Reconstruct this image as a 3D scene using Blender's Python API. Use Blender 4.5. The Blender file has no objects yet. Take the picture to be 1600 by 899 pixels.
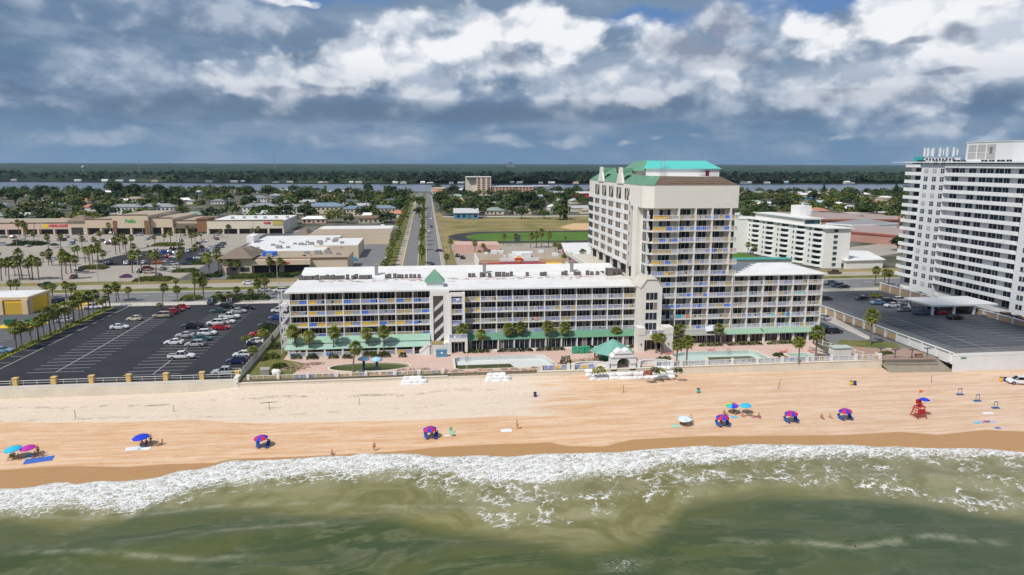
import bpy, bmesh, math, random
from mathutils import Vector, noise as MN
from mathutils.geometry import tessellate_polygon
rnd = random.Random(7)
S = bpy.context.scene
R = math.radians
# ------------------------------------------------------------------ camera
F = 1080.; CX, CY = 800., 449.5; H = 46.
PIT = math.atan((CY-254)/F); YAW = math.atan((CX-666)/F)
cam = bpy.data.cameras.new('camera'); camo = bpy.data.objects.new('camera', cam)
S.collection.objects.link(camo); S.camera = camo
camo.location = (0, 0, H); 
from mathutils import Matrix
camo.rotation_euler = (Matrix.Rotation(-YAW, 3, 'Z') @ Matrix.Rotation(R(90)-PIT, 3, 'X') @ Matrix.Rotation(R(.16), 3, 'Z')).to_euler()
cam.sensor_width = 36; cam.lens = 36*F/1600; cam.clip_start = 1; cam.clip_end = 30000
_f = Vector((math.sin(YAW)*math.cos(PIT), math.cos(YAW)*math.cos(PIT), -math.sin(PIT)))
_r = Vector((math.cos(YAW), -math.sin(YAW), 0)); _u = _r.cross(_f)
ROLL = R(.16); _r, _u = _r*math.cos(ROLL)+_u*math.sin(ROLL), _u*math.cos(ROLL)-_r*math.sin(ROLL)
def ray(x, y): return _f+_r*((x-CX)/F)+_u*((CY-y)/F)
def G(x, y, z=0.):                      # survey helper: where a sight line meets the ground
    d = ray(x, y); t = (z-H)/d.z; return (d.x*t, d.y*t)
def PJ(X, Y, Z):
    v = Vector((X, Y, Z-H)); c = v.dot(_f)
    if c < 1: return (-999, -999)
    return (CX+F*v.dot(_r)/c, CY-F*v.dot(_u)/c)
def HT(x, y, px, z=0.):                 # real height of something px tall standing there
    g = G(x, y, z); lo, hi = 0, 60
    for _ in range(30):
        m = (lo+hi)/2
        if y-PJ(g[0], g[1], z+m)[1] < px: lo = m
        else: hi = m
    return lo
# ------------------------------------------------------------------ exposure
S.view_settings.view_transform = 'Standard'; S.view_settings.look = 'None'
S.view_settings.exposure = 0.0; S.view_settings.gamma = 1
S.render.engine = 'CYCLES'
# ------------------------------------------------------------------ sun
SUN_EL = R(52); SUN_DIR = Vector((-0.76, -0.65, 0)).normalized()
SUN_DIR = Vector((SUN_DIR.x*math.cos(SUN_EL), SUN_DIR.y*math.cos(SUN_EL), math.sin(SUN_EL)))
sl = bpy.data.lights.new('sun', 'SUN'); sl.energy = 4.0; sl.angle = R(0.55); sl.color = (1, 0.955, 0.89)
so = bpy.data.objects.new('sun', sl); S.collection.objects.link(so)
so.rotation_euler = SUN_DIR.to_track_quat('Z', 'Y').to_euler()
# ------------------------------------------------------------------ node expression helper
class N:
    def __init__(s, nt, sock): s.nt = nt; s.s = sock
    def _m(a, op, b=None, c=None):
        n = a.nt.nodes.new('ShaderNodeMath'); n.operation = op
        for i, v in enumerate((a, b, c)):
            if v is None: continue
            if isinstance(v, N): a.nt.links.new(v.s, n.inputs[i])
            else: n.inputs[i].default_value = v
        return N(a.nt, n.outputs[0])
    def __add__(a, b): return a._m('ADD', b)
    __radd__ = __add__
    def __sub__(a, b): return a._m('SUBTRACT', b)
    def __rsub__(a, b): return (a*-1)._m('ADD', b)
    def __mul__(a, b): return a._m('MULTIPLY', b)
    __rmul__ = __mul__
    def __truediv__(a, b): return a._m('DIVIDE', b)
    def pw(a, b): return a._m('POWER', b)
    def mx(a, b): return a._m('MAXIMUM', b)
    def mn(a, b): return a._m('MINIMUM', b)
    def clamp(a): 
        n = a.nt.nodes.new('ShaderNodeClamp'); a.nt.links.new(a.s, n.inputs[0]); return N(a.nt, n.outputs[0])
    def ss(a, lo, hi, t0=0., t1=1.):
        n = a.nt.nodes.new('ShaderNodeMapRange'); n.interpolation_type = 'SMOOTHSTEP'
        a.nt.links.new(a.s, n.inputs[0]); n.inputs[1].default_value = lo; n.inputs[2].default_value = hi
        n.inputs[3].default_value = t0; n.inputs[4].default_value = t1
        return N(a.nt, n.outputs[0])
def comb(nt, x, y, z):
    n = nt.nodes.new('ShaderNodeCombineXYZ')
    for i, v in enumerate((x, y, z)):
        if isinstance(v, N): nt.links.new(v.s, n.inputs[i])
        else: n.inputs[i].default_value = v
    return N(nt, n.outputs[0])
def noise(nt, vec, scale, detail=4, rough=.55, dist=0., dim='3D'):
    n = nt.nodes.new('ShaderNodeTexNoise'); n.noise_dimensions = dim; n.inputs['Scale'].default_value = scale
    n.inputs['Detail'].default_value = detail; n.inputs['Roughness'].default_value = rough; n.inputs['Distortion'].default_value = dist
    if vec is not None: nt.links.new(vec.s, n.inputs['Vector'])
    return N(nt, n.outputs[0])
def voro(nt, vec, scale, detail=0., feat='SMOOTH_F1', sm=.6, dim='3D'):
    n = nt.nodes.new('ShaderNodeTexVoronoi'); n.voronoi_dimensions = dim; n.feature = feat; n.inputs['Scale'].default_value = scale
    if 'Detail' in n.inputs: n.inputs['Detail'].default_value = detail
    if feat == 'SMOOTH_F1': n.inputs['Smoothness'].default_value = sm
    if vec is not None: nt.links.new(vec.s, n.inputs['Vector'])
    return N(nt, n.outputs['Distance'])
def mixc(nt, f, a, b):
    n = nt.nodes.new('ShaderNodeMix'); n.data_type = 'RGBA'
    for v, i in ((f, 0), (a, 6), (b, 7)):
        if isinstance(v, N): nt.links.new(v.s, n.inputs[i])
        elif i == 0: n.inputs[0].default_value = v
        else: n.inputs[i].default_value = (*v, 1)
    return N(nt, n.outputs[2])
# ------------------------------------------------------------------ sky
W = bpy.data.worlds.new('World'); S.world = W; W.use_nodes = True
def sky():
    nt = W.node_tree; nt.nodes.clear()
    out = nt.nodes.new('ShaderNodeOutputWorld'); bg = nt.nodes.new('ShaderNodeBackground')
    nt.links.new(bg.outputs[0], out.inputs[0]); K = .10; bg.inputs[1].default_value = K
    sk = nt.nodes.new('ShaderNodeTexSky'); sk.sky_type = 'NISHITA'; sk.sun_disc = False
    sk.sun_elevation = SUN_EL; sk.sun_rotation = math.atan2(SUN_DIR.x, SUN_DIR.y)
    nish = N(nt, sk.outputs[0])
    tc = nt.nodes.new('ShaderNodeTexCoord'); sp = nt.nodes.new('ShaderNodeSeparateXYZ')
    nt.links.new(tc.outputs['Generated'], sp.inputs[0])
    x, y, z = (N(nt, sp.outputs[i]) for i in range(3))
    az = x._m('ARCTAN2', y); el = z._m('ARCSINE')
    def uv(px, py):
        d = ray(px, py).normalized(); return math.atan2(d.x, d.y), math.asin(d.z)
    # bumps wander around the outlines of everything below
    p0 = comb(nt, az*1.0, el*1.35, 0.3)
    wx = noise(nt, p0, 9, 3, dim='2D')-.5; wy = noise(nt, comb(nt, az+5.3, el*1.35, 0), 9, 3, dim='2D')-.5
    # ragged domain
    U = az+wx*.06; V = el+wy*.035
    def lump(du, dv):
        p = comb(nt, az+du+wx*.02, (el+dv)*1.45+wy*.02, 1.7)
        b = (1-voro(nt, p, 9, 4.0, sm=.9, dim='2D')*1.3)
        q = noise(nt, p, 13, 10, .6, dim='2D')
        return b*.74+q*.38
    h0 = lump(0, 0); h1 = lump(.008, -.016)
    relief = (h0-h1)*.50+(h0-.45)*.10+(noise(nt, comb(nt, az, el*1.7, 0), 9, 7, .58, .3, '2D')-.5)*.16
    def blob(px, py, wpx, hpx, base=None):
        u0, v0 = uv(px, py); su = wpx/F*.9; sv = hpx/F*.95
        a = (U-u0)/su; b = (V-v0)/sv
        return (1-(a*a+b*b)._m('SQRT'))
    def union(bl):
        r = bl[0]
        for b in bl[1:]: r = r.mx(b)
        return r
    # overcast sheet: slate, banded towards the horizon
    st = noise(nt, comb(nt, az*1.2, el*6.0, 8.1), 3.4, 8, .58, .12, '2D')
    st2 = noise(nt, comb(nt, az*.9, el*2.6, 2.2), 5.5, 8, .58, .12, '2D')
    hz = el.ss(R(-.5), R(5.5))
    low = mixc(nt, hz, (.165, .28, .435), (.13, .215, .345))
    grey = mixc(nt, st2.ss(.42, .68), low, (.28, .365, .49))
    dark = mixc(nt, (st.ss(.46, .60)*el.ss(R(2.0), R(4.5))*.85), grey, (.125, .195, .30))
    leftk = az.ss(R(-32), R(-2))
    dark = mixc(nt, leftk*el.ss(R(5), R(11))*.35, dark, (.32, .42, .56))
    # dark flat base line under the big cumulus
    u0, v0 = uv(760, 176)
    bl = (1-((el-v0-wy*.012)/R(1.0))*((el-v0-wy*.012)/R(1.0))).mx(0)*az.ss(R(-30), R(-8))*az.ss(R(30), R(8))
    dark = mixc(nt, bl*.75, dark, (.12, .19, .29))
    # blue gap at top
    gap = union([blob(500, -10, 170, 38), blob(1270, 5, 190, 36), blob(1000, 30, 130, 30)])
    dark = mixc(nt, (gap+(h0-.45)*.8).ss(-.05, .45)*.8, dark, (.11, .24, .52))
    # soft mid-grey cumulus
    soft = union([blob(190, 120, 190, 70), blob(90, 160, 150, 34), blob(640, 150, 330, 42), blob(1000, 105, 320, 75), blob(1320, 130, 330, 70), blob(1500, 200, 260, 26), blob(300, 20, 300, 50), blob(1130, 60, 150, 70), blob(240, 95, 90, 26), blob(195, 40, 50, 16), blob(700, 140, 420, 40), blob(1250, 160, 350, 30)])
    sm = (soft*1.0+(h0-.45)*1.6).ss(-.35, .75)
    shade = (relief*5+.5).clamp()
    sc = mixc(nt, shade, (.23, .31, .44), (.52, .59, .70))
    col = mixc(nt, sm*.80, dark, sc)
    wide = union([blob(700, 95, 400, 80), blob(960, 110, 260, 62), blob(1440, 95, 330, 95)])
    wm = (wide*1.6+(h0-.45)*1.2+(st2-.5)*1.2).ss(-.15, .9)
    wc = mixc(nt, (relief*5+.5+(st2-.5)*1.6).clamp(), (.33, .40, .51), (.62, .68, .77))
    col = mixc(nt, wm*.88, col, wc)
    # bright sunlit cumulus
    br = union([blob(430, 118, 95, 52), blob(545, 88, 120, 58), blob(690, 88, 140, 42), blob(790, 42, 130, 52), blob(900, 70, 150, 50), blob(1010, 130, 60, 38),
                blob(1290, 60, 75, 50), blob(1400, 45, 150, 62), blob(1540, 60, 150, 90), blob(1420, 105, 190, 40), blob(1140, 128, 60, 18),
                 blob(560, 112, 235, 48), blob(790, 105, 270, 50), blob(960, 120, 120, 40), blob(455, 3, 60, 10), blob(880, 45, 170, 30)])
    bm = (br*1.5+(h0-.45)*2.0).ss(-.34, .42)
    hi = el.ss(R(4.6), R(8.5))
    bs = ((relief*6+.74)+(br-.3)*.40).clamp()
    bc = mixc(nt, bs, mixc(nt, hi, (.34, .42, .54), (.60, .66, .75)), mixc(nt, hi, (.66, .70, .77), (.95, .96, .98)))
    col = mixc(nt, bm*.95, col, bc)
    # grey clouds drifting in front
    fr = union([blob(800, 92, 82, 32), blob(1060, 72, 85, 26), blob(1150, 90, 120, 24), blob(1130, 35, 60, 36), blob(1505, 52, 34, 16), blob(1420, 66, 60, 8), blob(480, 145, 130, 13), blob(1480, 110, 60, 9), blob(1340, 150, 150, 14)])
    fm = (fr*1.5+(h0-.45)*1.3).ss(-.1, .6)
    fc = mixc(nt, (relief*5+.45).clamp(), (.27, .32, .42), (.60, .64, .71))
    col = mixc(nt, fm*.9, col, fc)
    col = mixc(nt, bl*.62, col, (.13, .20, .30))
    # small fair-weather puffs near the horizon
    lo = union([blob(1022, 211, 28, 7), blob(1078, 206, 23, 6), blob(880, 218, 70, 12), blob(800, 222, 60, 11), blob(640, 218, 90, 13), blob(160, 215, 90, 15), blob(40, 208, 80, 17), blob(480, 222, 60, 13), blob(985, 228, 26, 6), blob(1300, 212, 130, 8), blob(1480, 208, 150, 9)])
    lm = (lo*1.3+(h0-.45)*1.3).ss(-.2, .8)
    lc = mixc(nt, (relief*5+.5).clamp(), (.22, .31, .43), (.56, .62, .70))
    col = mixc(nt, lm*.62, col, lc)
    col = mixc(nt, el.ss(R(14), R(30))*.55, col, (.55, .62, .74))          # overhead: broken bright cloud
    sc2 = nt.nodes.new('ShaderNodeVectorMath'); sc2.operation = 'SCALE'; sc2.inputs[3].default_value = 1/K
    nt.links.new(col.s, sc2.inputs[0])
    # clear sky high up and behind, clouds elsewhere
    clr = el.ss(R(20), R(48))*noise(nt, comb(nt, x*1.0, y*1.0, z), 3.0, 5).ss(.42, .58)*.75
    fin = mixc(nt, clr, N(nt, sc2.outputs[0]), nish)
    nt.links.new(fin.s, bg.inputs[0])
    W.cycles.sampling_method = 'MANUAL'; W.cycles.sample_map_resolution = 512
sky()
# ------------------------------------------------------------------ materials
MATS = {}
def newmat(name):
    m = bpy.data.materials.new(name); m.use_nodes = True; nt = m.node_tree
    b = nt.nodes['Principled BSDF']; return m, nt, b
def geo(nt): 
    n = nt.nodes.new('ShaderNodeNewGeometry'); return N(nt, n.outputs['Position'])
def M(name, col=None, rough=.7, var=.25, sc=.6, rv=0., bump=0., metal=0., spec=.4, det=5, stretch=None, sc2=None, alpha=None):
    if name in MATS: return MATS[name]
    m, nt, b = newmat(name)
    p = geo(nt)
    if stretch:
        mp = nt.nodes.new('ShaderNodeMapping'); mp.inputs['Scale'].default_value = stretch; nt.links.new(p.s, mp.inputs[0]); p = N(nt, mp.outputs[0])
    n = noise(nt, p, sc, det, .6)
    k = (n-.5)*2*var+1
    if sc2: k = k*((noise(nt, p, sc2, 3)-.5)*var*1.4+1)
    if rv:
        oi = nt.nodes.new('ShaderNodeObjectInfo'); k = k*((N(nt, oi.outputs['Random'])-.5)*2*rv+1)
    vm = nt.nodes.new('ShaderNodeVectorMath'); vm.operation = 'SCALE'; vm.inputs[0].default_value = col
    nt.links.new(k.s, vm.inputs[3]); nt.links.new(vm.outputs[0], b.inputs['Base Color'])
    b.inputs['Roughness'].default_value = rough; b.inputs['Metallic'].default_value = metal
    b.inputs['Specular IOR Level'].default_value = spec
    if bump:
        bp = nt.nodes.new('ShaderNodeBump'); bp.inputs['Strength'].default_value = bump; nt.links.new(n.s, bp.inputs['Height']); nt.links.new(bp.outputs[0], b.inputs['Normal'])
    MATS[name] = m; return m
# ------------------------------------------------------------------ mesh builder
class MB:
    def __init__(s): s.v = []; s.f = []; s.m = []; s.sm = False
    def face(s, pts, mi=0):
        n = len(s.v); s.v += [tuple(p) for p in pts]; s.f.append(tuple(range(n, n+len(pts)))); s.m.append(mi); return s
    def box(s, x0, x1, y0, y1, z0, z1, mi=0):
        n = len(s.v); s.v += [(x, y, z) for z in (z0, z1) for y in (y0, y1) for x in (x0, x1)]
        for q in ((0, 2, 3, 1), (4, 5, 7, 6), (0, 1, 5, 4), (2, 6, 7, 3), (0, 4, 6, 2), (1, 3, 7, 5)):
            s.f.append(tuple(n+i for i in q)); s.m.append(mi)
        return s
    def prism(s, poly, z0, z1, mi=0, mtop=None, top=None):
        # poly counter-clockwise list of xy; top optionally a smaller poly
        n = len(s.v); k = len(poly); tp = top or poly
        s.v += [(x, y, z0) for x, y in poly]+[(x, y, z1) for x, y in tp]
        s.f.append(tuple(n+k+i for i in range(k))); s.m.append(mi if mtop is None else mtop)
        s.f.append(tuple(n+k-1-i for i in range(k))); s.m.append(mi)
        for i in range(k):
            j = (i+1) % k; s.f.append((n+i, n+j, n+k+j, n+k+i)); s.m.append(mi)
        return s
    def tube(s, p0, p1, r0, r1=None, n=6, mi=0, caps=True):
        r1 = r0 if r1 is None else r1; p0 = Vector(p0); p1 = Vector(p1); d = (p1-p0)
        if d.length < 1e-6: return s
        d.normalize(); a = d.orthogonal().normalized(); b = d.cross(a); k = len(s.v)
        for p, r in ((p0, r0), (p1, r1)):
            for i in range(n):
                t = 2*math.pi*i/n; s.v.append(tuple(p+a*math.cos(t)*r+b*math.sin(t)*r))
        for i in range(n):
            j = (i+1) % n; s.f.append((k+i, k+j, k+n+j, k+n+i)); s.m.append(mi)
        if caps: s.f.append(tuple(k+n-1-i for i in range(n))); s.m.append(mi); s.f.append(tuple(k+n+i for i in range(n))); s.m.append(mi)
        return s
    def lathe(s, prof, n=12, mi=0, o=(0, 0, 0)):
        k = len(s.v)
        for r, z in prof:
            for i in range(n):
                t = 2*math.pi*i/n; s.v.append((o[0]+r*math.cos(t), o[1]+r*math.sin(t), o[2]+z))
        for j in range(len(prof)-1):
            for i in range(n):
                i2 = (i+1) % n; s.f.append((k+j*n+i, k+j*n+i2, k+(j+1)*n+i2, k+(j+1)*n+i)); s.m.append(mi)
        return s
    def blob(s, c, r, seed=0, sub=2, amp=.25, fr=1., mi=0, sq=(1, 1, 1)):
        bm = bmesh.new(); bmesh.ops.create_icosphere(bm, subdivisions=sub, radius=1); k = len(s.v)
        for v in bm.verts:
            q = v.co*fr+Vector((seed*3.1, seed*1.7, seed)); d = 1+amp*MN.noise(q)*2
            s.v.append((c[0]+v.co.x*r*d*sq[0], c[1]+v.co.y*r*d*sq[1], c[2]+v.co.z*r*d*sq[2]))
        for f in bm.faces: s.f.append(tuple(k+v.index for v in f.verts)); s.m.append(mi)
        bm.free(); return s
    def build(s, name, mats, parent=None, kind=None, smooth=False, at=None):
        me = bpy.data.meshes.new(name)
        o = parent.get('_o', None) if parent else None
        off = Vector(o) if o else (Vector(at) if at else Vector((0, 0, 0)))
        me.from_pydata([(a-off.x, b-off.y, c-off.z) for a, b, c in s.v], [], s.f)
        if not isinstance(mats, (list, tuple)): mats = [mats]
        for m in mats: me.materials.append(m)
        if len(mats) > 1: me.polygons.foreach_set('material_index', s.m)
        if smooth: me.polygons.foreach_set('use_smooth', [True]*len(s.f))
        me.update()
        ob = bpy.data.objects.new(name, me); S.collection.objects.link(ob)
        if parent: ob.parent = parent
        elif at: ob.location = at
        if kind: ob['kind'] = kind
        return ob
def tag(o, label=None, cat=None, group=None, kind=None):
    if label: o['label'] = label
    if cat: o['category'] = cat
    if group: o['group'] = group
    if kind: o['kind'] = kind
    return o
def thing(name, label, cat, loc=(0, 0, 0), rz=0., group=None, world=False):
    o = bpy.data.objects.new(name, None); S.collection.objects.link(o); o.location = loc; o.rotation_euler.z = rz
    o.empty_display_size = .3
    if world: o['_o'] = tuple(loc)
    return tag(o, label, cat, group)
def dup(root, loc, rz=0., sc=None, label=None, group=None, rx=0.):
    def cp(o, par):
        c = o.copy(); S.collection.objects.link(c)
        if par: c.parent = par
        for ch in KIDS.get(o.name, ()): cp(ch, c)
        return c
    r = cp(root, None); r.location = loc; r.rotation_euler = (rx, 0, rz)
    if sc: r.scale = (sc, sc, sc) if isinstance(sc, (int, float)) else sc
    if label: r['label'] = label
    if group: r['group'] = group
    return r
KIDS = {}
PROTOS = []
def proto(root):                                   # remember the children for quick copying
    def walk(o):
        KIDS[o.name] = list(o.children)
        for c in o.children: walk(c)
    bpy.context.view_layer.update(); walk(root); PROTOS.append(root); root['_used'] = 0; return root
def put(root, loc, rz=0., sc=None, label=None, group=None, rx=0.):
    # the first placement moves the original itself, later ones copy it
    if not root['_used']:
        root['_used'] = 1; root['_src'] = 1
        r = dup(root, loc, rz, sc, label, group, rx)
    else: r = dup(root, loc, rz, sc, label, group, rx)
    for k in ('_used', '_src'):
        if k in r: del r[k]
    return r
def sheet(name, outer, z, mat, holes=(), kind='structure', zf=None):
    polys = [[Vector((x, y, 0)) for x, y in outer]]+[[Vector((x, y, 0)) for x, y in h] for h in holes]
    tr = tessellate_polygon(polys); flat = [p for q in polys for p in q]; m = MB()
    m.v = [(p.x, p.y, zf(p.x, p.y) if zf else z) for p in flat]
    for t in tr:
        a, b, c = (flat[i] for i in t)
        m.f.append(tuple(t) if (b-a).cross(c-a).z > 0 else (t[0], t[2], t[1])); m.m.append(0)
    return m.build(name, mat, kind=kind)
def GP(*pts, z=0.): return [G(x, y, z) for x, y in pts]
def interp(tab, x):
    if x <= tab[0][0]: 
        (a, b), (c, d) = tab[0], tab[1]; return b
    for (a, b), (c, d) in zip(tab, tab[1:]):
        if x <= c: return b+(d-b)*(x-a)/(c-a)
    return tab[-1][1]
def sstep(a, b, x):
    t = max(0, min(1, (x-a)/(b-a))); return t*t*(3-2*t)
# ================================================================== SETTING
SHORE_PX = [(0,760),(27,760),(53,757.5),(80,752),(107,749.5),(120,753.5),(160,748),(187,748),(214,745.5),(240,743),(267,737.5),(286,732.7),(307,732.7),(339,724),(360,716.9),(401,716),(454,715),(485,712.5),(516,709),(547,711),(566,706),(597,707),(632,706),(660,708),(676,712.5),(704,711.6),(747,708),(797,709.5),(843,707),(901,705),(968,704),(997,700),(1037,698),(1069,696.5),(1101,694),(1127,695.7),(1164,691),(1205,693),(1240,692),(1268,693.8),(1328,692.7),(1370,696.5),(1404,695.7),(1441,698.7),(1509,697.6),(1547,700),(1600,705)]
WET_PX = [(0,735),(107,728),(200,729),(267,724),(334,721.5),(360,715),(480,711),(620,703),(704,697),(767,694),(860,690.5),(887,696),(945,696),(988,686),(1089,681),(1200,680),(1313,679),(1407,675),(1464,679),(1539,673),(1600,675)]
DRY_PX = [(0,662),(107,663),(200,661),(300,658),(400,661),(480,659),(610,656),(760,652),(860,651),(980,640),(1100,628),(1600,600)]
DENSE_PX = [(0,800),(35,803),(67,796),(107,791),(205,804),(240,790),(280,773.5),(334,758),(407,753),(454,747),(500,741),(532,745),(572,744),(610,735),(657,737),(704,741),(735,754),(797,755),(858,757),(887,749),(945,740),(1002,742),(1031,726),(1089,726),(1147,720),(1240,717),(1350,712),(1464,712),(1600,716)]
LACE_PX = [(0,818),(100,814),(240,805),(330,778),(400,770),(480,760),(560,755),(640,755),(700,790),(780,830),(860,828),(950,815),(1020,792),(1100,786),(1200,762),(1300,772),(1400,780),(1480,795),(1540,806),(1600,800)]
DEEP_PX = [(0,812),(100,830),(190,815),(240,790),(420,800),(620,812),(700,830),(900,862),(1000,850),(1080,790),(1200,775),(1400,782),(1540,806),(1600,815)]
def curve(px, z=-4.):
    t = sorted(G(x, y, z) for x, y in px)
    # keep going beyond the frame with gentle wiggles
    return [(t[0][0]-400, t[0][1]-9), (t[0][0]-60, t[0][1]-2)]+t+[(t[-1][0]+60, t[-1][1]-1), (t[-1][0]+400, t[-1][1]-2)]
SHORE, WETC, DRYC, DENSE, LACE, DEEP = (curve(c, z) for c, z in ((SHORE_PX, -4), (WET_PX, -3.7), (DRY_PX, -3), (DENSE_PX, -4), (LACE_PX, -4), (DEEP_PX, -4)))
def axis(fine0, fine1, step, far0, far1):
    a = []; x = fine0
    while x <= fine1+1e-6: a.append(x); x += step
    s = step; x = fine0
    while x > far0: s *= 1.35; x -= s; a.insert(0, max(x, far0))
    s = step; x = a[-1]
    while x < far1: s *= 1.35; x += s; a.append(min(x, far1))
    return a
def grid(name, xs, ys, zf, attrs, mat):
    m = MB(); nx = len(xs); at = {k: [] for k in attrs}
    for y in ys:
        for x in xs:
            m.v.append((x, y, zf(x, y)))
            for k, f in attrs.items(): at[k].append(f(x, y))
    for j in range(len(ys)-1):
        for i in range(nx-1):
            a = j*nx+i; m.f.append((a, a+1, a+nx+1, a+nx)); m.m.append(0)
    o = m.build(name, mat, kind='structure', smooth=True)
    for k, v in at.items():
        A = o.data.attributes.new(k, 'FLOAT', 'POINT'); A.data.foreach_set('value', v)
    return o
def attr(nt, name):
    n = nt.nodes.new('ShaderNodeAttribute'); n.attribute_name = name; return N(nt, n.outputs['Fac'])
def beach_z(x, y):
    s = interp(SHORE, x); t = (y-s)/(147.2-s)
    return -4.0+2.0*max(-1, min(1, t))+.95*(1-sstep(1.0, 9, 147.3-y))*sstep(-52, -36, x)*(1-sstep(40, 62, x))+.05*MN.noise(Vector((x*.09, y*.16, 0)))+.018*MN.noise(Vector((x*.7, y*.9, 3)))
def sand_mat():
    m, nt, b = newmat('sand'); p = geo(nt)
    wet = attr(nt, 'wet'); dry = attr(nt, 'dry'); right = attr(nt, 'right')
    mp = nt.nodes.new('ShaderNodeMapping'); mp.inputs['Scale'].default_value = (.06, .75, 1); nt.links.new(p.s, mp.inputs[0]); q = N(nt, mp.outputs[0])
    st = noise(nt, q, 1.0, 8, .66, .7)                       # long raked streaks and tyre tracks
    st2 = noise(nt, q, 4.0, 6, .65, .3)
    fine = noise(nt, p, 3.5, 6, .7); big = noise(nt, p, .06, 4)
    c_dry = mixc(nt, fine.ss(.35, .7), (.60, .495, .39), (.74, .635, .525))
    c_or = mixc(nt, (st*.62+st2*.40+(fine-.5)*.3).ss(.42, .60), (.57, .335, .18), (.68, .49, .335))
    c_or = mixc(nt, right*.72, c_or, mixc(nt, (st*.52+st2*.45+(fine-.5)*.3).ss(.40, .58), (.53, .375, .26), (.65, .50, .39)))
    d2 = (dry+(st-.5)*.6+(big-.5)*.3).ss(.30, .62)
    c = mixc(nt, d2, c_or, c_dry)
    # seaweed lines on the dry sand
    wn = noise(nt, q, 2.4, 8, .7, 1.2); wl = attr(nt, 'wrack')
    wk = (wl*(noise(nt, p, .30, 5, .65).ss(.44, .60))*(fine.ss(.44, .56)))*1.4
    # tyre tracks along the beach and trodden patches
    mt = nt.nodes.new('ShaderNodeMapping'); mt.inputs['Scale'].default_value = (.012, 1.9, 1); nt.links.new(p.s, mt.inputs[0]); tk = noise(nt, N(nt, mt.outputs[0]), 1.0, 3, .6, .35)
    tl = (1-((tk-.52)*26)._m('ABSOLUTE')).mx(0).mx((1-((tk-.44)*30)._m('ABSOLUTE')).mx(0))
    fp = (noise(nt, p, 1.3, 5, .75).ss(.52, .66))*(noise(nt, p, .08, 3).ss(.42, .6))
    c = mixc(nt, (tl*.22+fp*.30).clamp(), c, (.40, .28, .18))
    c = mixc(nt, wk.clamp()*.9, c, (.09, .075, .055))
    w = (wet+(st-.5)*.35+(noise(nt, p, .16, 3)-.5)*.25).ss(.30, .62)
    c = mixc(nt, w, c, mixc(nt, st2, (.36, .19, .07), (.43, .265, .13)))
    nt.links.new(c.s, b.inputs['Base Color'])
    r = (w*-.42+.93); nt.links.new(r.s, b.inputs['Roughness']); b.inputs['Specular IOR Level'].default_value = .28
    bp = nt.nodes.new('ShaderNodeBump'); bp.inputs['Strength'].default_value = .5; bp.inputs['Distance'].default_value = .12
    hh = (fine*.8+st2*.7)*(1-w*.9); nt.links.new(hh.s, bp.inputs['Height']); nt.links.new(bp.outputs[0], b.inputs['Normal'])
    return m
def bell(d, w): return math.exp(-(d/w)**2)
def wrack(x, y):
    if x > 25: return 0
    a = y-(141.3+.5*math.sin(x*.13)+.4*math.sin(x*.37)); b = y-(134.6+.9*math.sin(x*.06)+.3*math.sin(x*.5))
    k = 1-sstep(-20, 20, x)*.7
    return (bell(a, .35)+bell(b, .25)*.8)*k
xs = axis(-112, 152, .62, -700, 900); ys = [96+.5*i for i in range(103)]+[147.4]
grid('beach_sand', xs, ys, beach_z, {
    'wet': lambda x, y: 1-sstep(-1.0, 1.0, (y-interp(WETC, x))/1.0)*1.0,
    'dry': lambda x, y: sstep(-1.6, 1.6, y-interp(DRYC, x))*(1-.80*sstep(-12, 50, x)),
    'right': lambda x, y: sstep(15, 95, x), 'wrack': wrack}, sand_mat())
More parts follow.
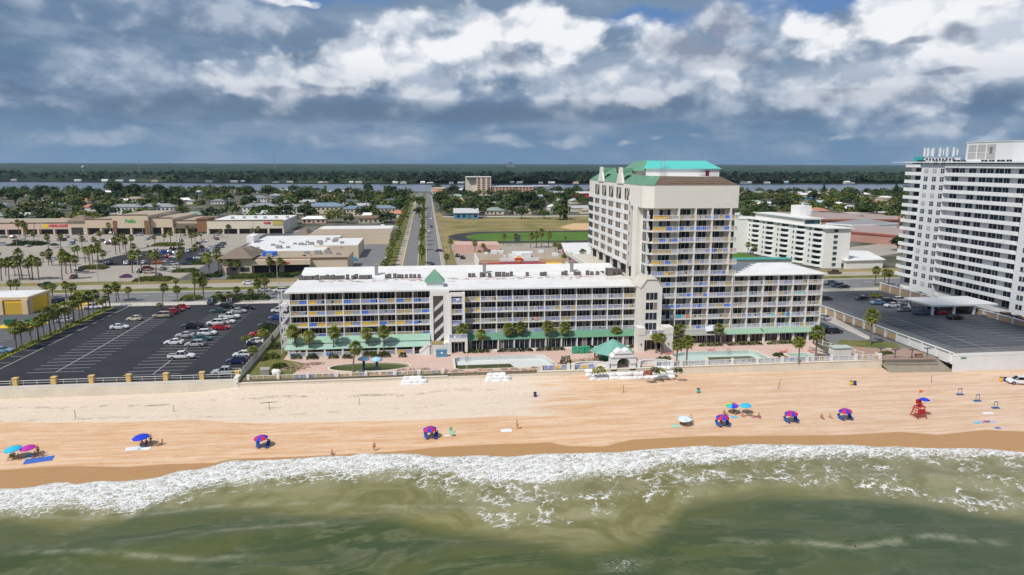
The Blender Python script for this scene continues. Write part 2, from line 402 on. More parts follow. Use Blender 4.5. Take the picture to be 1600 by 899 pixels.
def sea_mat():
    m, nt, b = newmat('sea_water'); p = geo(nt)
    dn = attr(nt, 'dense'); lc = attr(nt, 'lace'); dp = attr(nt, 'deep'); on = attr(nt, 'onsand')
    wob = noise(nt, p, .35, 4, .6); w2 = noise(nt, p, 1.4, 4, .6)
    mp = nt.nodes.new('ShaderNodeMapping'); mp.inputs['Scale'].default_value = (1, .62, 1); mp.inputs['Rotation'].default_value = (0, 0, R(28))
    nt.links.new(p.s, mp.inputs[0]); q = N(nt, mp.outputs[0])
    vm = nt.nodes.new('ShaderNodeVectorMath'); vm.operation = 'ADD'; nt.links.new(q.s, vm.inputs[0])
    cc = comb(nt, (wob-.5)*5+(w2-.5)*1.6, (w2-.5)*2.2+(wob-.5)*3, 0); nt.links.new(cc.s, vm.inputs[1]); q2 = N(nt, vm.outputs[0])
    e1 = voro(nt, q2, .62, feat='DISTANCE_TO_EDGE', dim='2D'); e2 = voro(nt, q2, 1.7, feat='DISTANCE_TO_EDGE', dim='2D')
    net = 1-e1.ss(0, .20); net2 = 1-e2.ss(0, .22)
    fn = noise(nt, p, 3.6, 6, .75); big = noise(nt, p, .09, 3)
    # broken-up white water: a fat mat with small holes, thinning to threads
    cov = (dn*1.0+(wob-.5)*.55)
    dens = (cov*1.15+(fn-.5)*1.9+(net2-.5)*.8+(net-.5)*.55-.16).ss(.12, .80)*dn.ss(.01, .35)
    thread = ((net*1.15+net2*.40+(fn-.5)*.9)*lc*(wob.ss(.35, .66)*.9+.12)*(big.ss(.38, .58)*.7+.45)).ss(.40, .95)
    foam = dens.mx(thread*.85).clamp()
    # water body: sandy olive near the wash, darker green outside
    mp2 = nt.nodes.new('ShaderNodeMapping'); mp2.inputs['Scale'].default_value = (.04, .13, 1); mp2.inputs['Rotation'].default_value = (0, 0, R(-9)); nt.links.new(p.s, mp2.inputs[0])
    sw = noise(nt, N(nt, mp2.outputs[0]), 1.0, 6, .62, 1.4)
    mud = noise(nt, p, .11, 6, .65, 1.6)
    d = (dp+(sw-.5)*1.1+(mud-.5)*.7).ss(.22, .85)
    shal = mixc(nt, mud.ss(.35, .65), (.150, .145, .052), (.235, .220, .100))
    deep = mixc(nt, sw.ss(.36, .68), (.050, .073, .030), (.090, .104, .036))
    water = mixc(nt, d, shal, deep)
    streak = ((1-((sw-.5)*14)._m('ABSOLUTE')).mx(0))*mud.ss(.4, .62)*.25
    water = mixc(nt, streak, water, (.26, .26, .17))
    rx = attr(nt, 'rightw'); water = mixc(nt, rx*.55, water, mixc(nt, d, (.165, .165, .085), (.048, .072, .042)))
    cr = attr(nt, 'crest_highlight'); water = mixc(nt, cr*(noise(nt, p, .25, 5, .7).ss(.35, .65))*.55, water, (.34, .34, .24)); foam = foam.mx(attr(nt, 'splash')*(fn.ss(.50, .62))*.8)  # highlights along the swell lines, painted as paler water colour
    milky = (lc*(mud.ss(.3, .7))*.45); water = mixc(nt, milky, water, (.30, .29, .19))
    water = mixc(nt, on*.8, water, (.33, .20, .10))
    fc = mixc(nt, (fn*.7+w2*.3).ss(.38, .60), (.50, .50, .49), (.84, .84, .84))
    c = mixc(nt, foam, water, fc); nt.links.new(c.s, b.inputs['Base Color'])
    r = foam*.5+.20; nt.links.new(r.s, b.inputs['Roughness']); b.inputs['IOR'].default_value = 1.33; b.inputs['Specular IOR Level'].default_value = .26
    mp3 = nt.nodes.new('ShaderNodeMapping'); mp3.inputs['Scale'].default_value = (.5, 1.4, 1); mp3.inputs['Rotation'].default_value = (0, 0, R(12)); nt.links.new(p.s, mp3.inputs[0])
    rip = noise(nt, N(nt, mp3.outputs[0]), 1.1, 8, .62, .5)
    bp = nt.nodes.new('ShaderNodeBump'); bp.inputs['Strength'].default_value = .34; bp.inputs['Distance'].default_value = .35
    hh = rip*.8+foam*.55+(noise(nt, N(nt, mp2.outputs[0]), 5, 3)*.5); nt.links.new(hh.s, bp.inputs['Height']); nt.links.new(bp.outputs[0], b.inputs['Normal'])
    return m
def sea_z(x, y):
    s = interp(SHORE, x); d = s-y; e = interp(DENSE, x)
    z = -3.985+.06*MN.noise(Vector((x*.25, y*.4, 0)))*sstep(0, 5, d)
    k = (y-e)/max(1, s-e)
    if 0 < k < 1: z += .22*math.sin(math.pi*k)*(.7+.5*MN.noise(Vector((x*.6, y*.9, 5))))
    z += .55*bell(y-(92+3*math.sin(x*.03)+x*.012), 2.6)+.4*bell(y-(80+2*math.sin(x*.04+1)), 2.4)+.10*MN.noise(Vector((x*.12, y*.35, 9)))
    if d < 1.5: z -= (1.5-d)*.12+(0 if d > 0 else .9*min(1, -d))
    return z
CREST = [sorted(G(x, y, -4) for x, y in c) for c in ([(0, 803), (150, 812), (360, 789), (485, 787), (672, 794), (760, 800)], [(300, 836), (360, 831), (485, 823), (560, 826)], [(1120, 850), (1275, 852), (1332, 858), (1464, 841), (1577, 853), (1600, 856)], [(0, 872), (120, 866), (300, 875), (420, 868)])]; SPL = G(972, 884, -4)
ys = sorted(set([round(y, 3) for y in axis(56, 123, .5, -9000, 123)]))
grid('sea', axis(-112, 152, .62, -9000, 9000), ys, sea_z, {
    'dense': lambda x, y: sstep(-2.2, 2.6, y-interp(DENSE, x)),
    'lace': lambda x, y: sstep(-2.5, 3.5, y-interp(LACE, x)),
    'deep': lambda x, y: 1-sstep(-5, 5, y-interp(DEEP, x)),
    'rightw': lambda x, y: sstep(25, 75, x),
    'crest_highlight': lambda x, y: max(bell(y-interp(c, x), .55 if x < 60 else .8)*sstep(c[0][0]-2, c[0][0]+8, x)*(1-sstep(c[-1][0]-8, c[-1][0]+4, x)) for c in CREST),
    'splash': lambda x, y: bell(math.hypot((x-SPL[0])*.5, y-SPL[1]), 1.0),
    'onsand': lambda x, y: (1-sstep(0, 6, interp(SHORE, x)-y))*sstep(60, 110, x)}, sea_mat())
# ---------------------------------------------------------------- land
def ell(cx, cy, a, b, n=28): return [(cx+a*math.cos(2*math.pi*i/n), cy+b*math.sin(2*math.pi*i/n)) for i in range(n)]
POOL1 = [(7, 150.2), (27.5, 150.2), (29.2, 151.5), (27.3, 159.6), (25.5, 160.2), (7.3, 160.2), (6, 159.2), (6, 151.2)]
POOL2 = [(62, 148.7), (78.5, 148.4), (81, 150.2), (80.5, 157), (79, 158.2), (62.5, 158.6), (58.5, 156.6), (59, 151)]
POOL3 = [(86.5, 149.0), (93.5, 149), (92.3, 154.3), (86.8, 154.3)]
POND = ell(-13.4, 154.6, 9.0, 3.3)
HOLES = [POOL1, POOL2, POOL3, POND]
asph = M('asphalt_old', (.165, .165, .168), .85, .22, .12, sc2=1.5); asph_n = M('asphalt_black', (.021, .022, .027), .75, .55, .12, sc2=1.1)
asph_l = M('asphalt_pale', (.33, .295, .25), .9, .20, .05, sc2=.8); conc = M('concrete', (.50, .46, .40), .85, .18, .3, sc2=3)
asph_d = M('asphalt_grey', (.085, .09, .10), .85, .28, .10, sc2=1.2)
def grass_mat(name, a, b_, sc=.12):
    m, nt, b = newmat(name); p = geo(nt); f = noise(nt, p, sc, 6, .65).ss(.35, .65); g = noise(nt, p, sc*14, 4, .7)
    c = mixc(nt, f, a, b_); c2 = mixc(nt, g.ss(.3, .8)*.35, c, (.03, .04, .015)); nt.links.new(c2.s, b.inputs['Base Color']); b.inputs['Roughness'].default_value = .95; b.inputs['Specular IOR Level'].default_value = .1
    return m
gr = grass_mat('grass', (.105, .135, .035), (.20, .18, .065)); gr2 = grass_mat('lawn', (.075, .16, .025), (.105, .19, .04), .05)
gr3 = grass_mat('dry_grass', (.17, .165, .06), (.33, .25, .12), .035); suburb = grass_mat('suburb_ground', (.060, .065, .035), (.19, .18, .155), .04)
paint = M('road_paint', (.78, .78, .76), .7, .15, 2); painty = M('yellow_paint', (.75, .55, .10), .7, .15, 2)
BANK = [(1700, 1120), (900, 1075), (640, 1042), (506, 990), (300, 1045), (136, 1103), (-200, 1150), (-670, 1203), (-1700, 1300)]
land = sheet('ground', [(-1700, 147.3), (1700, 147.3)]+BANK, -.03, suburb, HOLES)
sheet('river_water', [(-9000, 900), (9000, 900), (9000, 1560), (900, 1560), (-9000, 3200)], -1.2, None or M('river', (.12, .15, .20), .35, .10, .01, spec=.6, bump=.25))
m = MB()                                                        # river edge bank
for (a, b) in zip(BANK, BANK[1:]): m.face([(a[0], a[1], -.03), (b[0], b[1], -.03), (b[0], b[1]+2, -2.4), (a[0], a[1]+2, -2.4)][::-1])
m.build('river_bank', gr3, kind='structure')
z1 = .03
# hotel pavers, with the pools sunk into them
deckm = M('pavers_pink', (.56, .40, .335), .85, .16, .25, sc2=2.2)
sheet('pool_deck', [(-30.5, 148.3), (-10, 147.9), (96, 147.9), (99, 163.5), (104, 170), (-34, 170), (-34.2, 163.2), (-28, 159)], .0, deckm, HOLES)
sheet('garden_ground', [(-40, 148), (-30.6, 148.3), (-28.1, 159), (-34.3, 163.2), (-34.4, 226), (-40, 226)], .02, gr)
sheet('debris_ground', [(-8, 147.9), (4.6, 147.9), (5, 149.2), (30, 149.0), (31, 152), (34, 156), (42, 154), (43, 148), (24, 147.8)], .02, M('debris_sand', (.47, .35, .235), .95, .35, .5, sc2=3))
sheet('service_ground', [(-34, 170.2), (104, 170.2), (104, 231), (-34, 231)], .0, asph)
m = MB(); m.box(-400, 1700, 147.43, 148.2, -3, -.035); m.build('ground_edge', M('edge_dirt', (.30, .24, .17), .95, .3, 1), kind='structure')
# coast road
def road(name, x0, x1, y0, y1, z, mat, kind='structure'): return sheet(name, [(x0, y0), (x1, y0), (x1, y1), (x0, y1)], z, mat, kind=kind)
def kerb(name, x0, x1, y0, y1, mat=None):
    return MB().box(x0, x1, y0, y1, -.02, .13).build(name, mat or conc, kind='structure')
road('sidewalk', -600, 700, 231.5, 236.5, .05, conc); kerb('kerb', -600, 700, 236.5, 236.8)
road('road', -700, 800, 236.8, 256.6, .03, asph); kerb('kerb', -700, 800, 256.6, 257.3)
road('median_grass', -700, 800, 257.3, 264.4, .06, gr); kerb('kerb', -700, 800, 264.4, 265.0)
road('road', -700, 800, 265.0, 272.2, .03, asph_l); kerb('kerb', -700, 800, 272.2, 272.8)
road('verge_grass', -700, -14, 272.8, 281.5, .06, gr3); road('verge_grass', 9, 800, 272.8, 281.5, .06, gr3)
m = MB()
for k in range(-60, 60):
    for y in (243.2, 250): m.box(k*9, k*9+3, y-.07, y+.07, .030, .036)
    m.box(k*9, k*9+3, 268.5, 268.64, .030, .036)
m.box(-600, 700, 237.6, 237.75, .03, .036); m.box(-600, 700, 256.0, 256.15, .03, .036)
m.build('road_markings', paint, kind='structure')
# boulevard towards the river
road('road', -11, -4.4, 281.5, 1080, .04, asph); road('road', -.2, 6.4, 281.5, 1080, .04, asph)
road('median_grass', -4.1, -.5, 284, 1080, .10, gr); road('sidewalk', -14.2, -11.3, 284, 1000, .05, M('walk_tan', (.34, .30, .25), .9, .2, .3)); road('sidewalk', 6.7, 8.3, 284, 1000, .05, M('walk_tan', None))
kerb('kerb', -4.4, -4.1, 284, 800); kerb('kerb', -.5, -.2, 284, 800); kerb('kerb', -11.3, -11, 284, 800, painty); kerb('kerb', 6.4, 6.7, 284, 800)
road('verge_grass', -19, -14.2, 284, 1000, .07, gr); road('verge_grass', 8.6, 13.5, 284, 640, .06, gr3)
# plaza car park, rear yard, left neighbour car park
road('parking_lot', -560, -86, 281.6, 486, .02, asph_l)
sheet('parking_patch', GP((150, 409), (180, 401), (214, 394), (240, 391), (325, 387), (330, 398), (318, 411), (240, 414), (160, 416)), .05, asph_n)
sheet('service_yard', [(-86, 283), (-19.3, 283), (-19.3, 492), (-86, 492)], .02, asph)
sheet('plaza_drive', [(-98, 282), (-86, 282), (-86, 470), (-104, 470)], .04, asph_d)
sheet('neighbour_lot', [(-190, 152), (-102.4, 152), (-102.4, 231), (-190, 231)], .02, asph_d)
sheet('hedge_strip_ground', [(-102.4, 150), (-99.8, 150), (-99.4, 231.4), (-102.4, 231.4)], .08, grass_mat('strip_grass', (.16, .20, .03), (.26, .25, .06), .3))
# black car park of the hotel
sheet('parking_lot', [(-99.6, 149.7), (-40.6, 149.3), (-40.6, 231.4), (-99.3, 231.4)], .02, asph_n)
m = MB()
def line(x0, x1, y0, y1, z=.025): m.box(x0, x1, y0, y1, z, z+.004)
line(-95.75, -95.6, 160, 231); line(-82.1, -81.95, 158.3, 214); line(-60.3, -60.15, 154.3, 222)
y = 158.6
while y < 214: line(-88, -76.2, y-.055, y+.055); y += 2.75
y = 154.3
while y < 226: line(-66.4, -54.4, y-.055, y+.055); y += 2.75
y = 162
while y < 224: line(-99.2, -96.2, y-.05, y+.05); y += 5.5
m.build('parking_lines', M('worn_paint', (.52, .53, .55), .8, .3, 1.2), kind='structure')
# neighbour lot stall lines
m = MB(); y = 158
while y < 215: line(-124, -109, y-.06, y+.06, .025); line(-150, -137, y-.06, y+.06, .025); y += 2.8
for a, b in ((-118, 187), (-124, 191)): line(a, a+2.2, b, b+.4, .025)
m.build('parking_lines', M('worn_paint', None), kind='structure')
m = MB()
for y0 in (300, 316, 352, 368, 404, 420):
    x = -420
    while x < -106: line(x-.08, x+.08, y0, y0+5.5, .03); x += 2.8
    line(-420, -106, y0+5.5, y0+5.65, .03)
m.build('parking_lines', M('worn_paint', None), kind='structure')
# playing field with running track
def stadium(x0, x1, y0, y1, n=14):
    r = (y1-y0)/2; c = (y0+y1)/2
    L = [(x0+r*1.05-r*1.05*math.cos(a)*1.0, c-r*math.sin(a)) for a in [math.pi/2*0+math.pi*(-.5+i/n)+math.pi/2-math.pi/2 for i in range(n+1)]]
    return L
def track(x0, x1, y0, y1, z, mat, name):
    r = (y1-y0)/2; c = (y0+y1)/2; n = 16
    pts = [(x0+r-r*math.sin(math.pi*i/n), c+r*math.cos(math.pi*i/n)) for i in range(n+1)]+[(x1-r+r*math.sin(math.pi*i/n), c-r*math.cos(math.pi*i/n)) for i in range(n+1)]
    return sheet(name, pts, z, mat)
road('playing_field', 9, 152, 392, 585, .03, gr3)
track(13, 148, 396, 464, .07, M('track_black', (.030, .030, .036), .9, .2, .2), 'running_track')
track(24, 140, 404, 455, .11, gr2, 'infield_grass')
sheet('infield_mark', [(51, 400), (54.5, 400), (60, 440), (56, 440)], .15, M('track_black', None))
sheet('dirt_patch', [(100, 470), (150, 470), (150, 520), (112, 522), (95, 490)], .08, M('dirt', (.55, .36, .20), .95, .2, .1))
road('path', 9, 152, 590, 600, .05, conc)
sheet('service_yard', [(9, 284), (72, 284), (72, 392), (9, 392)], .02, asph_l)
# parking lot of the big tower, its lane
def lot_z(x, y): return 1.2-1.15*sstep(196, 226, y)
m = MB(); yy = [142.9]+[146+4*i for i in range(22)]+[231.3]; 
for a, b in zip(yy, yy[1:]): m.face([(122.5, a, lot_z(0, a)), (164.9, a, lot_z(0, a)), (164.9, b, lot_z(0, b)), (122.5, b, lot_z(0, b))])
m.build('parking_lot', asph_d, kind='structure')
m = MB()
for k in range(14):
    y = 147+2.8*k; m.box(131, 141.5, y-.05, y+.05, lot_z(0, y)+.01, lot_z(0, y)+.016); m.box(150, 160.5, y-.05, y+.05, lot_z(0, y)+.01, lot_z(0, y)+.016)
m.box(136.2, 136.35, 147, 183, 1.21, 1.218)
m.build('parking_lines', M('worn_paint', None), kind='structure')
sheet('lane', [(104.2, 152), (120.8, 150), (122.2, 231.4), (104.6, 231.4)], .02, asph); 
sheet('sidewalk', [(114.5, 155), (115.7, 155), (122, 190), (122.2, 231), (121, 231)], .05, conc)
sheet('grass_patch', [(104, 160.2), (111.3, 157.4), (118.5, 155.5), (120.5, 161), (114, 164), (108, 165.5)], .06, gr)
sheet('paved_corner', [(100, 147.5), (121, 146), (121, 155.5), (104, 160)], .03, M('pavers_brown', (.33, .22, .17), .9, .2, .6))
sheet('parking_lot', GP((1322, 387), (1405, 378), (1412, 395), (1365, 402), (1325, 400)), .06, asph_l)
# far shore
FAR = [(-9000, 3200), (-1500, 1840), (-960, 1722), (-500, 1610), (48, 1502), (400, 1492), (764, 1484), (1400, 1500), (9000, 1900)]
farm = grass_mat('far_land', (.03, .045, .02), (.06, .075, .03), .002)
sheet('far_land', FAR+[(14000, 16000), (-14000, 16000)], .2, farm)

m = MB(); m.face([(107, 143.6, -2.15), (122.5, 142.6, -2.15), (122.4, 150, .012), (107.0, 150, .012)]); m.build('sand_ramp', M('ramp_sand', (.26, .22, .17), .95, .3, .6), kind='structure')
# ================================================================== BUILDINGS
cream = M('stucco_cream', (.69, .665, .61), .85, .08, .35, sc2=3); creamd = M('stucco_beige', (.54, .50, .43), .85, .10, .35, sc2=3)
white = M('white_paint', (.76, .75, .72), .6, .10, .7, sc2=4); whiteb = M('white_stucco', (.70, .71, .71), .75, .10, .25, sc2=2)
roofw = M('roof_membrane', (.66, .66, .65), .7, .22, .16, sc2=1.3, stretch=(1, 1.6, 1)); dark = M('dark_recess', (.05, .047, .05), .8, .3, .5)
def glass_mat(name, a, b_, rough=.12, sc=.9):
    m, nt, b = newmat(name); p = geo(nt)
    mp = nt.nodes.new('ShaderNodeMapping'); mp.inputs['Scale'].default_value = (1, 1, .25); nt.links.new(p.s, mp.inputs[0])
    c = mixc(nt, noise(nt, N(nt, mp.outputs[0]), sc, 2).ss(.42, .60), a, b_)
    nt.links.new(c.s, b.inputs['Base Color']); b.inputs['Roughness'].default_value = rough; b.inputs['Specular IOR Level'].default_value = .35; return m
glass = glass_mat('window_glass', (.010, .014, .026), (.030, .038, .055)); glassb = glass_mat('window_glass_blue', (.008, .012, .03), (.04, .085, .11)); glasst = glass_mat('window_glass_curtain', (.018, .012, .014), (.060, .045, .036), .3)
def ribbed(name, col=None, sc=2.2, axis='X', rv=0, rust=0.):
    if name in MATS: return MATS[name]
    m, nt, b = newmat(name); p = geo(nt); w = nt.nodes.new('ShaderNodeTexWave'); w.bands_direction = axis; w.inputs['Scale'].default_value = sc; nt.links.new(p.s, w.inputs[0])
    k = N(nt, w.outputs['Fac']).ss(.0, .16)*.28+.72+(noise(nt, p, .5, 5)-.5)*.4
    vm = nt.nodes.new('ShaderNodeVectorMath'); vm.operation = 'SCALE'; vm.inputs[0].default_value = col; nt.links.new(k.s, vm.inputs[3])
    c = N(nt, vm.outputs[0])
    if rust: c = mixc(nt, noise(nt, p, .7, 6, .7).ss(.52, .6)*rust, c, (.25, .20, .14))
    nt.links.new(c.s, b.inputs['Base Color']); b.inputs['Roughness'].default_value = .5; MATS[name] = m; return m
green = ribbed('green_metal_roof', (.13, .29, .19), .8); greenl = ribbed('pale_green_metal_roof', (.30, .48, .375), .8); greend = M('green_shingle', (.16, .36, .30), .6, .2, 1.5)
teal = M('teal_roof', (.10, .50, .45), .5, .12, .5, sc2=3, stretch=(1, 4, 4)); brownr = M('stripped_roof', (.13, .095, .07), .9, .35, .8, stretch=(.4, 3, 3)); ply = M('plywood', (.48, .33, .18), .85, .2, 1)
grey = M('grey_metal', (.34, .35, .36), .45, .2, 2, metal=.3); dgrey = M('dark_metal', (.07, .072, .075), .5, .25, 2); tan = M('tan_paint', (.47, .34, .21), .85, .08, .4)
PANEL = {'b': M('panel_blue', (.03, .17, .70), .6, .35, 1.6), 'y': M('panel_yellow', (.72, .44, .03), .6, .3, 1.6), 'g': M('panel_grey', (.30, .32, .40), .6, .2, 1.5), 't': M('panel_tan', (.44, .34, .16), .6, .3, 1.5),
         'w': M('panel_pale', (.43, .45, .53), .6, .15, 1.5), 'l': M('panel_lavender', (.25, .30, .56), .6, .25, 1.5), 'c': M('panel_teal', (.25, .52, .56), .6, .2, 1.5)}
PK = list(PANEL); PM = [PANEL[k] for k in PK]
def rail(parent, x0, x1, y, z, cols, y1=None, name='balcony_railing', picket=.55):
    """white railing from x0 to x1 along the front, coloured panels between posts"""
    m = MB(); n = len(cols); t = .035
    m.box(x0, x1, y-.04, y+.04, z+1.02, z+1.12); m.box(x0, x1, y-.03, y+.03, z+.08, z+.15)
    for i in range(n+1):
        x = x0+(x1-x0)*i/n; x = max(x0+.04, min(x1-.04, x)); m.box(x-.045, x+.045, y-.041, y+.041, z, z+1.15)
    k = int((x1-x0)/picket)
    for i in range(1, k): x = x0+(x1-x0)*i/k; m.box(x-.018, x+.018, y-.018, y+.018, z+.151, z+1.019)
    for i, c in enumerate(cols):
        if c == '-': continue
        a = x0+(x1-x0)*i/n+.09; b = x0+(x1-x0)*(i+1)/n-.09
        h = .99 if c in 'wg' else rnd.choice((.99, .99, .8))
        w = 1 if rnd.random() < .85 else rnd.uniform(.6, .9)
        m.box(a, a+(b-a)*w, y+.05, y+.08, z+.17, z+h, 1+PK.index(c))
    o = m.build(name, [white]+PM, parent); return o
def yrail(parent, x, y0, y1, z, cols, name='balcony_railing'):
    m = MB(); n = len(cols)
    m.box(x-.04, x+.04, y0, y1, z+1.02, z+1.12); m.box(x-.03, x+.03, y0, y1, z+.08, z+.15)
    for i in range(n+1): y = y0+(y1-y0)*i/n; m.box(x-.041, x+.041, y-.04, y+.04, z, z+1.15)
    for i, c in enumerate(cols): m.box(x-.02, x+.01, y0+(y1-y0)*i/n+.08, y0+(y1-y0)*(i+1)/n-.08, z+.17, z+.95, 1+PK.index(c))
    return m.build(name, [white]+PM, parent)
def window(parent, x0, x1, y, z0, z1, panes, gm, fm=None, name='window'):
    """glazing facing the sea: panes with slim white frames, standing a little proud of the wall y"""
    m = MB(); m.box(x0, x1, y-.03, y+.05, z0, z1, 0)
    w = (x1-x0)/panes
    for i in range(panes+1): m.box(x0+w*i-.035, x0+w*i+.035, y-.06, y-.028, z0, z1, 1)
    m.box(x0-.035, x1+.035, y-.062, y-.028, z1-.03, z1+.05, 1)
    if rnd.random() < .4:
        i = rnd.randrange(panes); m.box(x0+w*i+.05, x0+w*(i+1)*.98, y-.045, y-.031, z0+.03, z1-.04, 2)
    return m.build(name, [gm, fm or white, M('curtain', (.26, .21, .18), .9, .3, 2)], parent)
def xwindow(parent, x, y0, y1, z0, z1, panes, gm, fm=None, s=-1, name='window'):
    m = MB(); a, b = (x-.05, x+.05); m.box(a, b, y0, y1, z0, z1, 0); e = x+s*.05
    for i in range(panes+1):
        y = y0+(y1-y0)*i/panes; m.box(min(e, e+s*.03), max(e, e+s*.03), y-.04, y+.04, z0, z1, 1)
    m.box(min(e, e+s*.031), max(e, e+s*.031), y0, y1, z1-.03, z1+.05, 1)
    return m.build(name, [gm, fm or white], parent)
def bays(parent, wall, xs, yf, dep, slabs, top, colf, gm, ww=(.08, .80), panes=3, party=.22, wallm=0):
    """a stack of recessed balconies: slabs, party walls, back wall, windows and railings"""
    yb = yf+dep
    for z in slabs:
        wall.box(xs[0]-.1, xs[-1]+.1, yf-.12, yb, z-.2, z-.005, wallm)
    zs = list(slabs)+[top]
    for x in xs: wall.box(x-party/2, x+party/2, yf-.06, yb, zs[0], top, wallm)
    wall.box(xs[0], xs[-1], yb+.003, yb+.3, zs[0]-.25, top, wallm)
    for i in range(len(xs)-1):
        a, b = xs[i]+party/2, xs[i+1]-party/2; w = b-a
        for j, z in enumerate(slabs):
            h = zs[j+1]-z-.28
            window(parent, a+w*ww[0], a+w*ww[1], yb, z+.02, z+h-.06, panes, gm(i, j))
            rail(parent, a, b, yf, z, colf(i, j))
def split(m, name, mat, par, cap=100):
    """one object for every separate piece of a mesh, up to the cap"""
    at = {}
    def key(p): return (round(p[0], 3), round(p[1], 3), round(p[2], 3))
    P = list(range(len(m.f)))
    def find(a):
        while P[a] != a: P[a] = P[P[a]]; a = P[a]
        return a
    for i, f in enumerate(m.f):
        for v in f:
            k = key(m.v[v])
            if k in at: P[find(i)] = find(at[k])
            else: at[k] = i
    g = {}
    for i in range(len(m.f)): g.setdefault(find(i), []).append(i)
    for fs in g.values():
        n = sum(1 for c in KC.get((par.name, name), []))
        q = MB()
        for i in fs: q.face([m.v[v] for v in m.f[i]], m.m[i])
        if n >= cap: KC.setdefault((par.name, name, 'rest'), []).append(q); continue
        KC.setdefault((par.name, name), []).append(1); q.build(name, mat, par)
def rest_of(name, mat, par, plural):
    q = MB()
    for r_ in KC.get((par.name, name, 'rest'), []):
        for f, mi in zip(r_.f, r_.m): q.face([r_.v[v] for v in f], mi)
    if q.f: q.build(plural, mat, par)['kind'] = 'stuff'
KC = {}
# ------------------------------------------------------------ hotel: low guest wing
SL = [3.75, 6.55, 9.35, 12.1]; RT = 14.95; YF = 168.
hw = thing('hotel_wing', 'long five storey hotel wing with green awnings and blue and yellow balcony panels', 'hotel', (10, 176, 0), world=True)
wall = MB()
xl = [-33.0+4.19*i for i in range(9)]; xr = [8.9+4.055*i for i in range(12)]
def colL(i, j): return [rnd.choice('ybgtltybl' if i > 3 or j < 2 else 'ttbgglty') for _ in range(2)]
def colM(i, j): return [rnd.choice('yyltg' if i < 1 else 'gwlgwtl') for _ in range(3)]
bays(hw, wall, xl, YF, 1.7, SL, RT, colL, lambda i, j: rnd.choice((glasst, glasst, glass)), (.04, .97), 4, .2)
bays(hw, wall, xr, YF, 1.7, SL, RT, colM, lambda i, j: rnd.choice((glass, glass, glasst)), (.03, .97), 4, .2)
wall.box(-33, .6, 169.7, 170, 0, 3.5); wall.box(8.9, 53.4, 169.7, 170, 0, 3.5)
wall.box(-33.1, 53.6, 170.02, 196.6, 0, 14.9); wall.box(-33.3, -33.1, 170.5, 196, 0, 14.9)
# stair tower bay and entrance bay
wall.box(.55, 1.25, 166.6, 170, 0, 14.95); wall.box(3.75, 5.2, 166.6, 170, 0, 14.95); wall.box(1.25, 3.75, 166.6, 167.2, 13.9, 14.95)
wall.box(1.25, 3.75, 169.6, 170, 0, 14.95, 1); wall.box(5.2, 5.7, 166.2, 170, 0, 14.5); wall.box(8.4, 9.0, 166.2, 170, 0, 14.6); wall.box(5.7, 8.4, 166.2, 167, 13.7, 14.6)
for z in SL[1:]:
    wall.box(5.7, 8.4, 166.35, 169, z-.28, z-.003)
    rail(hw, 5.72, 8.38, 166.4, z, [rnd.choice('lbt') for _ in range(2)]); window(hw, 5.9, 8.2, 169.0, z+.05, z+2.3, 3, glass)
wall.box(5.7, 8.4, 169.0, 169.6, 0, 14.0); wall.box(4.9, 9.4, 163.6, 169.3, 2.95, 3.75); wall.box(4.9, 5.5, 163.6, 169, 0, 2.95); wall.box(8.8, 9.4, 163.6, 169, 0, 2.95)
rail(hw, 5.0, 9.3, 163.7, 3.76, 'lwl')
wall.build('wall', [M('stucco_white', (.72, .70, .67), .8, .08, .35, sc2=3), creamd], hw)
m = MB()                                                         # entrance doors
m.box(5.5, 8.8, 165.2, 165.3, 0, 2.95, 0); m.box(6.2, 8.2, 165.12, 165.18, 0, 2.4, 1)
for x in (6.32, 7.28): m.box(x, x+.8, 165.06, 165.11, .12, 2.28, 0)
m.build('door', [glass, white], hw)
m = MB()                                                         # zig-zag stairs with solid pale railings
for k, z in enumerate([1.0]+SL[:-1]):
    z2 = z+2.8
    for (xa, xb, y) in ((1.35, 3.7, 166.9),):
        m.face([(xa, y, z+.35), (xb, y, z2-.15), (xb, y, z2+.75), (xa, y, z+1.25)]); m.face([(xa, y+.12, z+.35), (xa, y+.12, z+1.25), (xb, y+.12, z2+.75), (xb, y+.12, z2-.15)])
        m.face([(xa, y, z+1.25), (xb, y, z2+.75), (xb, y+.12, z2+.75), (xa, y+.12, z+1.25)])
        m.face([(xa, y+.12, z+.12), (xb, y+.12, z2-.38), (xb, 168.2, z2-.38), (xa, 168.2, z+.12)])
    m.face([(3.7, 168.3, z+.1-1.2), (1.4, 168.3, z+.3), (1.4, 169.5, z+.3), (3.7, 169.5, z-1.1)])
m.build('staircase', M('stair_paint', (.62, .60, .62), .7, .15, 1), hw)
m = MB(); m.box(.2, 4.9, 163.8, 166.5, 0, 2.4); m.box(.6, 3.6, 163.75, 163.79, 2.4, 3.3, 1); m.box(4.0, 4.9, 163.75, 166.5, 2.4, 2.8)
m.build('plinth', [cream, PANEL['t']], hw)
m = MB()                                                         # steps down to the deck with sloping white rail
for k in range(8): m.box(-2.2+.3*k, -1.9+.3*k, 163.4, 164.8, 0, .3*(k+1)-.05)
m.face([(-2.3, 163.3, .4), (.2, 163.3, 2.6), (.2, 163.3, 3.4), (-2.3, 163.3, 1.3)]); m.face([(-2.3, 163.36, .4), (-2.3, 163.36, 1.3), (.2, 163.36, 3.4), (.2, 163.36, 2.6)])
m.build('steps', white, hw)
m = MB()                                                         # roof: flat deck, back slope, fascia
m.box(-34.0, 53.4, 167.2, 187.5, 15.0, 15.35)
n = 24
for k in range(n):
    a = -34.0+87.4*k/n; b = -34+87.4*(k+1)/n; m.face([(a, 187.5, 15.35), (b, 187.5, 15.35), (b, 197, 16.9), (a, 197, 16.9)])
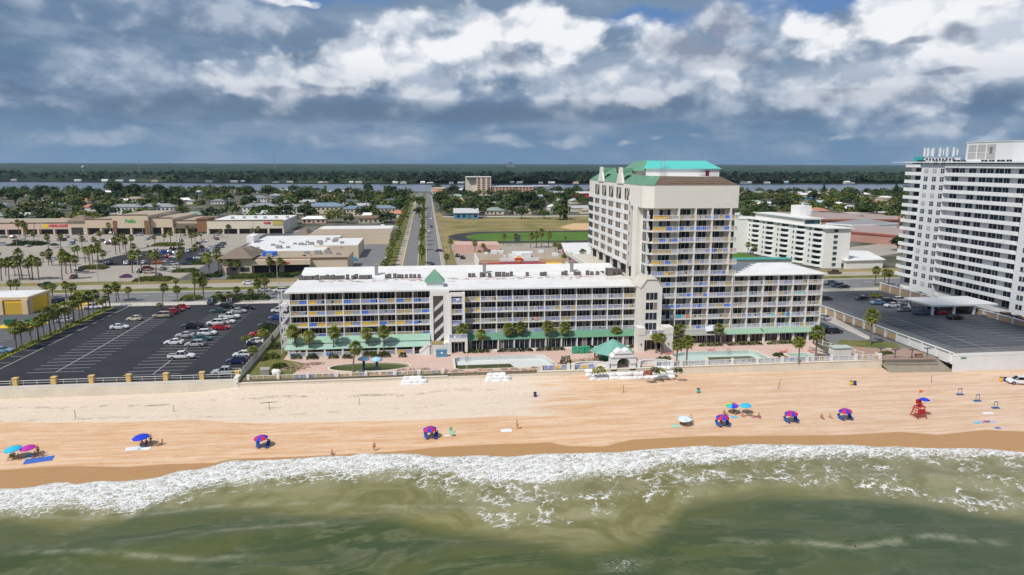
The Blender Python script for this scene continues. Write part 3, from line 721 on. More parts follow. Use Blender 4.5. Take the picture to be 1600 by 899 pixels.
m.face([(-34, 187.5, 15.0), (-34, 187.5, 15.35), (-34, 197, 16.9), (-34, 197, 15.0)]); m.face([(-34, 197, 15), (-34, 197, 16.9), (53.4, 197, 16.9), (53.4, 197, 15)])
m.build('roof', roofw, hw)
m = MB(); m.box(-.3, 3.9, 170.5, 174.7, 15.36, 16.6, 0); c = (1.8, 172.6)
q = [(-.7, 170.1), (4.3, 170.1), (4.3, 175.1), (-.7, 175.1)]; t = [(c[0]-.1, c[1]-.1), (c[0]+.1, c[1]-.1), (c[0]+.1, c[1]+.1), (c[0]-.1, c[1]+.1)]
m.prism(q, 16.6, 19.6, 1, top=t); m.build('roof_turret', [whiteb, green], hw)
m = MB()
def awning(m, x0, x1, ya, za, yb, zb, mi=0, t=.1):
    m.face([(x0, yb, zb), (x1, yb, zb), (x1, ya, za), (x0, ya, za)], mi); m.face([(x0, yb, zb-t), (x0, ya, za-t), (x1, ya, za-t), (x1, yb, zb-t)], mi)
    m.face([(x0, yb, zb-t), (x1, yb, zb-t), (x1, yb, zb), (x0, yb, zb)], mi); m.face([(x0, ya, za-t), (x0, yb, zb-t), (x0, yb, zb), (x0, ya, za)], mi); m.face([(x1, ya, za-t), (x1, ya, za), (x1, yb, zb), (x1, yb, zb-t)], mi)
awning(m, -33.6, .4, 167.85, 4.25, 165.6, 3.15); awning(m, -33.9, .4, 165.5, 2.95, 163.6, 2.15, 1)
m.build('awning', [greenl, ribbed('green_fascia_metal', (.35, .52, .43), .8)], hw)
m = MB(); awning(m, 9.4, 53.4, 167.85, 4.0, 165.2, 2.85); m.build('awning', green, hw)
m = MB()                                                         # patio under the left awning
for i in range(9): x = -33+4.19*i; m.box(x-.22, x+.22, 163.7, 164.1, 0, 2.2)
for i in range(8): m.box(-32.9+4.19*i, -29.2+4.19*i, 163.75, 163.95, 0, .25)
m.build('colonnade', cream, hw)
for i in range(7): rail(hw, -32.7+4.19*i, -29.1+4.19*i, 163.8, .25, [rnd.choice('gbgwy'), rnd.choice('ggw')], name='patio_railing')
for i in range(8): window(hw, -32.6+4.19*i, -29.3+4.19*i, 169.68, .1, 2.6, 3, glasst)
m = MB()
for i in range(12): x = 9.2+3.98*i; m.box(x-.13, x+.13, 165.3, 165.6, 0, 2.85)
m.box(9.2, 53.2, 165.32, 165.55, 0, .35); m.build('colonnade', white, hw)
for i in range(11): window(hw, 9.4+3.98*i, 12.95+3.98*i, 165.75, .36, 2.8, 3, glass)
# outside stairs on the south end
m = MB()
for k, z in enumerate(SL):
    z0 = z-2.75
    for x in (-35.6,):
        m.face([(x, 168.4, z0), (x, 171.4, z), (x, 171.4, z+1.0), (x, 168.4, z0+1.0)]); m.face([(x+.08, 168.4, z0), (x+.08, 168.4, z0+1.0), (x+.08, 171.4, z+1), (x+.08, 171.4, z)])
    m.face([(-35.5, 168.3, z0-.05), (-33.3, 168.3, z-.1), (-33.3, 168.3, z+.9), (-35.5, 168.3, z0+.95)])
    m.box(-35.5, -33.3, 168.32, 171.4, z-.25, z-.05)
for x, y in ((-35.6, 168.3), (-35.6, 171.5)): m.box(x, x+.2, y, y+.2, 0, 14.9)
m.build('staircase', M('stair_paint', None), hw)
#for p in (470, 476, 481, 486, 492, 497, 503, 507, 512, 516, 520, 525, 530, 535, 543, 552, 556, 564, 569, 574, 580, 590, 604, 609, 617, 623, 628, 635, 643, 648, 655, 664, 673, 734, 741, 752, 757, 765, 776, 780, 787, 793, 799, 824, 846, 852, 880, 884, 899, 905, 918, 925, 933, 941, 948, 953, 978, 984): pass
# ------------------------------------------------------------ air conditioners standing on the wing roof
def make_ac(w=.85, h=1.0):
    t = thing('air_conditioner', 'x', 'air conditioner', (0, 0, 0))
    MB().box(-w/2, w/2, -w/2, w/2, .12, h).box(-w/2, w/2, -w/2, -w/2+.1, 0, .12, 0).box(-w/2, w/2, w/2-.1, w/2, 0, .12, 0).build('cabinet', [dgrey], t)
    m = MB(); m.lathe([(0, h+.05), (w*.36, h+.05), (w*.4, h+.003)], 10); m.build('fan_grille', M('ac_grille', (.2, .2, .21), .5, .3, 5), t)
    m = MB(); m.box(-w*.42, w*.42, -w/2-.02, -w/2-.002, .25, h-.12); m.build('coil', M('ac_coil', (.16, .13, .12), .6, .4, 9), t)
    return proto(t)
acp = make_ac()
ACX = [470, 475, 480, 486, 491, 496.5, 503, 507, 512, 516, 521, 526, 531, 536, 543.5, 552, 557, 564, 569, 574, 579, 604, 609, 617, 623, 628, 635, 642, 648, 655, 734, 740, 752, 757, 765, 776, 781, 787, 793, 799, 824, 846, 852, 880, 884.5, 899, 905, 918, 924.5, 933, 941]
for i, p in enumerate(ACX):
    g = G(p, 437.5-(p-470)*.017, 15.35); lab = 'small dark rooftop condenser %s the green turret' % ('left of' if p < 690 else 'right of')
    put(acp, (g[0], 185.2+rnd.uniform(-.3, .3), 15.35), rnd.uniform(-.1, .1), (1, 1, rnd.choice((1, 1, 1.25))), lab, 'condensers on the hotel wing roof')
big = make_ac(1.9, 2.0)
for i, p in enumerate((950, 958, 966)):
    g = G(p, 429, 15.35); put(big, (g[0], 184+i*.8, 15.35), .1*i, (1, 1, 1-.12*i), ['leftmost of three large grey air handlers near the tower on the wing roof', 'large grey air handler in the middle of the three big units beside the hotel tower', 'large grey air handler closest to the cream hotel tower on the wing roof'][i], 'large air handlers on the wing roof')
for p, l in ((587, 'grey vent stack rising from the left half of the white wing roof'), (760, 'grey vent stack in the middle of the white wing roof, right of the green turret'), (904, 'grey vent stack near the tower end of the white wing roof')):
    g = G(p, 431, 16.0); m = MB(); m.box(g[0]-.45, g[0]+.45, 189, 189.8, 15.4, 18.4); m.box(g[0]-.6, g[0]+.6, 188.9, 189.9, 18.4, 18.7)
    tag(m.build('vent_stack', M('vent_grey', (.30, .28, .27), .8, .2, 2), at=(g[0], 189.4, 15.4)), l, 'vent', 'vent stacks on the wing roof')
m = MB()
for k in range(140):
    x = rnd.choice((rnd.uniform(-28, 0), rnd.uniform(5, 48))); y = rnd.uniform(180, 184); s = rnd.uniform(.08, .3); m.box(x-s*2, x+s*2, y-s*.6, y+s*.6, 15.352, 15.36+s*.3, rnd.choice((0, 0, 1)))
for k in range(20): x = rnd.uniform(4, 50); y = rnd.uniform(178, 185); m.box(x, x+rnd.uniform(.5, 2), y, y+.12, 15.353, 15.45, 1)
tag(m.build('roof_debris', [M('debris_grey', (.28, .24, .2), .9, .4, 2), M('debris_rust', (.42, .16, .09), .9, .4, 2)]), kind='stuff')
# ------------------------------------------------------------ gabled connector
cn = thing('hotel_entrance_tower', 'cream gabled entrance tower of the hotel with four stacked dark windows above glass doors', 'tower', (55.3, 165, 0), world=True)
m = MB(); m.box(52.6, 58.1, 163.6, 170.5, 3.0, 15.4); poly = [(52.6, 15.4), (58.1, 15.4), (56.6, 17.5), (54.1, 17.5)]
m.face([(x, 163.6, z) for x, z in poly]); m.face([(x, 171, z) for x, z in poly][::-1])
m.box(51.2, 60.2, 160.3, 163.55, 2.9, 4.2); m.box(51.2, 52.9, 160.3, 163.5, 0, 2.9); m.box(58.0, 60.2, 160.3, 163.5, 0, 2.9); m.box(51.2, 53.0, 160.2, 163.4, 4.2, 6.0); m.box(58.0, 60.2, 160.2, 163.4, 4.2, 6.0)
m.box(53, 58, 163.0, 163.5, 0, 2.9); m.build('wall', [cream], cn)
m = MB(); P = [(52.4, 15.35), (54.0, 17.55), (56.7, 17.55), (58.3, 15.35)]
for (a, za), (b, zb) in zip(P, P[1:]): m.face([(a, 163.4, za+.08), (b, 163.4, zb+.08), (b, 171.2, zb+.08), (a, 171.2, za+.08)]); m.face([(a, 163.4, za-.1), (a, 163.4, za+.08), (b, 163.4, zb+.08), (b, 163.4, zb-.1)][::-1])
m.build('roof', creamd, cn)
for z in (5.6, 8.2, 10.8, 13.3)[0:]: 
    w = window(cn, 53.9, 56.9, 163.58, z-.9, z+.9, 3, glass, white)
    MB().box(53.9, 56.9, 163.5, 163.545, z-.3, z-.2).build('frame', white, w)
rail(cn, 53.1, 57.9, 160.4, 4.21, 'wlw')
m = MB(); m.box(53.1, 57.9, 162.85, 162.95, 0, 2.8, 0); m.box(54.2, 56.6, 162.78, 162.84, 0, 2.4, 1)
for x in (54.35, 55.45): m.box(x, x+.95, 162.72, 162.77, .12, 2.28, 0)
m.build('door', [glasst, white], cn)
for x in (52.0, 59.0):
    MB().box(x-.12, x+.12, 160.1, 160.25, 1.7, 2.1).build('wall_lamp', dgrey, cn)
# ------------------------------------------------------------ annex
TS = [3.35, 6.2, 9.05, 11.9, 14.8]
an = thing('hotel_annex', 'cream six storey hotel annex with white hipped roof and hanging towels, right of the tower', 'hotel', (90, 175, 0), world=True)
wall = MB(); xa = [78.7, 82.8, 86.9, 91.0, 95.1, 99.2, 103.3]
bays(an, wall, xa, YF, 1.8, TS, 17.3, lambda i, j: [rnd.choice('wwglwct') for _ in range(3)], lambda i, j: rnd.choice((glassb, glass)), (.02, .88), 3, .34)
wall.box(78.9, 103.4, 169.85, 186, 0, 17.3); wall.box(78.8, 103.4, 169.6, 169.84, 0, 3.0)
for x in xa: wall.box(x-.25, x+.25, 165.9, 166.3, 0, 2.2)
wall.box(59.0, 103.5, 165.6, 167.8, 2.25, 2.45)
wall.build('wall', [cream], an)
m = MB(); m.prism([(78.6, 167.3), (104.2, 167.3), (104.2, 187), (78.6, 187)], 17.3, 17.55, 0); m.prism([(78.6, 167.3), (104.2, 167.3), (104.2, 187), (78.6, 187)], 17.56, 19.2, 0, top=[(80.5, 176.5), (96.5, 176.5), (96.5, 177.5), (80.5, 177.5)])
m.build('roof', roofw, an)
m = MB(); awning(m, 73.2, 86.6, 167.8, 3.25, 165.4, 2.45); awning(m, 86.9, 103.4, 167.8, 3.35, 165.4, 2.5); m.build('awning', ribbed('sage_metal_roof', (.27, .43, .31), .8), an)
m = MB(); awning(m, 60.4, 73.0, 167.8, 3.1, 165.4, 2.4); m.build('awning', M('bare_grey_awning', (.30, .31, .28), .8, .35, 1.2), an)
for i, (a, b) in enumerate(((60.6, 64.4), (64.9, 69.0), (69.3, 71.4), (74.9, 78.2), (78.9, 82.6), (83.0, 86.3), (87.4, 89.4), (91.4, 94.8), (95.3, 98.9), (99.4, 103))):
    window(an, a, b, 167.4, .12, 2.2, 3, (glasst if i < 6 else glassb))
m = MB(); m.box(71.8, 74.3, 167.3, 167.4, 0, 2.3, 1); m.box(72.0, 73.0, 167.25, 167.29, .05, 2.15, 0); m.box(73.1, 74.1, 167.25, 167.29, .05, 2.15, 0); m.build('door', [glassb, white], an)
# ------------------------------------------------------------ tower
tw = thing('hotel_tower', 'tall cream hotel tower with blank upper wall, green mansard and turquoise roof penthouse', 'hotel tower', (66, 195, 0), world=True)
US = [17.7, 20.55, 23.4, 26.25, 29.1, 31.95]; wall = MB()
xt = [58.9, 63.2, 67.6, 72.0, 78.5]
colt = lambda i, j: [rnd.choice('wlbtwgl' if j < 5 else 'wlwbty') for _ in range(3)]
bays(tw, wall, xt, YF, 1.8, TS, 17.42, colt, lambda i, j: rnd.choice((glassb, glass)), (.03, .84), 3, .38)
xu = [63.2, 67.6, 72.0, 76.9]
bays(tw, wall, xu, YF, 1.8, US, 34.75, colt, lambda i, j: rnd.choice((glassb, glass)), (.03, .86), 3, .38)
for j, z in enumerate(US):                                       # wide left balcony wrapping the chamfer, narrow right one
    h = 2.5
    wall.prism([(56.2, 167.2), (63.2, 167.2), (63.2, 169.8), (55.4, 169.8), (55.4, 168.4)], z-.28, z-.004)
    rail(tw, 56.3, 63.0, 167.3, z, [rnd.choice('bbwltyt') for _ in range(4)])
    yrail(tw, 55.6, 168.1, 169.7, z, 'w'); wall.box(76.9, 79.0, 167.9, 169.8, z-.28, z-.004); rail(tw, 77.15, 79.0, 167.95, z, 'tw')
    window(tw, 58.6, 61.6, 169.75, z+.02, z+2.4, 3, glassb); xwindow(tw, 55.55, 170.2, 173.2, z+.1, z+2.35, 2, glassb, white)
    window(tw, 55.9, 57.0, 169.75, z+.02, z+2.4, 1, glass); window(tw, 77.5, 78.7, 169.75, z+.02, z+2.4, 1, glassb)
wall.box(55.6, 78.4, 169.8, 175, 17.0, 34.75); wall.box(58.9, 78.4, 169.82, 226, 0, 17.0)
wall.prism([(54.3, 170.6), (56.6, 168.0), (78.7, 168.0), (78.7, 228), (54.3, 228)][::1], 34.75, 40.4, 0)      # blank crown
wall.prism([(54.3, 174.5), (55.8, 174.5), (55.8, 178.2), (54.3, 178.2)], 0, 34.75)                           # shear wall and recess
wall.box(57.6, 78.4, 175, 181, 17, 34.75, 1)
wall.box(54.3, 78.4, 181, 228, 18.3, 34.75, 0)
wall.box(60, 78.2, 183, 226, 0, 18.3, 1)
for k in range(6): y = 183+8.4*k; wall.box(54.5, 55.2, y, y+.7, 0, 18.3)
# white sills running along the south face
for z in [18.6+2.72*k for k in range(7)]: wall.box(54.12, 54.3, 181, 228, z, z+.95, 2)
YW = [(178.9, 185.6), (187.0, 194.0), (195.2, 202.2), (203.2, 210.3), (211.6, 219.2)]; YW = [(a+2.6, b+1.2) for a, b in YW]
for z in [18.3+2.72*k for k in range(7)]:
    for y in [YW[0][0]-.5]+[b+.2 for a, b in YW]: wall.box(53.95, 54.298, y, y+.5, z, z+2.72, 0)
wall.build('wall', [cream, creamd, whiteb], tw)
for k in range(6):
    z = 19.65+2.72*k
    for a, b in YW:
        m = MB(); c = (a+b)/2
        for (p, q) in ((a+.6, c-.5), (c+.2, b-.6)):
            m.box(54.2, 54.29, p, q, z, z+1.55, 0); m.box(54.16, 54.198, (p+q)/2-.04, (p+q)/2+.04, z, z+1.55, 1)
        m.box(54.15, 54.199, a+.5, b-.5, z-.1, z-.001, 1)
        m.build('window', [M('window_bronze', (.06, .035, .032), .35, .3, 1), white], tw)
    yw = MB().box(54.2, 54.29, 222.3, 227.6, z-.2, z+1.9).build('window', [glassb], tw)
for a, b in YW:
    m = MB(); m.box(54.2, 54.29, a+.5, b-.7, 36.1, 39.2, 0); m.face([(54.15, a+.5, 39.2), (54.15, (a+b)/2, 36.2), (54.15, (a+b)/2+.9, 36.2), (54.15, a+1.2, 39.2)], 1)
    m.box(54.1, 54.198, (a+b)/2-.3, (a+b)/2+.2, 36.1, 39.2, 1); m.build('window', [dark, creamd], tw)
m = MB()                                                         # garage decks under the overhang
for z in (3.2, 7.2, 11.2, 15.0):
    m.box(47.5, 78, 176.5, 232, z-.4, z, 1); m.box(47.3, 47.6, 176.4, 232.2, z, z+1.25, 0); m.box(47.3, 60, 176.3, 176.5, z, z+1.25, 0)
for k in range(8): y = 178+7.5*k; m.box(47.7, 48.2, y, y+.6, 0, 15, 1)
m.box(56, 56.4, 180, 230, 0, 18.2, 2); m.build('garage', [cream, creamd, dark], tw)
m = MB()                                                         # roofs
m.face([(54.2, 170.6, 40.42), (56.4, 168.0, 40.42), (59.2, 171.8, 42.7), (57.2, 173.6, 42.7)]); m.face([(54.2, 228, 40.42), (54.2, 170.6, 40.42), (57.2, 173.6, 42.7), (57.2, 226, 42.7)])
m.face([(54.2, 228, 40.42), (57.2, 226, 42.7), (75.5, 226, 42.7), (78.7, 228, 40.42)]); m.build('mansard', ribbed('green_mansard', (.115, .26, .165), .8, 'Y'), tw)
m = MB(); m.face([(56.4, 168.0, 40.42), (78.75, 168.0, 40.42), (75.5, 172.2, 42.5), (59.2, 171.8, 42.7)]); m.face([(78.75, 168, 40.42), (78.75, 228, 40.42), (75.5, 226, 42.7), (75.5, 172.2, 42.5)])
for k in range(5): x = 60.5+3.3*k; m.box(x, x+2.9, 168.9, 169.15, 41.0, 41.08, 1); m.box(x, x+2.9, 169.7, 169.9, 41.42, 41.5, 1)
m.build('stripped_mansard', [brownr, ply], tw)
m = MB(); m.box(57.1, 75.6, 172.4, 226.1, 42.3, 42.45); m.build('roof', roofw, tw)
for y in (191, 212.6):
    m = MB(); P = [(-3.3, 40.3), (3.3, 40.3), (1.3, 43.2), (1.1, 44.7), (-1.1, 44.7), (-1.3, 43.2)]
    m.face([(54.0, y+a, z) for a, z in P], 0); m.face([(54.6, y+a, z) for a, z in P][::-1], 0)
    for (a, za), (b, zb) in zip(P, P[1:]+P[:1]): m.face([(54.0, y+a, za), (54.6, y+a, za), (54.6, y+b, zb), (54.0, y+b, zb)], 0)
    m.face([(54.6, y-1.5, 42.6), (54.6, y-1.1, 44.5), (58.6, y-1.1, 44.5), (58.6, y-2.2, 42.5)], 1); m.face([(54.6, y-1.1, 44.5), (54.6, y+1.1, 44.5), (58.6, y+1.1, 44.5), (58.6, y-1.1, 44.5)], 1); m.face([(54.6, y+1.1, 44.5), (54.6, y+2, 42.5), (58.6, y+2, 42.5), (58.6, y+1.1, 44.5)], 1)
    m.build('dormer', [cream, ribbed('green_mansard', None)], tw)
m = MB(); m.box(60.0, 81.0, 186, 200, 42.2, 44.4, 0); m.box(57.5, 60, 187, 199, 40.5, 43.8, 1); m.box(78.5, 81, 186, 200, 38, 42.2, 0); 
m.build('penthouse', [M('penthouse_white', (.74, .72, .70), .7, .05, .3), creamd], tw)
m = MB(); m.prism([(59.6, 185.5), (81.5, 185.5), (81.5, 200.5), (59.6, 200.5)], 44.4, 46.6, 0, top=[(62.0, 191), (79.0, 191), (79.0, 195), (62.0, 195)]); m.build('penthouse_roof', teal, tw)
m = MB(); m.prism([(56.9, 186.2), (59.5, 185.6), (59.5, 200.2), (56.9, 199.5)], 43.8, 46.5, 0, top=[(59.3, 191), (62, 191), (62, 195), (59.3, 195)]); m.build('penthouse_roof', green, tw)
MB().box(77.0, 78.0, 185.93, 185.99, 42.3, 43.9).build('door', M('door_maroon', (.16, .02, .05), .5, .1, 1), tw)
m = MB()
for x in (63.8, 65.0): m.tube((x, 185.3, 42.4), (x, 185.3, 49), .05)
for k in range(14): m.tube((63.8, 185.3, 42.8+.45*k), (65, 185.3, 43.0+.45*k), .03, n=4)
m.build('ladder_mast', grey, tw)
# ------------------------------------------------------------ laundry hung on balconies
def towel(x, z, w, h, col, label, name='towel', cat='towel', y=YF):
    m = MB(); n = 5
    for i in range(n):
        a = x+w*i/n; b = x+w*(i+1)/n; da = .03*math.sin(i*2.1); db = .03*math.sin((i+1)*2.1)
        m.face([(a, y-.07-da, z+1.14-h), (b, y-.07-db, z+1.14-h), (b, y-.05, z+1.14), (a, y-.05, z+1.14)]); m.face([(a, y-.05, z+1.145), (b, y-.05, z+1.145), (b, y+.06, z+1.14), (a, y+.06, z+1.14)]); m.face([(b, y+.06, z+1.14-h*.6), (a, y+.06, z+1.14-h*.6), (a, y+.06, z+1.14), (b, y+.06, z+1.14)])
    tag(m.build(name, M('cloth_'+col, {'navy': (.02, .03, .10), 'white': (.75, .76, .8), 'teal': (.05, .45, .42), 'coral': (.75, .22, .13), 'orange': (.75, .33, .05), 'blue': (.04, .25, .55), 'green': (.12, .35, .10), 'purple': (.22, .08, .32), 'pink': (.6, .3, .3)}[col], .95, .15, 3), at=(x, y, z)), label, cat, 'towels hung on the hotel railings')
towel(60.9, 6.2, .9, .9, 'navy', 'navy towel hung over the railing just right of the entrance tower'); towel(62.0, 6.2, 1.0, .75, 'white', 'white towel on the railing beside the navy towel')
towel(63.8, 6.2, 1.1, .8, 'teal', 'teal towel on the railing left of the coral towel'); towel(66.2, 6.2, 1.0, .7, 'coral', 'coral towel on the railing right of the teal towel')
towel(91.7, 6.2, .6, .7, 'orange', 'orange towel hung on the annex railing'); towel(92.6, 6.2, .5, .5, 'green', 'small green cloth between the orange and blue towels on the annex'); towel(93.8, 6.2, .8, 1.1, 'blue', 'long blue towel hung on the annex railing')
towel(6.0, 12.1, .8, .6, 'purple', 'purple towel on the top balcony above the pool entrance'); towel(6.9, 12.1, .8, .6, 'white', 'white towel on the top balcony beside the purple towel', y=166.4); towel(26.6, 6.55, 1.0, .8, 'pink', 'pink beach towel hung on a railing in the middle of the long wing')
# ------------------------------------------------------------ big right-hand condo tower
bt = thing('condo_tower', 'tall pale grey condominium with long white balcony bands at the right edge', 'condominium', (190, 215, 0), world=True)
pale = M('pale_grey_stucco', (.70, .71, .72), .8, .08, .2, sc2=1.5); band = M('balcony_white', (.80, .81, .81), .7, .12, .4, sc2=2)
m = MB(); m.box(178.2, 200, 168, 238.8, 0, 46.2, 0); m.box(176.6, 178.2, 219.9, 231.5, 0, 46.2, 0); m.box(176.5, 178.1, 166, 186.9, 0, 46.2, 0)
m.build('wall', [pale], bt)
m = MB(); m.box(175.6, 201, 165, 239.6, 46.25, 46.65); m.box(175.4, 178, 239.6, 246, 46.3, 46.5); m.build('roof', whiteb, bt)
fl = [2.0+2.86*k for k in range(16)]
bm1 = glass_mat('condo_glass', (.010, .014, .04), (.035, .07, .085)); 
for k, z in enumerate(fl[1:] if True else fl):
    m = MB(); m.box(176.3, 178.15, 187, 219.8, z-.25, z, 0); m.box(176.3, 176.42, 187, 219.8, z, z+.95, 0); m.box(176.42, 177.9, 219.65, 219.8, z, z+.95, 0); m.build('balcony', band, bt)
    m = MB(); m.box(176.0, 178.15, 231.6, 239.2, z-.25, z, 0); m.box(176.0, 176.15, 231.6, 239.2, z, z+.95, 0); m.box(176.15, 178.1, 231.6, 231.75, z, z+.95, 0); m.box(176.15, 178.1, 239.05, 239.2, z, z+.95); m.build('balcony', band, bt)
pat = [(188.6, 191.4), (194.6, 196.6), (197.2, 200.2), (201.2, 203.4), (204, 206.5), (208.2, 211), (213.1, 215), (215.6, 218.5)]
ws = []
for k, z in enumerate(fl[::-1]):
    for a, b in pat:
        if rnd.random() < .93: ws.append((z, [(178.08, 178.19, a, b, z+.1, z+2.35, 0), (178.04, 178.081, (a+b)/2-.05, (a+b)/2+.05, z+.1, z+2.2, 1)]))
    for a, b in ((220.2, 221.9), (223.9, 225.7), (228.0, 229.8)):
        g = 0 if rnd.random() < .75 else 2
        ws.append((z+99, [(176.5, 176.59, a, b, z+.8, z+2.25, g), (176.45, 176.501, (a+b)/2-.05, (a+b)/2+.05, z+.8, z+2.25, 1), (176.45, 176.502, a, b, z+1.48, z+1.56, 1)]))
    ws.append((z+99, [(178.08, 178.19, 232.2, 236.4, z+.1, z+2.3, 0)])); ws.append((z+98, [(176.4, 176.49, 182.4, 184.6, z+.8, z+2.2, 0), (176.35, 176.401, 183.4, 183.55, z+.8, z+2.2, 1)]))
ws.sort(key=lambda w: -w[0]); rest = MB()
for i, (z, bs) in enumerate(ws):
    m = MB() if i < 100 else rest
    for b in bs: m.box(*b)
    if i < 100: m.build('window', [bm1, whiteb, M('blind', (.40, .42, .42), .8, .2, 1)], bt)
rest.build('windows', [bm1, whiteb, M('blind', None)], bt)['kind'] = 'stuff'
m = MB(); m.box(180, 196, 197, 215.6, 46.7, 52.9, 0); m.box(179.8, 196.2, 196.8, 215.8, 52.9, 53.1, 0); m.build('plant_room', whiteb, bt)
m = MB(); lv = M('louvre', (.42, .41, .40), .7, .15, 3, stretch=(1, 1, 9))
for a, b in ((211.3, 214.6), (207.4, 210.7), (203.3, 206.8)):
    for zz in ((47.6, 49.6), (50.0, 52.1)): m.box(179.9, 179.99, a, b, zz[0], zz[1])
split(m, 'louvre_panel', lv, bt)
def text(body, size, loc, rot, mat, parent=None, ext=.03, name='lettering', off=None):
    c = bpy.data.curves.new(name, 'FONT'); c.body = body; c.size = size; c.extrude = ext; c.align_x = 'CENTER'; c.align_y = 'CENTER'; c.resolution_u = 3
    if off: c.offset = off
    o = bpy.data.objects.new(name+'_tmp', c); S.collection.objects.link(o); bpy.context.view_layer.update()
    me = bpy.data.meshes.new_from_object(o.evaluated_get(bpy.context.evaluated_depsgraph_get())); bpy.data.objects.remove(o)
    me.materials.clear(); me.materials.append(mat); ob = bpy.data.objects.new(name, me); S.collection.objects.link(ob)
    ob.rotation_euler = rot; ob.location = Vector(loc)-(Vector(parent['_o']) if parent and '_o' in parent else Vector((0, 0, 0)))
    if parent: ob.parent = parent
    return ob
text('S', 2.6, (179.8, 205.0, 50.2), (R(90), 0, R(-90)), M('sign_grey', (.16, .15, .15), .6, .1, 1), bt, name='logo_letter', off=.06)
m = MB()                                                         # panel antennas along the parapet
for i, y in enumerate((233.6, 231.9, 229.4, 226.0, 222.6, 219.6)):
    m.tube((179, y, 46.7), (179, y, 51.4), .09); m.box(178.5, 178.85, y-.35, y+.35, 48.4, 51.5); 
    if i % 2: m.tube((179, y, 50), (179, y-1.6, 50), .05); m.box(178.6, 178.8, y-1.9, y-1.5, 48.8, 51.0)
    m.tube((179, y, 48.4), (180.4, y, 46.7), .04)
m.box(178.9, 180.2, 218, 234, 46.7, 48.0)
m.build('antenna', whiteb, bt)
m = MB(); 
for i in range(9): m.box(178.8, 178.88, 219+1.6*i, 220+1.6*i, 46.95, 47.8)
m.build('antenna_equipment', dgrey, bt)
MB().box(178.4, 180, 234.5, 238.5, 46.7, 48.4).build('equipment_cabinet', M('cabinet_teal', (.03, .33, .32), .5, .1, 1), bt)
# front podium wall of its car park
pw = thing('parking_wall', 'long white retaining wall with grey rail facing the beach below the raised car park', 'wall', (140, 143, -2), world=True)
m = MB(); m.box(122.2, 210, 142.6, 142.9, -2.6, 2.2, 0); m.box(122.1, 210, 142.55, 142.95, 1.55, 1.75, 0); m.box(122.2, 122.5, 142.9, 204, -.5, 2.2, 0); m.box(122.1, 122.6, 204, 231, -.5, 1.5, 0); m.build('wall', [whiteb], pw)
m = MB(); y = 143.6
while y < 228: 
    h = 2.2 if y < 204 else 1.5
    m.box(121.95, 122.19, y, y+.5, -.1, h+.15, 0)
    if y > 158: m.box(122.05, 122.195, y+.7, y+4.2, .15, h-.45, 1)
    y += 4.7
m.box(121.9, 122.65, 143, 204, 2.2, 2.32, 0); m.build('pilaster', [whiteb, tan], pw)
m = MB()
def meshrail(m, p, q, z, h, step=.6, r=.025):
    L = math.dist(p, q); n = max(1, int(L/step))
    for i in range(n+1):
        x = p[0]+(q[0]-p[0])*i/n; y = p[1]+(q[1]-p[1])*i/n; m.tube((x, y, z), (x, y, z+h), r, n=4)
    for f in (.06, .5, 1.): m.tube((*p, z+h*f), (*q, z+h*f), r*1.3, n=4)
meshrail(m, (122.35, 142.8), (200, 142.8), 2.2, 1.15, .28, .035); meshrail(m, (122.35, 142.8), (122.35, 204), 2.32, 1.0, .35, .03); m.build('railing', M('galvanised', (.38, .39, .40), .5, .15, 2, metal=.4), pw)
MB().box(123.9, 125.3, 142.50, 142.54, .95, 1.3).build('sign_plate', M('plate_green', (.03, .25, .18), .6, .1, 1), pw)
# tan walls on the far side of the lot
bw = thing('boundary_wall', 'tan panelled boundary wall with white posts below the grey condominium', 'wall', (168, 200, 0), world=True)
m = MB(); m.box(165.0, 165.25, 146, 232, -.1, 2.7, 1); y = 146.0
while y < 232: m.box(164.8, 165.4, y, y+.5, -.1, 3.05, 0); y += 5.3
m.box(164.85, 165.35, 146, 232, 2.7, 2.9, 0); m.build('wall', [whiteb, tan], bw)
cp = thing('carport', 'flat white carport canopy on posts in the car park below the grey condominium', 'canopy', (158, 192, 0), world=True)
m = MB(); m.prism([(148.9, 184.6), (170.5, 184.6), (170.5, 197), (148.9, 197)], 4.0, 4.5); m.build('canopy_roof', whiteb, cp)
for x in (150, 157, 163.6):
    for y in (185.6, 195.6): MB().box(x-.3, x+.3, y-.3, y+.3, .5, 4).build('post', whiteb, cp)
# ------------------------------------------------------------ white condo behind the annex
wc = thing('condo_building', 'white seven storey L shaped condominium with curved balconies and rooftop tower behind the annex', 'condominium', (172, 300, 0), world=True)
m = MB(); A = [(174.5, 285), (186, 284), (178.5, 346), (166, 342)]; B = [(166, 341.5), (178, 346), (173, 356), (128, 357), (128, 346)]
m.prism(A, 0, 17.6, 0); m.prism(B, 0, 17.4, 0); m.prism([(172.5, 300), (181, 300), (177, 340), (168, 338)], 17.9, 20.8, 0); m.prism([(177.5, 312), (183, 312), (182, 320), (177, 320)], 20.8, 26, 0); m.prism([(131, 347.5), (150, 347.5), (150, 356), (131, 356)], 17.6, 20.5, 0); m.prism([(133, 349), (139, 349), (139, 355), (133, 355)], 20.5, 24)
m.build('wall', [white], wc)
m = MB(); e = .8
m.prism([(173.6, 283.9), (187, 283), (179.4, 347), (165, 342.6)], 17.62, 17.95); m.prism([(165, 341.4), (178.5, 345), (174, 357), (127, 358), (127, 345)], 17.42, 17.6); m.prism([(171.6, 299), (182, 299), (178, 341), (167, 339)], 20.82, 21.1); m.build('roof', roofw, wc)
m0 = glass_mat('condo_glass_teal', (.01, .03, .04), (.06, .14, .15))
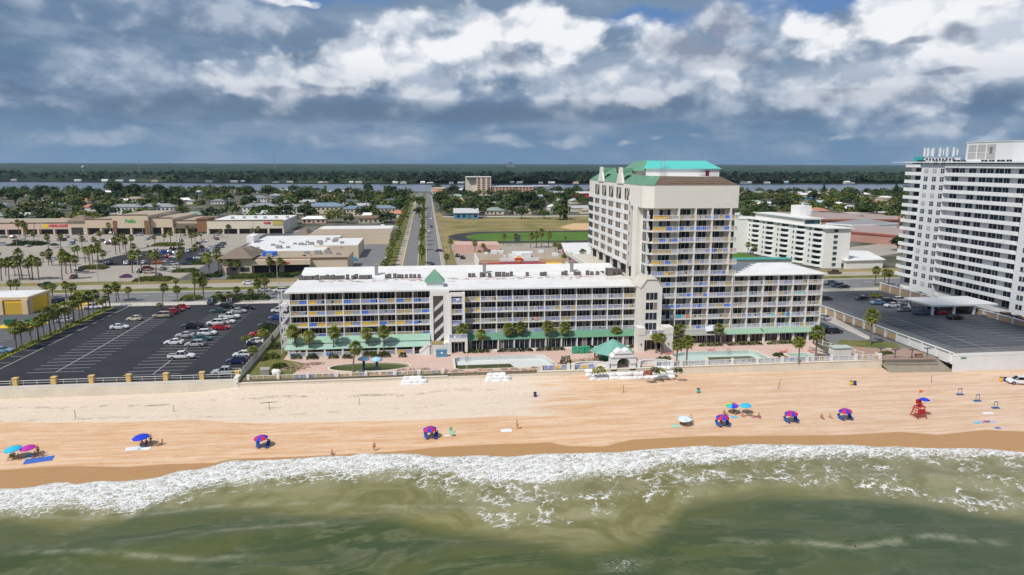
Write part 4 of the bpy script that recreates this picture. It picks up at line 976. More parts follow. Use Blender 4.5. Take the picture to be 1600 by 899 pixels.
for k in range(7):
    z = .3+2.48*k; m = MB(); w = MB()
    for i in range(5):
        t0 = (i+.12)/5; t1 = (i+.66)/5
        def P(t, o): return (174.5+(166-174.5)*t-o, 285+(342-285)*t)
        a, b = P(t0, 0), P(t1, 0); a2, b2 = P(t0+.015, 1.5), P(t1-.015, 1.5)
        m.prism([a2, a, b, b2][::1] if False else [b2, a2, a, b], z+.1, z+.3); 
        for (p, q) in ((a, a2), (a2, b2), (b2, b)): m.face([(*p, z+.3), (*q, z+.3), (*q, z+1.2), (*p, z+1.2)]); m.face([(p[0]+.1, p[1], z+.3), (p[0]+.1, p[1], z+1.2), (q[0]+.1, q[1], z+1.2), (q[0]+.1, q[1], z+.3)])
        p, q = P(t0+.01, .06), P(t1-.01, .06); w.face([(*p, z+.3), (*q, z+.3), (*q, z+2.3), (*p, z+2.3)][::-1]); w.face([(*p, z+.3), (*q, z+.3), (*q, z+2.3), (*p, z+2.3)])
        p, q = P((i+.80)/5, .06), P((i+.88)/5, .06); w.face([(*p, z+1.1), (*q, z+1.1), (*q, z+2.2), (*p, z+2.2)])
    for i in range(5):
        x0 = 130+7*i; m.box(x0, x0+5.8, 344.2, 345.98, z+.1, z+1.15); w.box(x0+.3, x0+5.5, 345.9, 345.99, z+1.2, z+2.3)
    w.box(178.5, 180.2, 284.3, 284.62, z+1.0, z+2.1)
    split(m, 'balcony', band, wc); split(w, 'window', m0, wc)
rest_of('window', m0, wc, 'windows'); xw = MB(); xw.box(131.2, 149.8, 347.4, 347.48, 18.2, 20); xw.box(173.2, 180.5, 299.9, 299.98, 18.4, 20.2); split(xw, 'window', m0, wc, 200)
lw = thing('motel_block', 'low white single storey block with flat pale roof right of the white condominium', 'building', (195, 300, 0), world=True)
c = GP((1321, 421), (1385, 418), (1395, 408), (1318, 396))
MB().prism([c[0], (c[0][0]+19, c[0][1]+2), (c[0][0]+30, c[0][1]+30), (c[0][0]+6, c[0][1]+40)], 0, 3.6).build('wall', white, lw); m = MB()
m.prism([(c[0][0]-.6, c[0][1]-.6), (c[0][0]+19.8, c[0][1]+1.4), (c[0][0]+31, c[0][1]+31), (c[0][0]+5.4, c[0][1]+41)], 3.62, 3.9); m.build('roof', roofw, lw)
m = MB()
for k in range(7): y = c[0][1]+2+5*k; x = c[0][0]+.15*(5*k+2)-.2; m.box(x-.3, x+.2, y, y+2.6, .8, 2.4)
split(m, 'window', glass, lw)
tp = thing('pool_pavilion', 'low teal roofed pool pavilion in front of the white condominium', 'pavilion', (148, 300, 0), world=True)
MB().prism([(140, 297), (166, 296), (166, 301), (140, 302)], 0, 2.8).build('wall', white, tp); MB().prism([(139.3, 296.2), (166.7, 295.2), (166.7, 301.8), (139.3, 302.8)], 2.82, 3.0, top=[(141, 298), (165, 297), (165, 300), (141, 301)]).build('roof', M('teal_dark', (.04, .30, .27), .6, .2, 1), tp)
sheet('hotel_pool', ell(141, 311, 6, 3.6, 14), .12, M('pool_water', (.08, .45, .48), .15, .1, .5))
sheet('condo_lawn', [(130, 303), (166, 303), (162, 340), (130, 340)], .07, gr2)
# ------------------------------------------------------------ shopping plaza
def block(name, label, cat, parts, loc): 
    t = thing(name, label, cat, loc, world=True)
    return t
stc = M('plaza_stucco', (.60, .50, .37), .85, .08, .1, sc2=1); stp = M('plaza_stucco_pink', (.62, .46, .39), .85, .08, .1, sc2=1); brn = M('brown_trim', (.17, .09, .055), .8, .2, .5); rooft = M('gravel_roof', (.36, .29, .22), .95, .2, .15, sc2=1); roofg = M('grey_roof', (.25, .25, .26), .9, .25, .12, sc2=1)
def store(t, x0, x1, y, d, h, wallm, roofm, canopy=3.2, cols=0, colm=None, trim=True):
    m = MB(); m.box(x0, x1, y, y+d, 0, h-.5, 0); m.box(x0-.2, x1+.2, y-2.2, y+.003, canopy, h, 0); m.build('wall', wallm, t)
    m = MB(); m.box(x0, x1, y+.3, y+d-.3, h-.49, h-.4); m.build('roof', roofm, t)
    m = MB(); n = max(2, int((x1-x0)/9)); w = (x1-x0)/n
    for i in range(n): m.box(x0+w*i+.6, x0+w*(i+1)-.6, y-.08, y-.004, .1, canopy-.3)
    split(m, 'shopfront', [dark], t)
    m = MB()
    for i in range(n+1): x = x0+w*i; m.box(x-.55, x+.55, y-2.1, y-1.2, 0, canopy-.003)
    split(m, 'column', colm or wallm, t)
    if trim: MB().box(x0-.35, x1+.35, y-2.4, y-2.15, h, h+.5).build('parapet', brn, t)
PY = 474
a = block('store_building', 'long low store with pink fascia, yellow panel and red lettering', 'store', None, (-260, PY, 0)); store(a, -320, -226, PY, 45, 7.2, stp, rooft, 3.4)
MB().box(-241.8, -238.4, PY-2.3, PY-2.22, 4.2, 6.6).build('sign_panel', M('sign_yellow', (.80, .55, .05), .6, .1, 1), a); text('WINN-DIXIE', 2.5, (-232.4, PY-2.3, 5.4), (R(90), 0, 0), M('sign_red', (.62, .02, .05), .6, .1, 1), a, name='lettering', off=.07).scale = (.80, 1, 1)
a = block('arcade_pavilion', 'square arcade pavilion with brown pyramid roof, left of the supermarket', 'pavilion', None, (-220, PY, 0))
MB().box(-225.4, -214.8, PY-5, PY+8, 0, 8.6).build('wall', stc, a); MB().prism([(-226.6, PY-6), (-213.6, PY-6), (-213.6, PY+9), (-226.6, PY+9)], 8.61, 12.0, top=[(-221, PY+1), (-219, PY+1), (-219, PY+3), (-221, PY+3)]).build('roof', M('brown_shingle', (.20, .155, .12), .9, .2, .6), a); MB().box(-223.6, -216.6, PY-5.1, PY-5.01, .1, 4.6).build('shopfront', dark, a)
a = block('store_building', 'tall supermarket front with green lettering and brick pilasters', 'store', None, (-185, PY-6, 0)); store(a, -214.2, -197, PY-4, 48, 9.6, stc, rooft, 4.3); store(a, -196.7, -175.8, PY-7, 50, 12.4, stc, rooft, 4.3); store(a, -175.2, -162, PY-4, 48, 10.2, stc, rooft, 4.3)
for x in (-195.6, -176.8): MB().box(x-1.0, x+1.0, PY-9.6, PY-9.23, 0, 9.0).build('pilaster', M('brown_brick', (.25, .13, .07), .9, .15, 1), a)
text('Publix', 3.3, (-186.2, PY-9.3, 8.7), (R(90), 0, 0), M('sign_green', (.02, .40, .08), .6, .1, 1), a, name='lettering', off=.07).scale = (.78, 1, 1)
a = block('store_building', 'low tan store row with brown mansard right of the supermarket', 'store', None, (-153, PY, 0)); store(a, -161.8, -146.7, PY-2, 42, 8.2, stc, rooft, 3.4); MB().box(-161, -148, PY-4.9, PY-4.45, 4.6, 6.6).build('mansard', M('brown_shingle', None), a)
a = block('arcade_pavilion', 'narrow brown and tan arcade pavilion between store row and pale fascia', 'pavilion', None, (-143, PY, 0)); MB().box(-146.4, -140, PY-8, PY+8, 0, 9.2).build('wall', M('brown_brick', None), a); MB().box(-146.8, -139.6, PY-8.4, PY+8, 9.21, 9.9).build('roof', brn, a)
a = block('store_building', 'long pale store with red lettering beside a yellow panel', 'store', None, (-116, PY-12, 0)); store(a, -139.4, -92.5, PY-8, 50, 8.6, M('plaza_stucco_pale', (.66, .60, .50), .85, .06, .1), roofw, 3.4)
MB().box(-98.8, -92.8, PY-10.4, PY-10.25, 5.6, 8.4).build('sign_panel', M('sign_mustard', (.55, .45, .12), .6, .1, 1), a); text('bealls', 2.2, (-102.2, PY-10.4, 7.2), (R(90), 0, 0), M('sign_red', None), a, name='lettering', off=.06).scale = (.85, 1, 1)
m = MB()
for k in range(6): x = -130+7*k; m.box(x, x+1.6, PY+10+2*(k % 3), PY+12+2*(k % 3), 8.2, 9.6)
split(m, 'rooftop_unit', grey, a)
# store rows running towards the sea, east side of the plaza
a = block('store_building', 'grey roofed shop row running back behind the white roofed market', 'store', None, (-55, 430, 0))
m = MB(); m.box(-66, -20.6, 398, 452, 0, 5.6); m.build('wall', stc, a); MB().box(-65.5, -21, 398.5, 430, 5.62, 5.8).build('roof', rooft, a); MB().box(-64, -21.2, 430.4, 451, 5.62, 5.85).build('roof', roofw, a); MB().prism([(-75, 402), (-66, 402), (-66, 425), (-75, 425)], 4.2, 7.4, top=[(-71, 410), (-69, 410), (-69, 418), (-71, 418)]).build('canopy_roof', M('brown_shingle', None), a)
a = block('store_building', 'market hall with bright white roof covered in vents, behind the drugstore', 'store', None, (-60, 350, 0))
m = MB(); m.box(-88, -47, 322, 396, 0, 5.4, 0); m.box(-54, -33, 340, 372, 0, 6.2, 0); m.build('wall', stc, a); m = MB(); m.box(-87.5, -47.3, 322.5, 395, 5.41, 5.6); m.box(-53.8, -33.2, 340.2, 371.8, 6.21, 6.4); m.build('roof', roofw, a)
m = MB()
for k in range(26): x = rnd.uniform(-80, -40); y = rnd.uniform(328, 368); s = rnd.uniform(.4, 1.3); zz = 5.6 if not (x > -54 and y > 340) else 6.41; m.box(x-s, x+s, y-s, y+s, zz, zz+s*1.1)
split(m, 'rooftop_unit', M('vent_grey', None), a)
MB().box(-90, -86.5, 360, 372, 5.6, 9.2).build('parapet', white, a)
ds = block('drugstore', 'beige drugstore with brown hipped corner roof and red lettering across the coast road', 'store', None, (-60, 300, 0))
m = MB(); m.box(-72, -33.2, 294, 319, 0, 6.4, 0); m.box(-83, -71.5, 291.5, 305, 0, 7.2, 0); m.box(-71.4, -48, 291.2, 294, 4.2, 6.3, 0); m.build('wall', stc, ds)
MB().box(-71.6, -33.6, 294.4, 318.6, 6.41, 6.55).build('roof', rooft, ds); MB().box(-71.6, -33, 293.6, 293.95, 6.3, 6.75).build('parapet', brn, ds)
MB().prism([(-84.5, 289.8), (-70.5, 289.8), (-70.5, 306.5), (-84.5, 306.5)], 7.21, 10.6, top=[(-79, 297), (-76, 297), (-76, 300), (-79, 300)]).build('roof', M('brown_shingle', None), ds); MB().prism([(-84, 307), (-72, 307), (-72, 321), (-84, 321)], 6.4, 9.6, top=[(-79, 313), (-77, 313), (-77, 315), (-79, 315)]).build('roof', M('brown_shingle', None), ds)
m = MB(); m.box(-71, -61, 293.9, 293.99, .3, 3.9); m.box(-59, -49, 293.9, 293.99, .3, 3.9); m.box(-81.5, -77, 291.4, 291.49, .2, 3.4); m.box(-76, -72.4, 291.4, 291.49, 1.6, 3.4); split(m, 'shopfront', dark, ds)
text('Walgreens', 1.7, (-60, 291.1, 5.2), (R(90), 0, 0), M('sign_red', None), ds, name='lettering', off=.04)
m = MB()
for x, y, s in ((-66, 300, 1.2), (-52, 308, .9), (-47, 306, 1.3), (-43, 308, 1.2), (-38, 303, .8)): m.box(x-s, x+s, y-s, y+s, 6.56, 6.6+s*1.2)
split(m, 'rooftop_unit', grey, ds); MB().box(-69, -63.8, 300.5, 305, 6.57, 8.3).build('tarpaulin', M('tarp_blue', (.02, .13, .62), .5, .2, 1), ds)
tag(MB().box(-36.4, -33.4, 330, 333, 0, 1.6).box(-36.2, -33.6, 330.2, 332.8, 1.6, 1.7).build('dumpster', M('bin_blue', (.02, .32, .62), .5, .2, 1), at=(-27, 331, 0)), 'bright blue dumpster in the service yard behind the drugstore', 'dumpster')
# Blvd yard wall
tag(MB().box(-19.4, -19.1, 284, 470, 0, 2.0).build('yard_wall', whiteb, at=(-19.2, 284, 0)), 'low pale wall between the service yard and the palm lined boulevard', 'wall')
# diner opposite
dn = thing('diner', 'low red and white diner with yellow round sign and yellow awning', 'restaurant', (40, 300, 0), world=True)
m = MB(); m.box(22, 60.5, 292, 322, 0, 4.2, 0); m.box(31, 48, 291.6, 292.6, 4.2, 5.6, 2); m.box(22, 31, 291.7, 292.6, 3.1, 5.0, 1); m.box(48, 60.5, 291.7, 292.6, 3.1, 5, 1); m.build('wall', [white, tan, whiteb], dn)
MB().box(22.3, 60.2, 292.7, 321.7, 4.21, 4.35).build('roof', rooft, dn); MB().box(21.8, 50.5, 289.4, 291.6, 2.9, 3.6).build('awning', M('awning_red', (.42, .04, .04), .7, .1, 1), dn); MB().box(50.6, 57.5, 289.0, 291.6, 2.5, 3.4).build('awning', M('awning_yellow', (.85, .55, .02), .7, .1, 1), dn)
m = MB(); m.tube((39, 291.3, 5.3), (39, 291.55, 5.3), 1.2, n=16); m.build('sign', M('sign_yellow', None), dn); MB().box(37.2, 40.8, 291.15, 291.28, 4.95, 5.65).build('sign_band', M('sign_red', None), dn)
m = MB()
for k in range(8): x = 22.4+3.7*k; m.box(x, x+.6, 289.5, 290.1, 0, 2.9)
split(m, 'column', white, dn)
m = MB(); 
for k in range(7): x = 23.2+3.7*k; m.box(x, x+2.7, 291.88, 291.97, .2, 2.8)
split(m, 'shopfront', dark, dn); m = MB()
for k in range(14): x = rnd.uniform(26, 58); y = rnd.uniform(296, 318); s = rnd.uniform(.5, 1.5); m.box(x-s, x+s, y-s, y+s, 4.36, 4.4+s)
m.box(38, 46, 302, 308, 4.36, 6.4); split(m, 'rooftop_unit', whiteb, dn)
wr = thing('white_hall', 'low hall with white flat roof and pink end wall beside the hotel garage', 'building', (75, 320, 0), world=True)
MB().prism([(62, 300), (92, 300), (92, 352), (70, 352)], 0, 4.6).build('wall', M('wall_magenta', (.45, .12, .22), .8, .1, 1), wr); MB().prism([(61.5, 299.5), (92.5, 299.5), (92.5, 352.5), (69.5, 352.5)], 4.61, 4.8).build('roof', roofw, wr)
pk = thing('pink_building', 'long low pink block beside the running track', 'building', (24, 356, 0), world=True)
MB().prism([(14, 353), (37, 351), (37.4, 366), (14.4, 368)], 0, 4.4).build('wall', M('wall_pink', (.62, .38, .33), .85, .06, .3), pk); MB().prism([(14.2, 353.2), (36.8, 351.2), (37.2, 365.8), (14.6, 367.8)], 4.41, 4.5).build('roof', M('roof_pink', (.55, .36, .31), .9, .1, .3), pk)
# neighbour building on the left
yb = thing('rental_building', 'yellow and cream beach building with white roof and open bays at the left edge', 'building', (-128, 230, 0), world=True); yel = M('wall_yellow', (.80, .50, .04), .8, .08, .4); 
m = MB(); m.box(-150, -121, 223, 235.5, 0, 4.4, 0); m.box(-150.2, -120.8, 222.8, 235.7, 4.4, 5.2, 1)
for x in (-150, -142, -134.4, -129.6, -122.6): m.box(x, x+1.6, 222.5, 222.98, 0, 4.4, 1)
for y in (223.2, 233.9): m.box(-121, -120.6, y, y+1.4, 0, 4.4, 1)
m.build('wall', [yel, M('wall_cream', (.66, .50, .33), .8, .08, .4)], yb); MB().box(-149.8, -121.2, 223.2, 235.1, 5.21, 5.3).build('roof', roofw, yb)
m = MB(); m.box(-140.2, -134.6, 222.88, 222.98, .1, 3.4); m.box(-148.2, -142.2, 222.88, 222.98, .1, 3.4); split(m, 'garage_door', M('door_ochre', (.55, .36, .05), .8, .15, 3, stretch=(1, 1, 6)), yb); 
MB().box(-128, -122.8, 222.85, 222.98, 0, 3.6).build('garage_door', M('door_ochre', None), yb)
for x in (-118.9, -113.5):
    tag(MB().box(x, x+2.4, 206.5, 208.2, .2, 1.6).box(x-.1, x+2.5, 206.4, 208.3, 1.6, 1.75).build('dumpster', M('bin_green', (.015, .10, .06), .6, .2, 1), at=(x+1.2, 207, 0)), ['dark green dumpster nearer the yellow building', 'dark green dumpster right of the other, under a leaning palm'][x > -115], 'dumpster')
sheet('yellow_apron', [(-121, 203.6), (-110, 203.6), (-108.4, 209.8), (-120, 210.2)], .10, M('apron_yellow', (.72, .48, .04), .8, .1, 1))
m = MB(); m.prism([(-110.5, 229.0), (-103.6, 229.0), (-103.2, 231.2), (-110.5, 231.2)], 0, 1.5); tag(m.build('low_wall', yel, at=(-106, 227, 0)), 'bright yellow low wall behind the small palms', 'wall')
# far condo by the river, red roofed school, red roof strip
fc_ = thing('riverside_condo', 'pale tall condominium slab with red balcony bands standing by the river', 'condominium', (72, 985, 0), world=True); redm = M('band_red', (.42, .12, .09), .8, .1, .2)
m = MB(); m.box(57, 71, 985, 1010, 0, 24.5); m.box(71, 91.5, 980, 1000, 0, 25.2); m.build('wall', M('condo_cream', (.66, .58, .48), .85, .05, .1), fc_); MB().box(56.5, 92, 979.5, 1010.5, 25.21, 26).build('roof', whiteb, fc_)
m = MB()
for k in range(8): z = 1.4+3*k; m.box(72.5, 76, 979.8, 979.98, z, z+1.9, k % 1); m.box(79, 83, 979.8, 979.98, z, z+1.9); m.box(86, 90, 979.8, 979.98, z, z+1.9)
split(m, 'window', M('window_redbrown', (.20, .055, .045), .7, .2, .3), fc_)
fc2 = thing('riverside_condo', 'long low pink condominium with a white roof right of the pale slab', 'condominium', (122, 985, 0), world=True)
MB().box(92.5, 152, 982, 998, 0, 12).build('wall', M('condo_pink', (.60, .40, .32), .85, .05, .1), fc2); MB().box(92, 152.5, 981.5, 998.5, 12.01, 12.7).build('roof', whiteb, fc2)
m = MB()
for k in range(4):
    for i in range(12): m.box(94+4.8*i, 96.4+4.8*i, 981.8, 981.98, 1+2.8*k, 2.8+2.8*k)
split(m, 'window', M('window_redbrown', None), fc2)
fc3 = thing('riverside_block', 'low grey block right of the pink riverside condominium', 'building', (163, 985, 0), world=True); MB().box(153, 176, 984, 996, 0, 12.5).build('wall', M('block_grey', (.30, .34, .38), .8, .1, .2), fc3); MB().box(152.6, 176.4, 983.6, 996.4, 12.51, 13.1).build('roof', whiteb, fc3)
redr = M('roof_red', (.33, .10, .07), .85, .15, .15, sc2=.8); redw = M('school_pink', (.40, .22, .18), .85, .1, .1)
for k, (p, q, w, h, l) in enumerate((((1180, 352), (1290, 354), 12, 4.5, 'thin red brown school corridor block left of the rooftop tower'), ((1330, 345), (1400, 343), 14, 5, 'rearmost pale school block near the grey tower'), ((1340, 372), (1400, 377), 9, 4, 'small school annex with red fascia by the asphalt lot'))):
    a_, b_ = G(*p), G(*q); t = thing('school_building', l, 'school', (*a_, 0), world=True); MB().prism([a_, b_, (b_[0], b_[1]+w), (a_[0], a_[1]+w)], 0, h).build('wall', [redw, whiteb, redw][k], t); MB().prism([(a_[0]-.5, a_[1]-.5), (b_[0]+.5, b_[1]-.5), (b_[0]+.5, b_[1]+w+.5), (a_[0]-.5, a_[1]+w+.5)], h+.01, h+.7, 0, 1).build('roof', [redr, M('roof_greywhite', (.45, .43, .42), .9, .15, .1)], t)
rr = thing('red_roof_building', 'long low building with a red stripe and white roof near the river behind the tower', 'building', (250, 900, 0), world=True); MB().box(190, 330, 900, 925, 0, 6).build('wall', M('wall_redstripe', (.55, .04, .05), .8, .1, .2), rr); MB().box(189, 331, 899, 926, 6.01, 7.4).build('roof', white, rr)
SC = [((1212, 357), (1405, 357), (1405, 349), (1215, 343), 5.5, 'long low red brown school range, the rear one'), ((1316, 376), (1410, 385), (1410, 372), (1330, 362), 5, 'red brown flat roofed school wing nearest the grey tower'), ((1290, 365), (1330, 368), (1400, 365), (1350, 357), 6, 'school hall with grey white roof between the red brown ranges')]
for i, (p, q, r_, s_, h, l) in enumerate(SC):
    t = thing('school_building', l, 'school', (*G(*p), 0), world=True); c = GP(p, q, r_, s_); cx = sum(a for a, b in c)/4; cy = sum(b for a, b in c)/4
    MB().prism(c, 0, h).build('wall', redw if i < 2 else whiteb, t); k = [(cx+(a-cx)*1.02, cy+(b-cy)*1.02) for a, b in c]; MB().prism(k, h+.01, h+.9, 0).build('fascia', redr if i < 2 else whiteb, t); MB().prism([(cx+(a-cx)*.97, cy+(b-cy)*.97) for a, b in c], h+.91, h+1.1).build('roof', (M('roof_salmon', (.33, .26, .24), .9, .12, .1) if i < 2 else roofg), t)
# ================================================================== PROPS
# ------------------------------------------------------------ seawall and its railings
sw = thing('seawall', 'long pale concrete seawall between the hotel grounds and the sand', 'wall', (30, 147, -2), world=True)
cw = M('seawall_concrete', (.66, .60, .49), .9, .18, .3, sc2=2.5)
m = MB(); m.box(-400, -41, 147.0, 147.42, -2.6, -.03); m.box(-40.6, 4, 146.9, 147.4, -2.6, -.45); m.box(3.99, 24, 146.85, 147.35, -2.6, -.55); m.box(24.01, 107.2, 146.9, 147.4, -2.6, -.12); m.box(106.9, 107.3, 147.41, 149.5, -2.2, 1.1); m.build('wall', cw, sw)
m = MB(); m.box(-400, -41, 147.43, 149.6, -.5, -.012); m.build('footway', conc, sw)
m = MB(); m.box(-40.7, 4, 146.8, 147.5, -.449, -.3); m.box(24, 107.3, 146.8, 147.5, -.119, .03); m.build('coping', M('coping_pale', (.66, .61, .52), .85, .15, .4, sc2=3), sw)
MB().box(-41.2, -40.3, 146.8, 149.4, -2.4, .9).build('pilaster', cream, sw)
pm = M('panel_scratched', (.46, .45, .40), .5, .45, 2.4, stretch=(1, 1, 3))
def pool_fence(x0, x1, y, z, n, label, cols='tgwyl'):
    t = thing('railing_fence', label, 'fence', ((x0+x1)/2, y, z), world=True); w = (x1-x0)/n
    m = MB()
    for i in range(n+1): x = x0+w*i; m.box(x-.28, x+.28, y-.26, y+.26, z, z+1.35)
    m.build('pillar', cream, t)
    for i in range(n): rail(t, x0+w*i+.3, x0+w*(i+1)-.3, y, z, [rnd.choice(cols) for _ in range(4)], name='railing')
pool_fence(-38.5, -7.5, 148.2, -.3, 5, 'pool fence with faded panels before the round green pond', 'tgtgt')
pool_fence(-7.4, 3.0, 148.0, -.3, 2, 'low damaged fence section left of the first sandbag pile', 'tgt')
pool_fence(25, 37.5, 147.8, 0, 2, 'fence with yellow and blue panels left of the arched gateway', 'yltylw')
pool_fence(51.5, 107, 147.6, .03, 9, 'long fence along the seawall in front of the right hand pool', 'wwgwtwl')
m = MB()
for i in range(14):
    x = 5+1.4*i; m.tube((x, 147.1, -.6), (x+rnd.uniform(-.3, .3), 147.1+rnd.uniform(-.2, .2), .3+rnd.uniform(-.3, .3)), .04, n=5)
for i in range(60): x = rnd.uniform(-6, 30); y = rnd.uniform(147.9, 150.2); s = rnd.uniform(.06, .35); m.box(x-s*2, x+s*2, y-s, y+s, 0, s*.8, rnd.choice((0, 1)))
tag(m.build('construction_debris', [M('debris_pink', (.50, .32, .25), .9, .35, 1), M('debris_grey', None)]), kind='stuff')
# car park frontage: yellow pillars with pipe rails
pf = thing('pipe_fence', 'low white pipe rail between sandy yellow pillars along the front of the black car park', 'fence', (-70, 149.5, 0), world=True)
ysand = M('pillar_sandyellow', (.62, .42, .17), .85, .12, .6)
xs_ = [G(p, 606-(p*.045), 0)[0] for p in (20, 82, 142, 201, 260, 317, 373)]
for x in xs_: MB().box(x-.45, x+.45, 149.3, 150.2, 0, 1.5).box(x-.55, x+.55, 149.2, 150.3, 1.5, 1.62).build('pillar', ysand, pf)
m = MB(); m.tube((-110, 149.7, .95), (-41, 149.7, .95), .05); m.tube((-110, 149.7, .45), (-41, 149.7, .45), .03); x = -110
while x < -41: m.tube((x, 149.7, 0), (x, 149.7, 1.0), .04, n=5); x += 2.6
m.build('pipe_rail', white, pf)
# white fences round the car park
def picket(label, p, q, h, z=0, solid=True, loc=None):
    t = thing('white_fence', label, 'fence', (*p, z), world=True); L = math.dist(p, q); n = max(1, round(L/2.4)); m = MB(); r = MB()
    for i in range(n+1):
        x = p[0]+(q[0]-p[0])*i/n; y = p[1]+(q[1]-p[1])*i/n; m.box(x-.07, x+.07, y-.07, y+.07, z, z+h+.1)
    m.build('post', white, t)
    k = int(L/(.16 if solid else .5)); dx, dy = (q[0]-p[0])/L, (q[1]-p[1])/L
    for i in range(k):
        a = i/k*L; x = p[0]+dx*a; y = p[1]+dy*a; w = .13 if solid else .04
        r.face([(x, y, z+.08), (x+dx*w, y+dy*w, z+.08), (x+dx*w, y+dy*w, z+h), (x, y, z+h)]); r.face([(x-dy*.02, y+dx*.02, z+.08), (x-dy*.02, y+dx*.02, z+h), (x-dy*.02+dx*w, y+dx*.02+dy*w, z+h), (x-dy*.02+dx*w, y+dx*.02+dy*w, z+.08)])
    for f in (.15, .9): r.tube((*p, z+h*f), (*q, z+h*f), .05, n=4)
    r.build('pickets', white, t)
picket('tall white fence between the black car park and the hotel garden', (-40.3, 149.6), (-40.6, 199), 1.9)
picket('white railing at the rear of the black car park by the coast road, left section', (-98, 231.8), (-72, 231.8), 1.2, solid=False)
picket('white railing at the rear of the car park near the hotel corner', (-60, 231.8), (-36, 231.8), 1.2, solid=False)
picket('low grey fence beside the paved corner at the north end of the pool fence', (104.0, 149.5), (99.5, 163), 1.3, solid=False)
g_ = thing('chain_gate', 'weathered grey gate and mesh fence between seawall and white parking wall', 'gate', (113, 146, -1), world=True)
m = MB(); meshrail(m, (107.4, 146.4), (120.5, 145.4), -2.0, 2.1, .22, .04); meshrail(m, (107.4, 147.8), (120.5, 146.8), -.9, 1.5, .3, .04); m.build('mesh', M('weathered_wood', (.34, .31, .27), .9, .3, 2), g_)
# ------------------------------------------------------------ gazebo and arch
gz = thing('gazebo', 'octagonal pool bar with wide dark green hipped roof', 'gazebo', (43.2, 154.3, 0), world=True)
def ngon(cx, cy, r, n=8, ph=22.5): return [(cx+r*math.cos(R(ph+360*i/n)), cy+r*math.sin(R(ph+360*i/n))) for i in range(n)]
MB().prism(ngon(43.2, 154.3, 5.1), 2.15, 2.3, top=ngon(43.2, 154.3, 5.1)).prism(ngon(43.2, 154.3, 5.1), 2.301, 5.0, top=ngon(43.2, 154.3, .15)).build('roof', greend, gz)
MB().prism(ngon(43.2, 154.3, 2.7), 0, 2.15).build('counter', M('booth_green', (.04, .20, .11), .7, .2, 1), gz)
m = MB()
for x, y in ngon(43.2, 154.3, 4.2): m.box(x-.15, x+.15, y-.15, y+.15, 0, 2.15)
m.build('post', M('post_brown', (.20, .12, .09), .8, .2, 1), gz)
ar = thing('archway', 'white gabled beach gateway with a round arched opening and cornice bands', 'gateway', (43.8, 148, 0), world=True)
m = MB(); X0, X1 = 40.9, 46.7; m.box(X0, 42.3, 146.9, 149.3, -.5, 2.6); m.box(45.3, X1, 146.9, 149.3, -.5, 2.6)
n = 10; arc = [(43.8-1.5*math.cos(math.pi*i/n), 1.3+1.1*math.sin(math.pi*i/n)) for i in range(n+1)]
for (a, za), (b, zb) in zip(arc, arc[1:]):
    m.face([(a, 146.9, za), (b, 146.9, zb), (b, 146.9, 2.6), (a, 146.9, 2.6)]); m.face([(a, 149.3, za), (a, 149.3, 2.6), (b, 149.3, 2.6), (b, 149.3, zb)]); m.face([(a, 146.9, za), (a, 149.3, za), (b, 149.3, zb), (b, 146.9, zb)])
gp = [(X0, 2.6), (X1, 2.6), (45.0, 4.3), (44.4, 4.35), (44.0, 4.0), (43.6, 4.0), (43.2, 4.35), (42.6, 4.3)]
m.face([(x, 146.9, z) for x, z in gp]); m.face([(x, 149.3, z) for x, z in gp][::-1])
for (a, za), (b, zb) in zip(gp[1:], gp[2:]+gp[:1]): m.face([(a, 146.9, za), (a, 149.3, za), (b, 149.3, zb), (b, 146.9, zb)])
m.build('wall', whiteb, ar)
m = MB()
for z in (.95, 2.45, 3.35): 
    w = 3.0 if z < 3 else 2.15
    if z < 1: m.box(X0-.12, 42.28, 146.78, 149.4, z, z+.14); m.box(45.32, X1+.12, 146.78, 149.4, z, z+.14)
    else: m.box(43.8-w, 43.8+w, 146.78, 149.4, z, z+.14)
m.build('cornice', M('cornice_grey', (.30, .26, .25), .8, .2, 1), ar)
for s, l in ((-1, 'curved white wall sweeping left from the arched gateway around a yellow shrub'), (1, 'curved white wall sweeping right from the arched gateway around a red flowering shrub')):
    m = MB(); cx = 43.8+s*7.6; k = 10
    for i in range(k):
        a0 = math.pi*i/k; a1 = math.pi*(i+1)/k; 
        for (r0, r1, z0, z1) in ((3.9, 4.15, -.3, 1.0), (3.75, 4.3, 1.001, 1.15)):
            p = [(cx+r0*math.cos(a0), 147.4+r0*.6*math.sin(a0)), (cx+r0*math.cos(a1), 147.4+r0*.6*math.sin(a1)), (cx+r1*math.cos(a1), 147.4+r1*.6*math.sin(a1)), (cx+r1*math.cos(a0), 147.4+r1*.6*math.sin(a0))]; m.prism(p[::-1], z0, z1)
    for x in (cx-4.0, cx+4.0): m.box(x-.35, x+.35, 147.0, 147.7, -.3, 1.5)
    tag(m.build('curved_wall', whiteb, at=(cx, 147.4, 0)), l, 'wall')
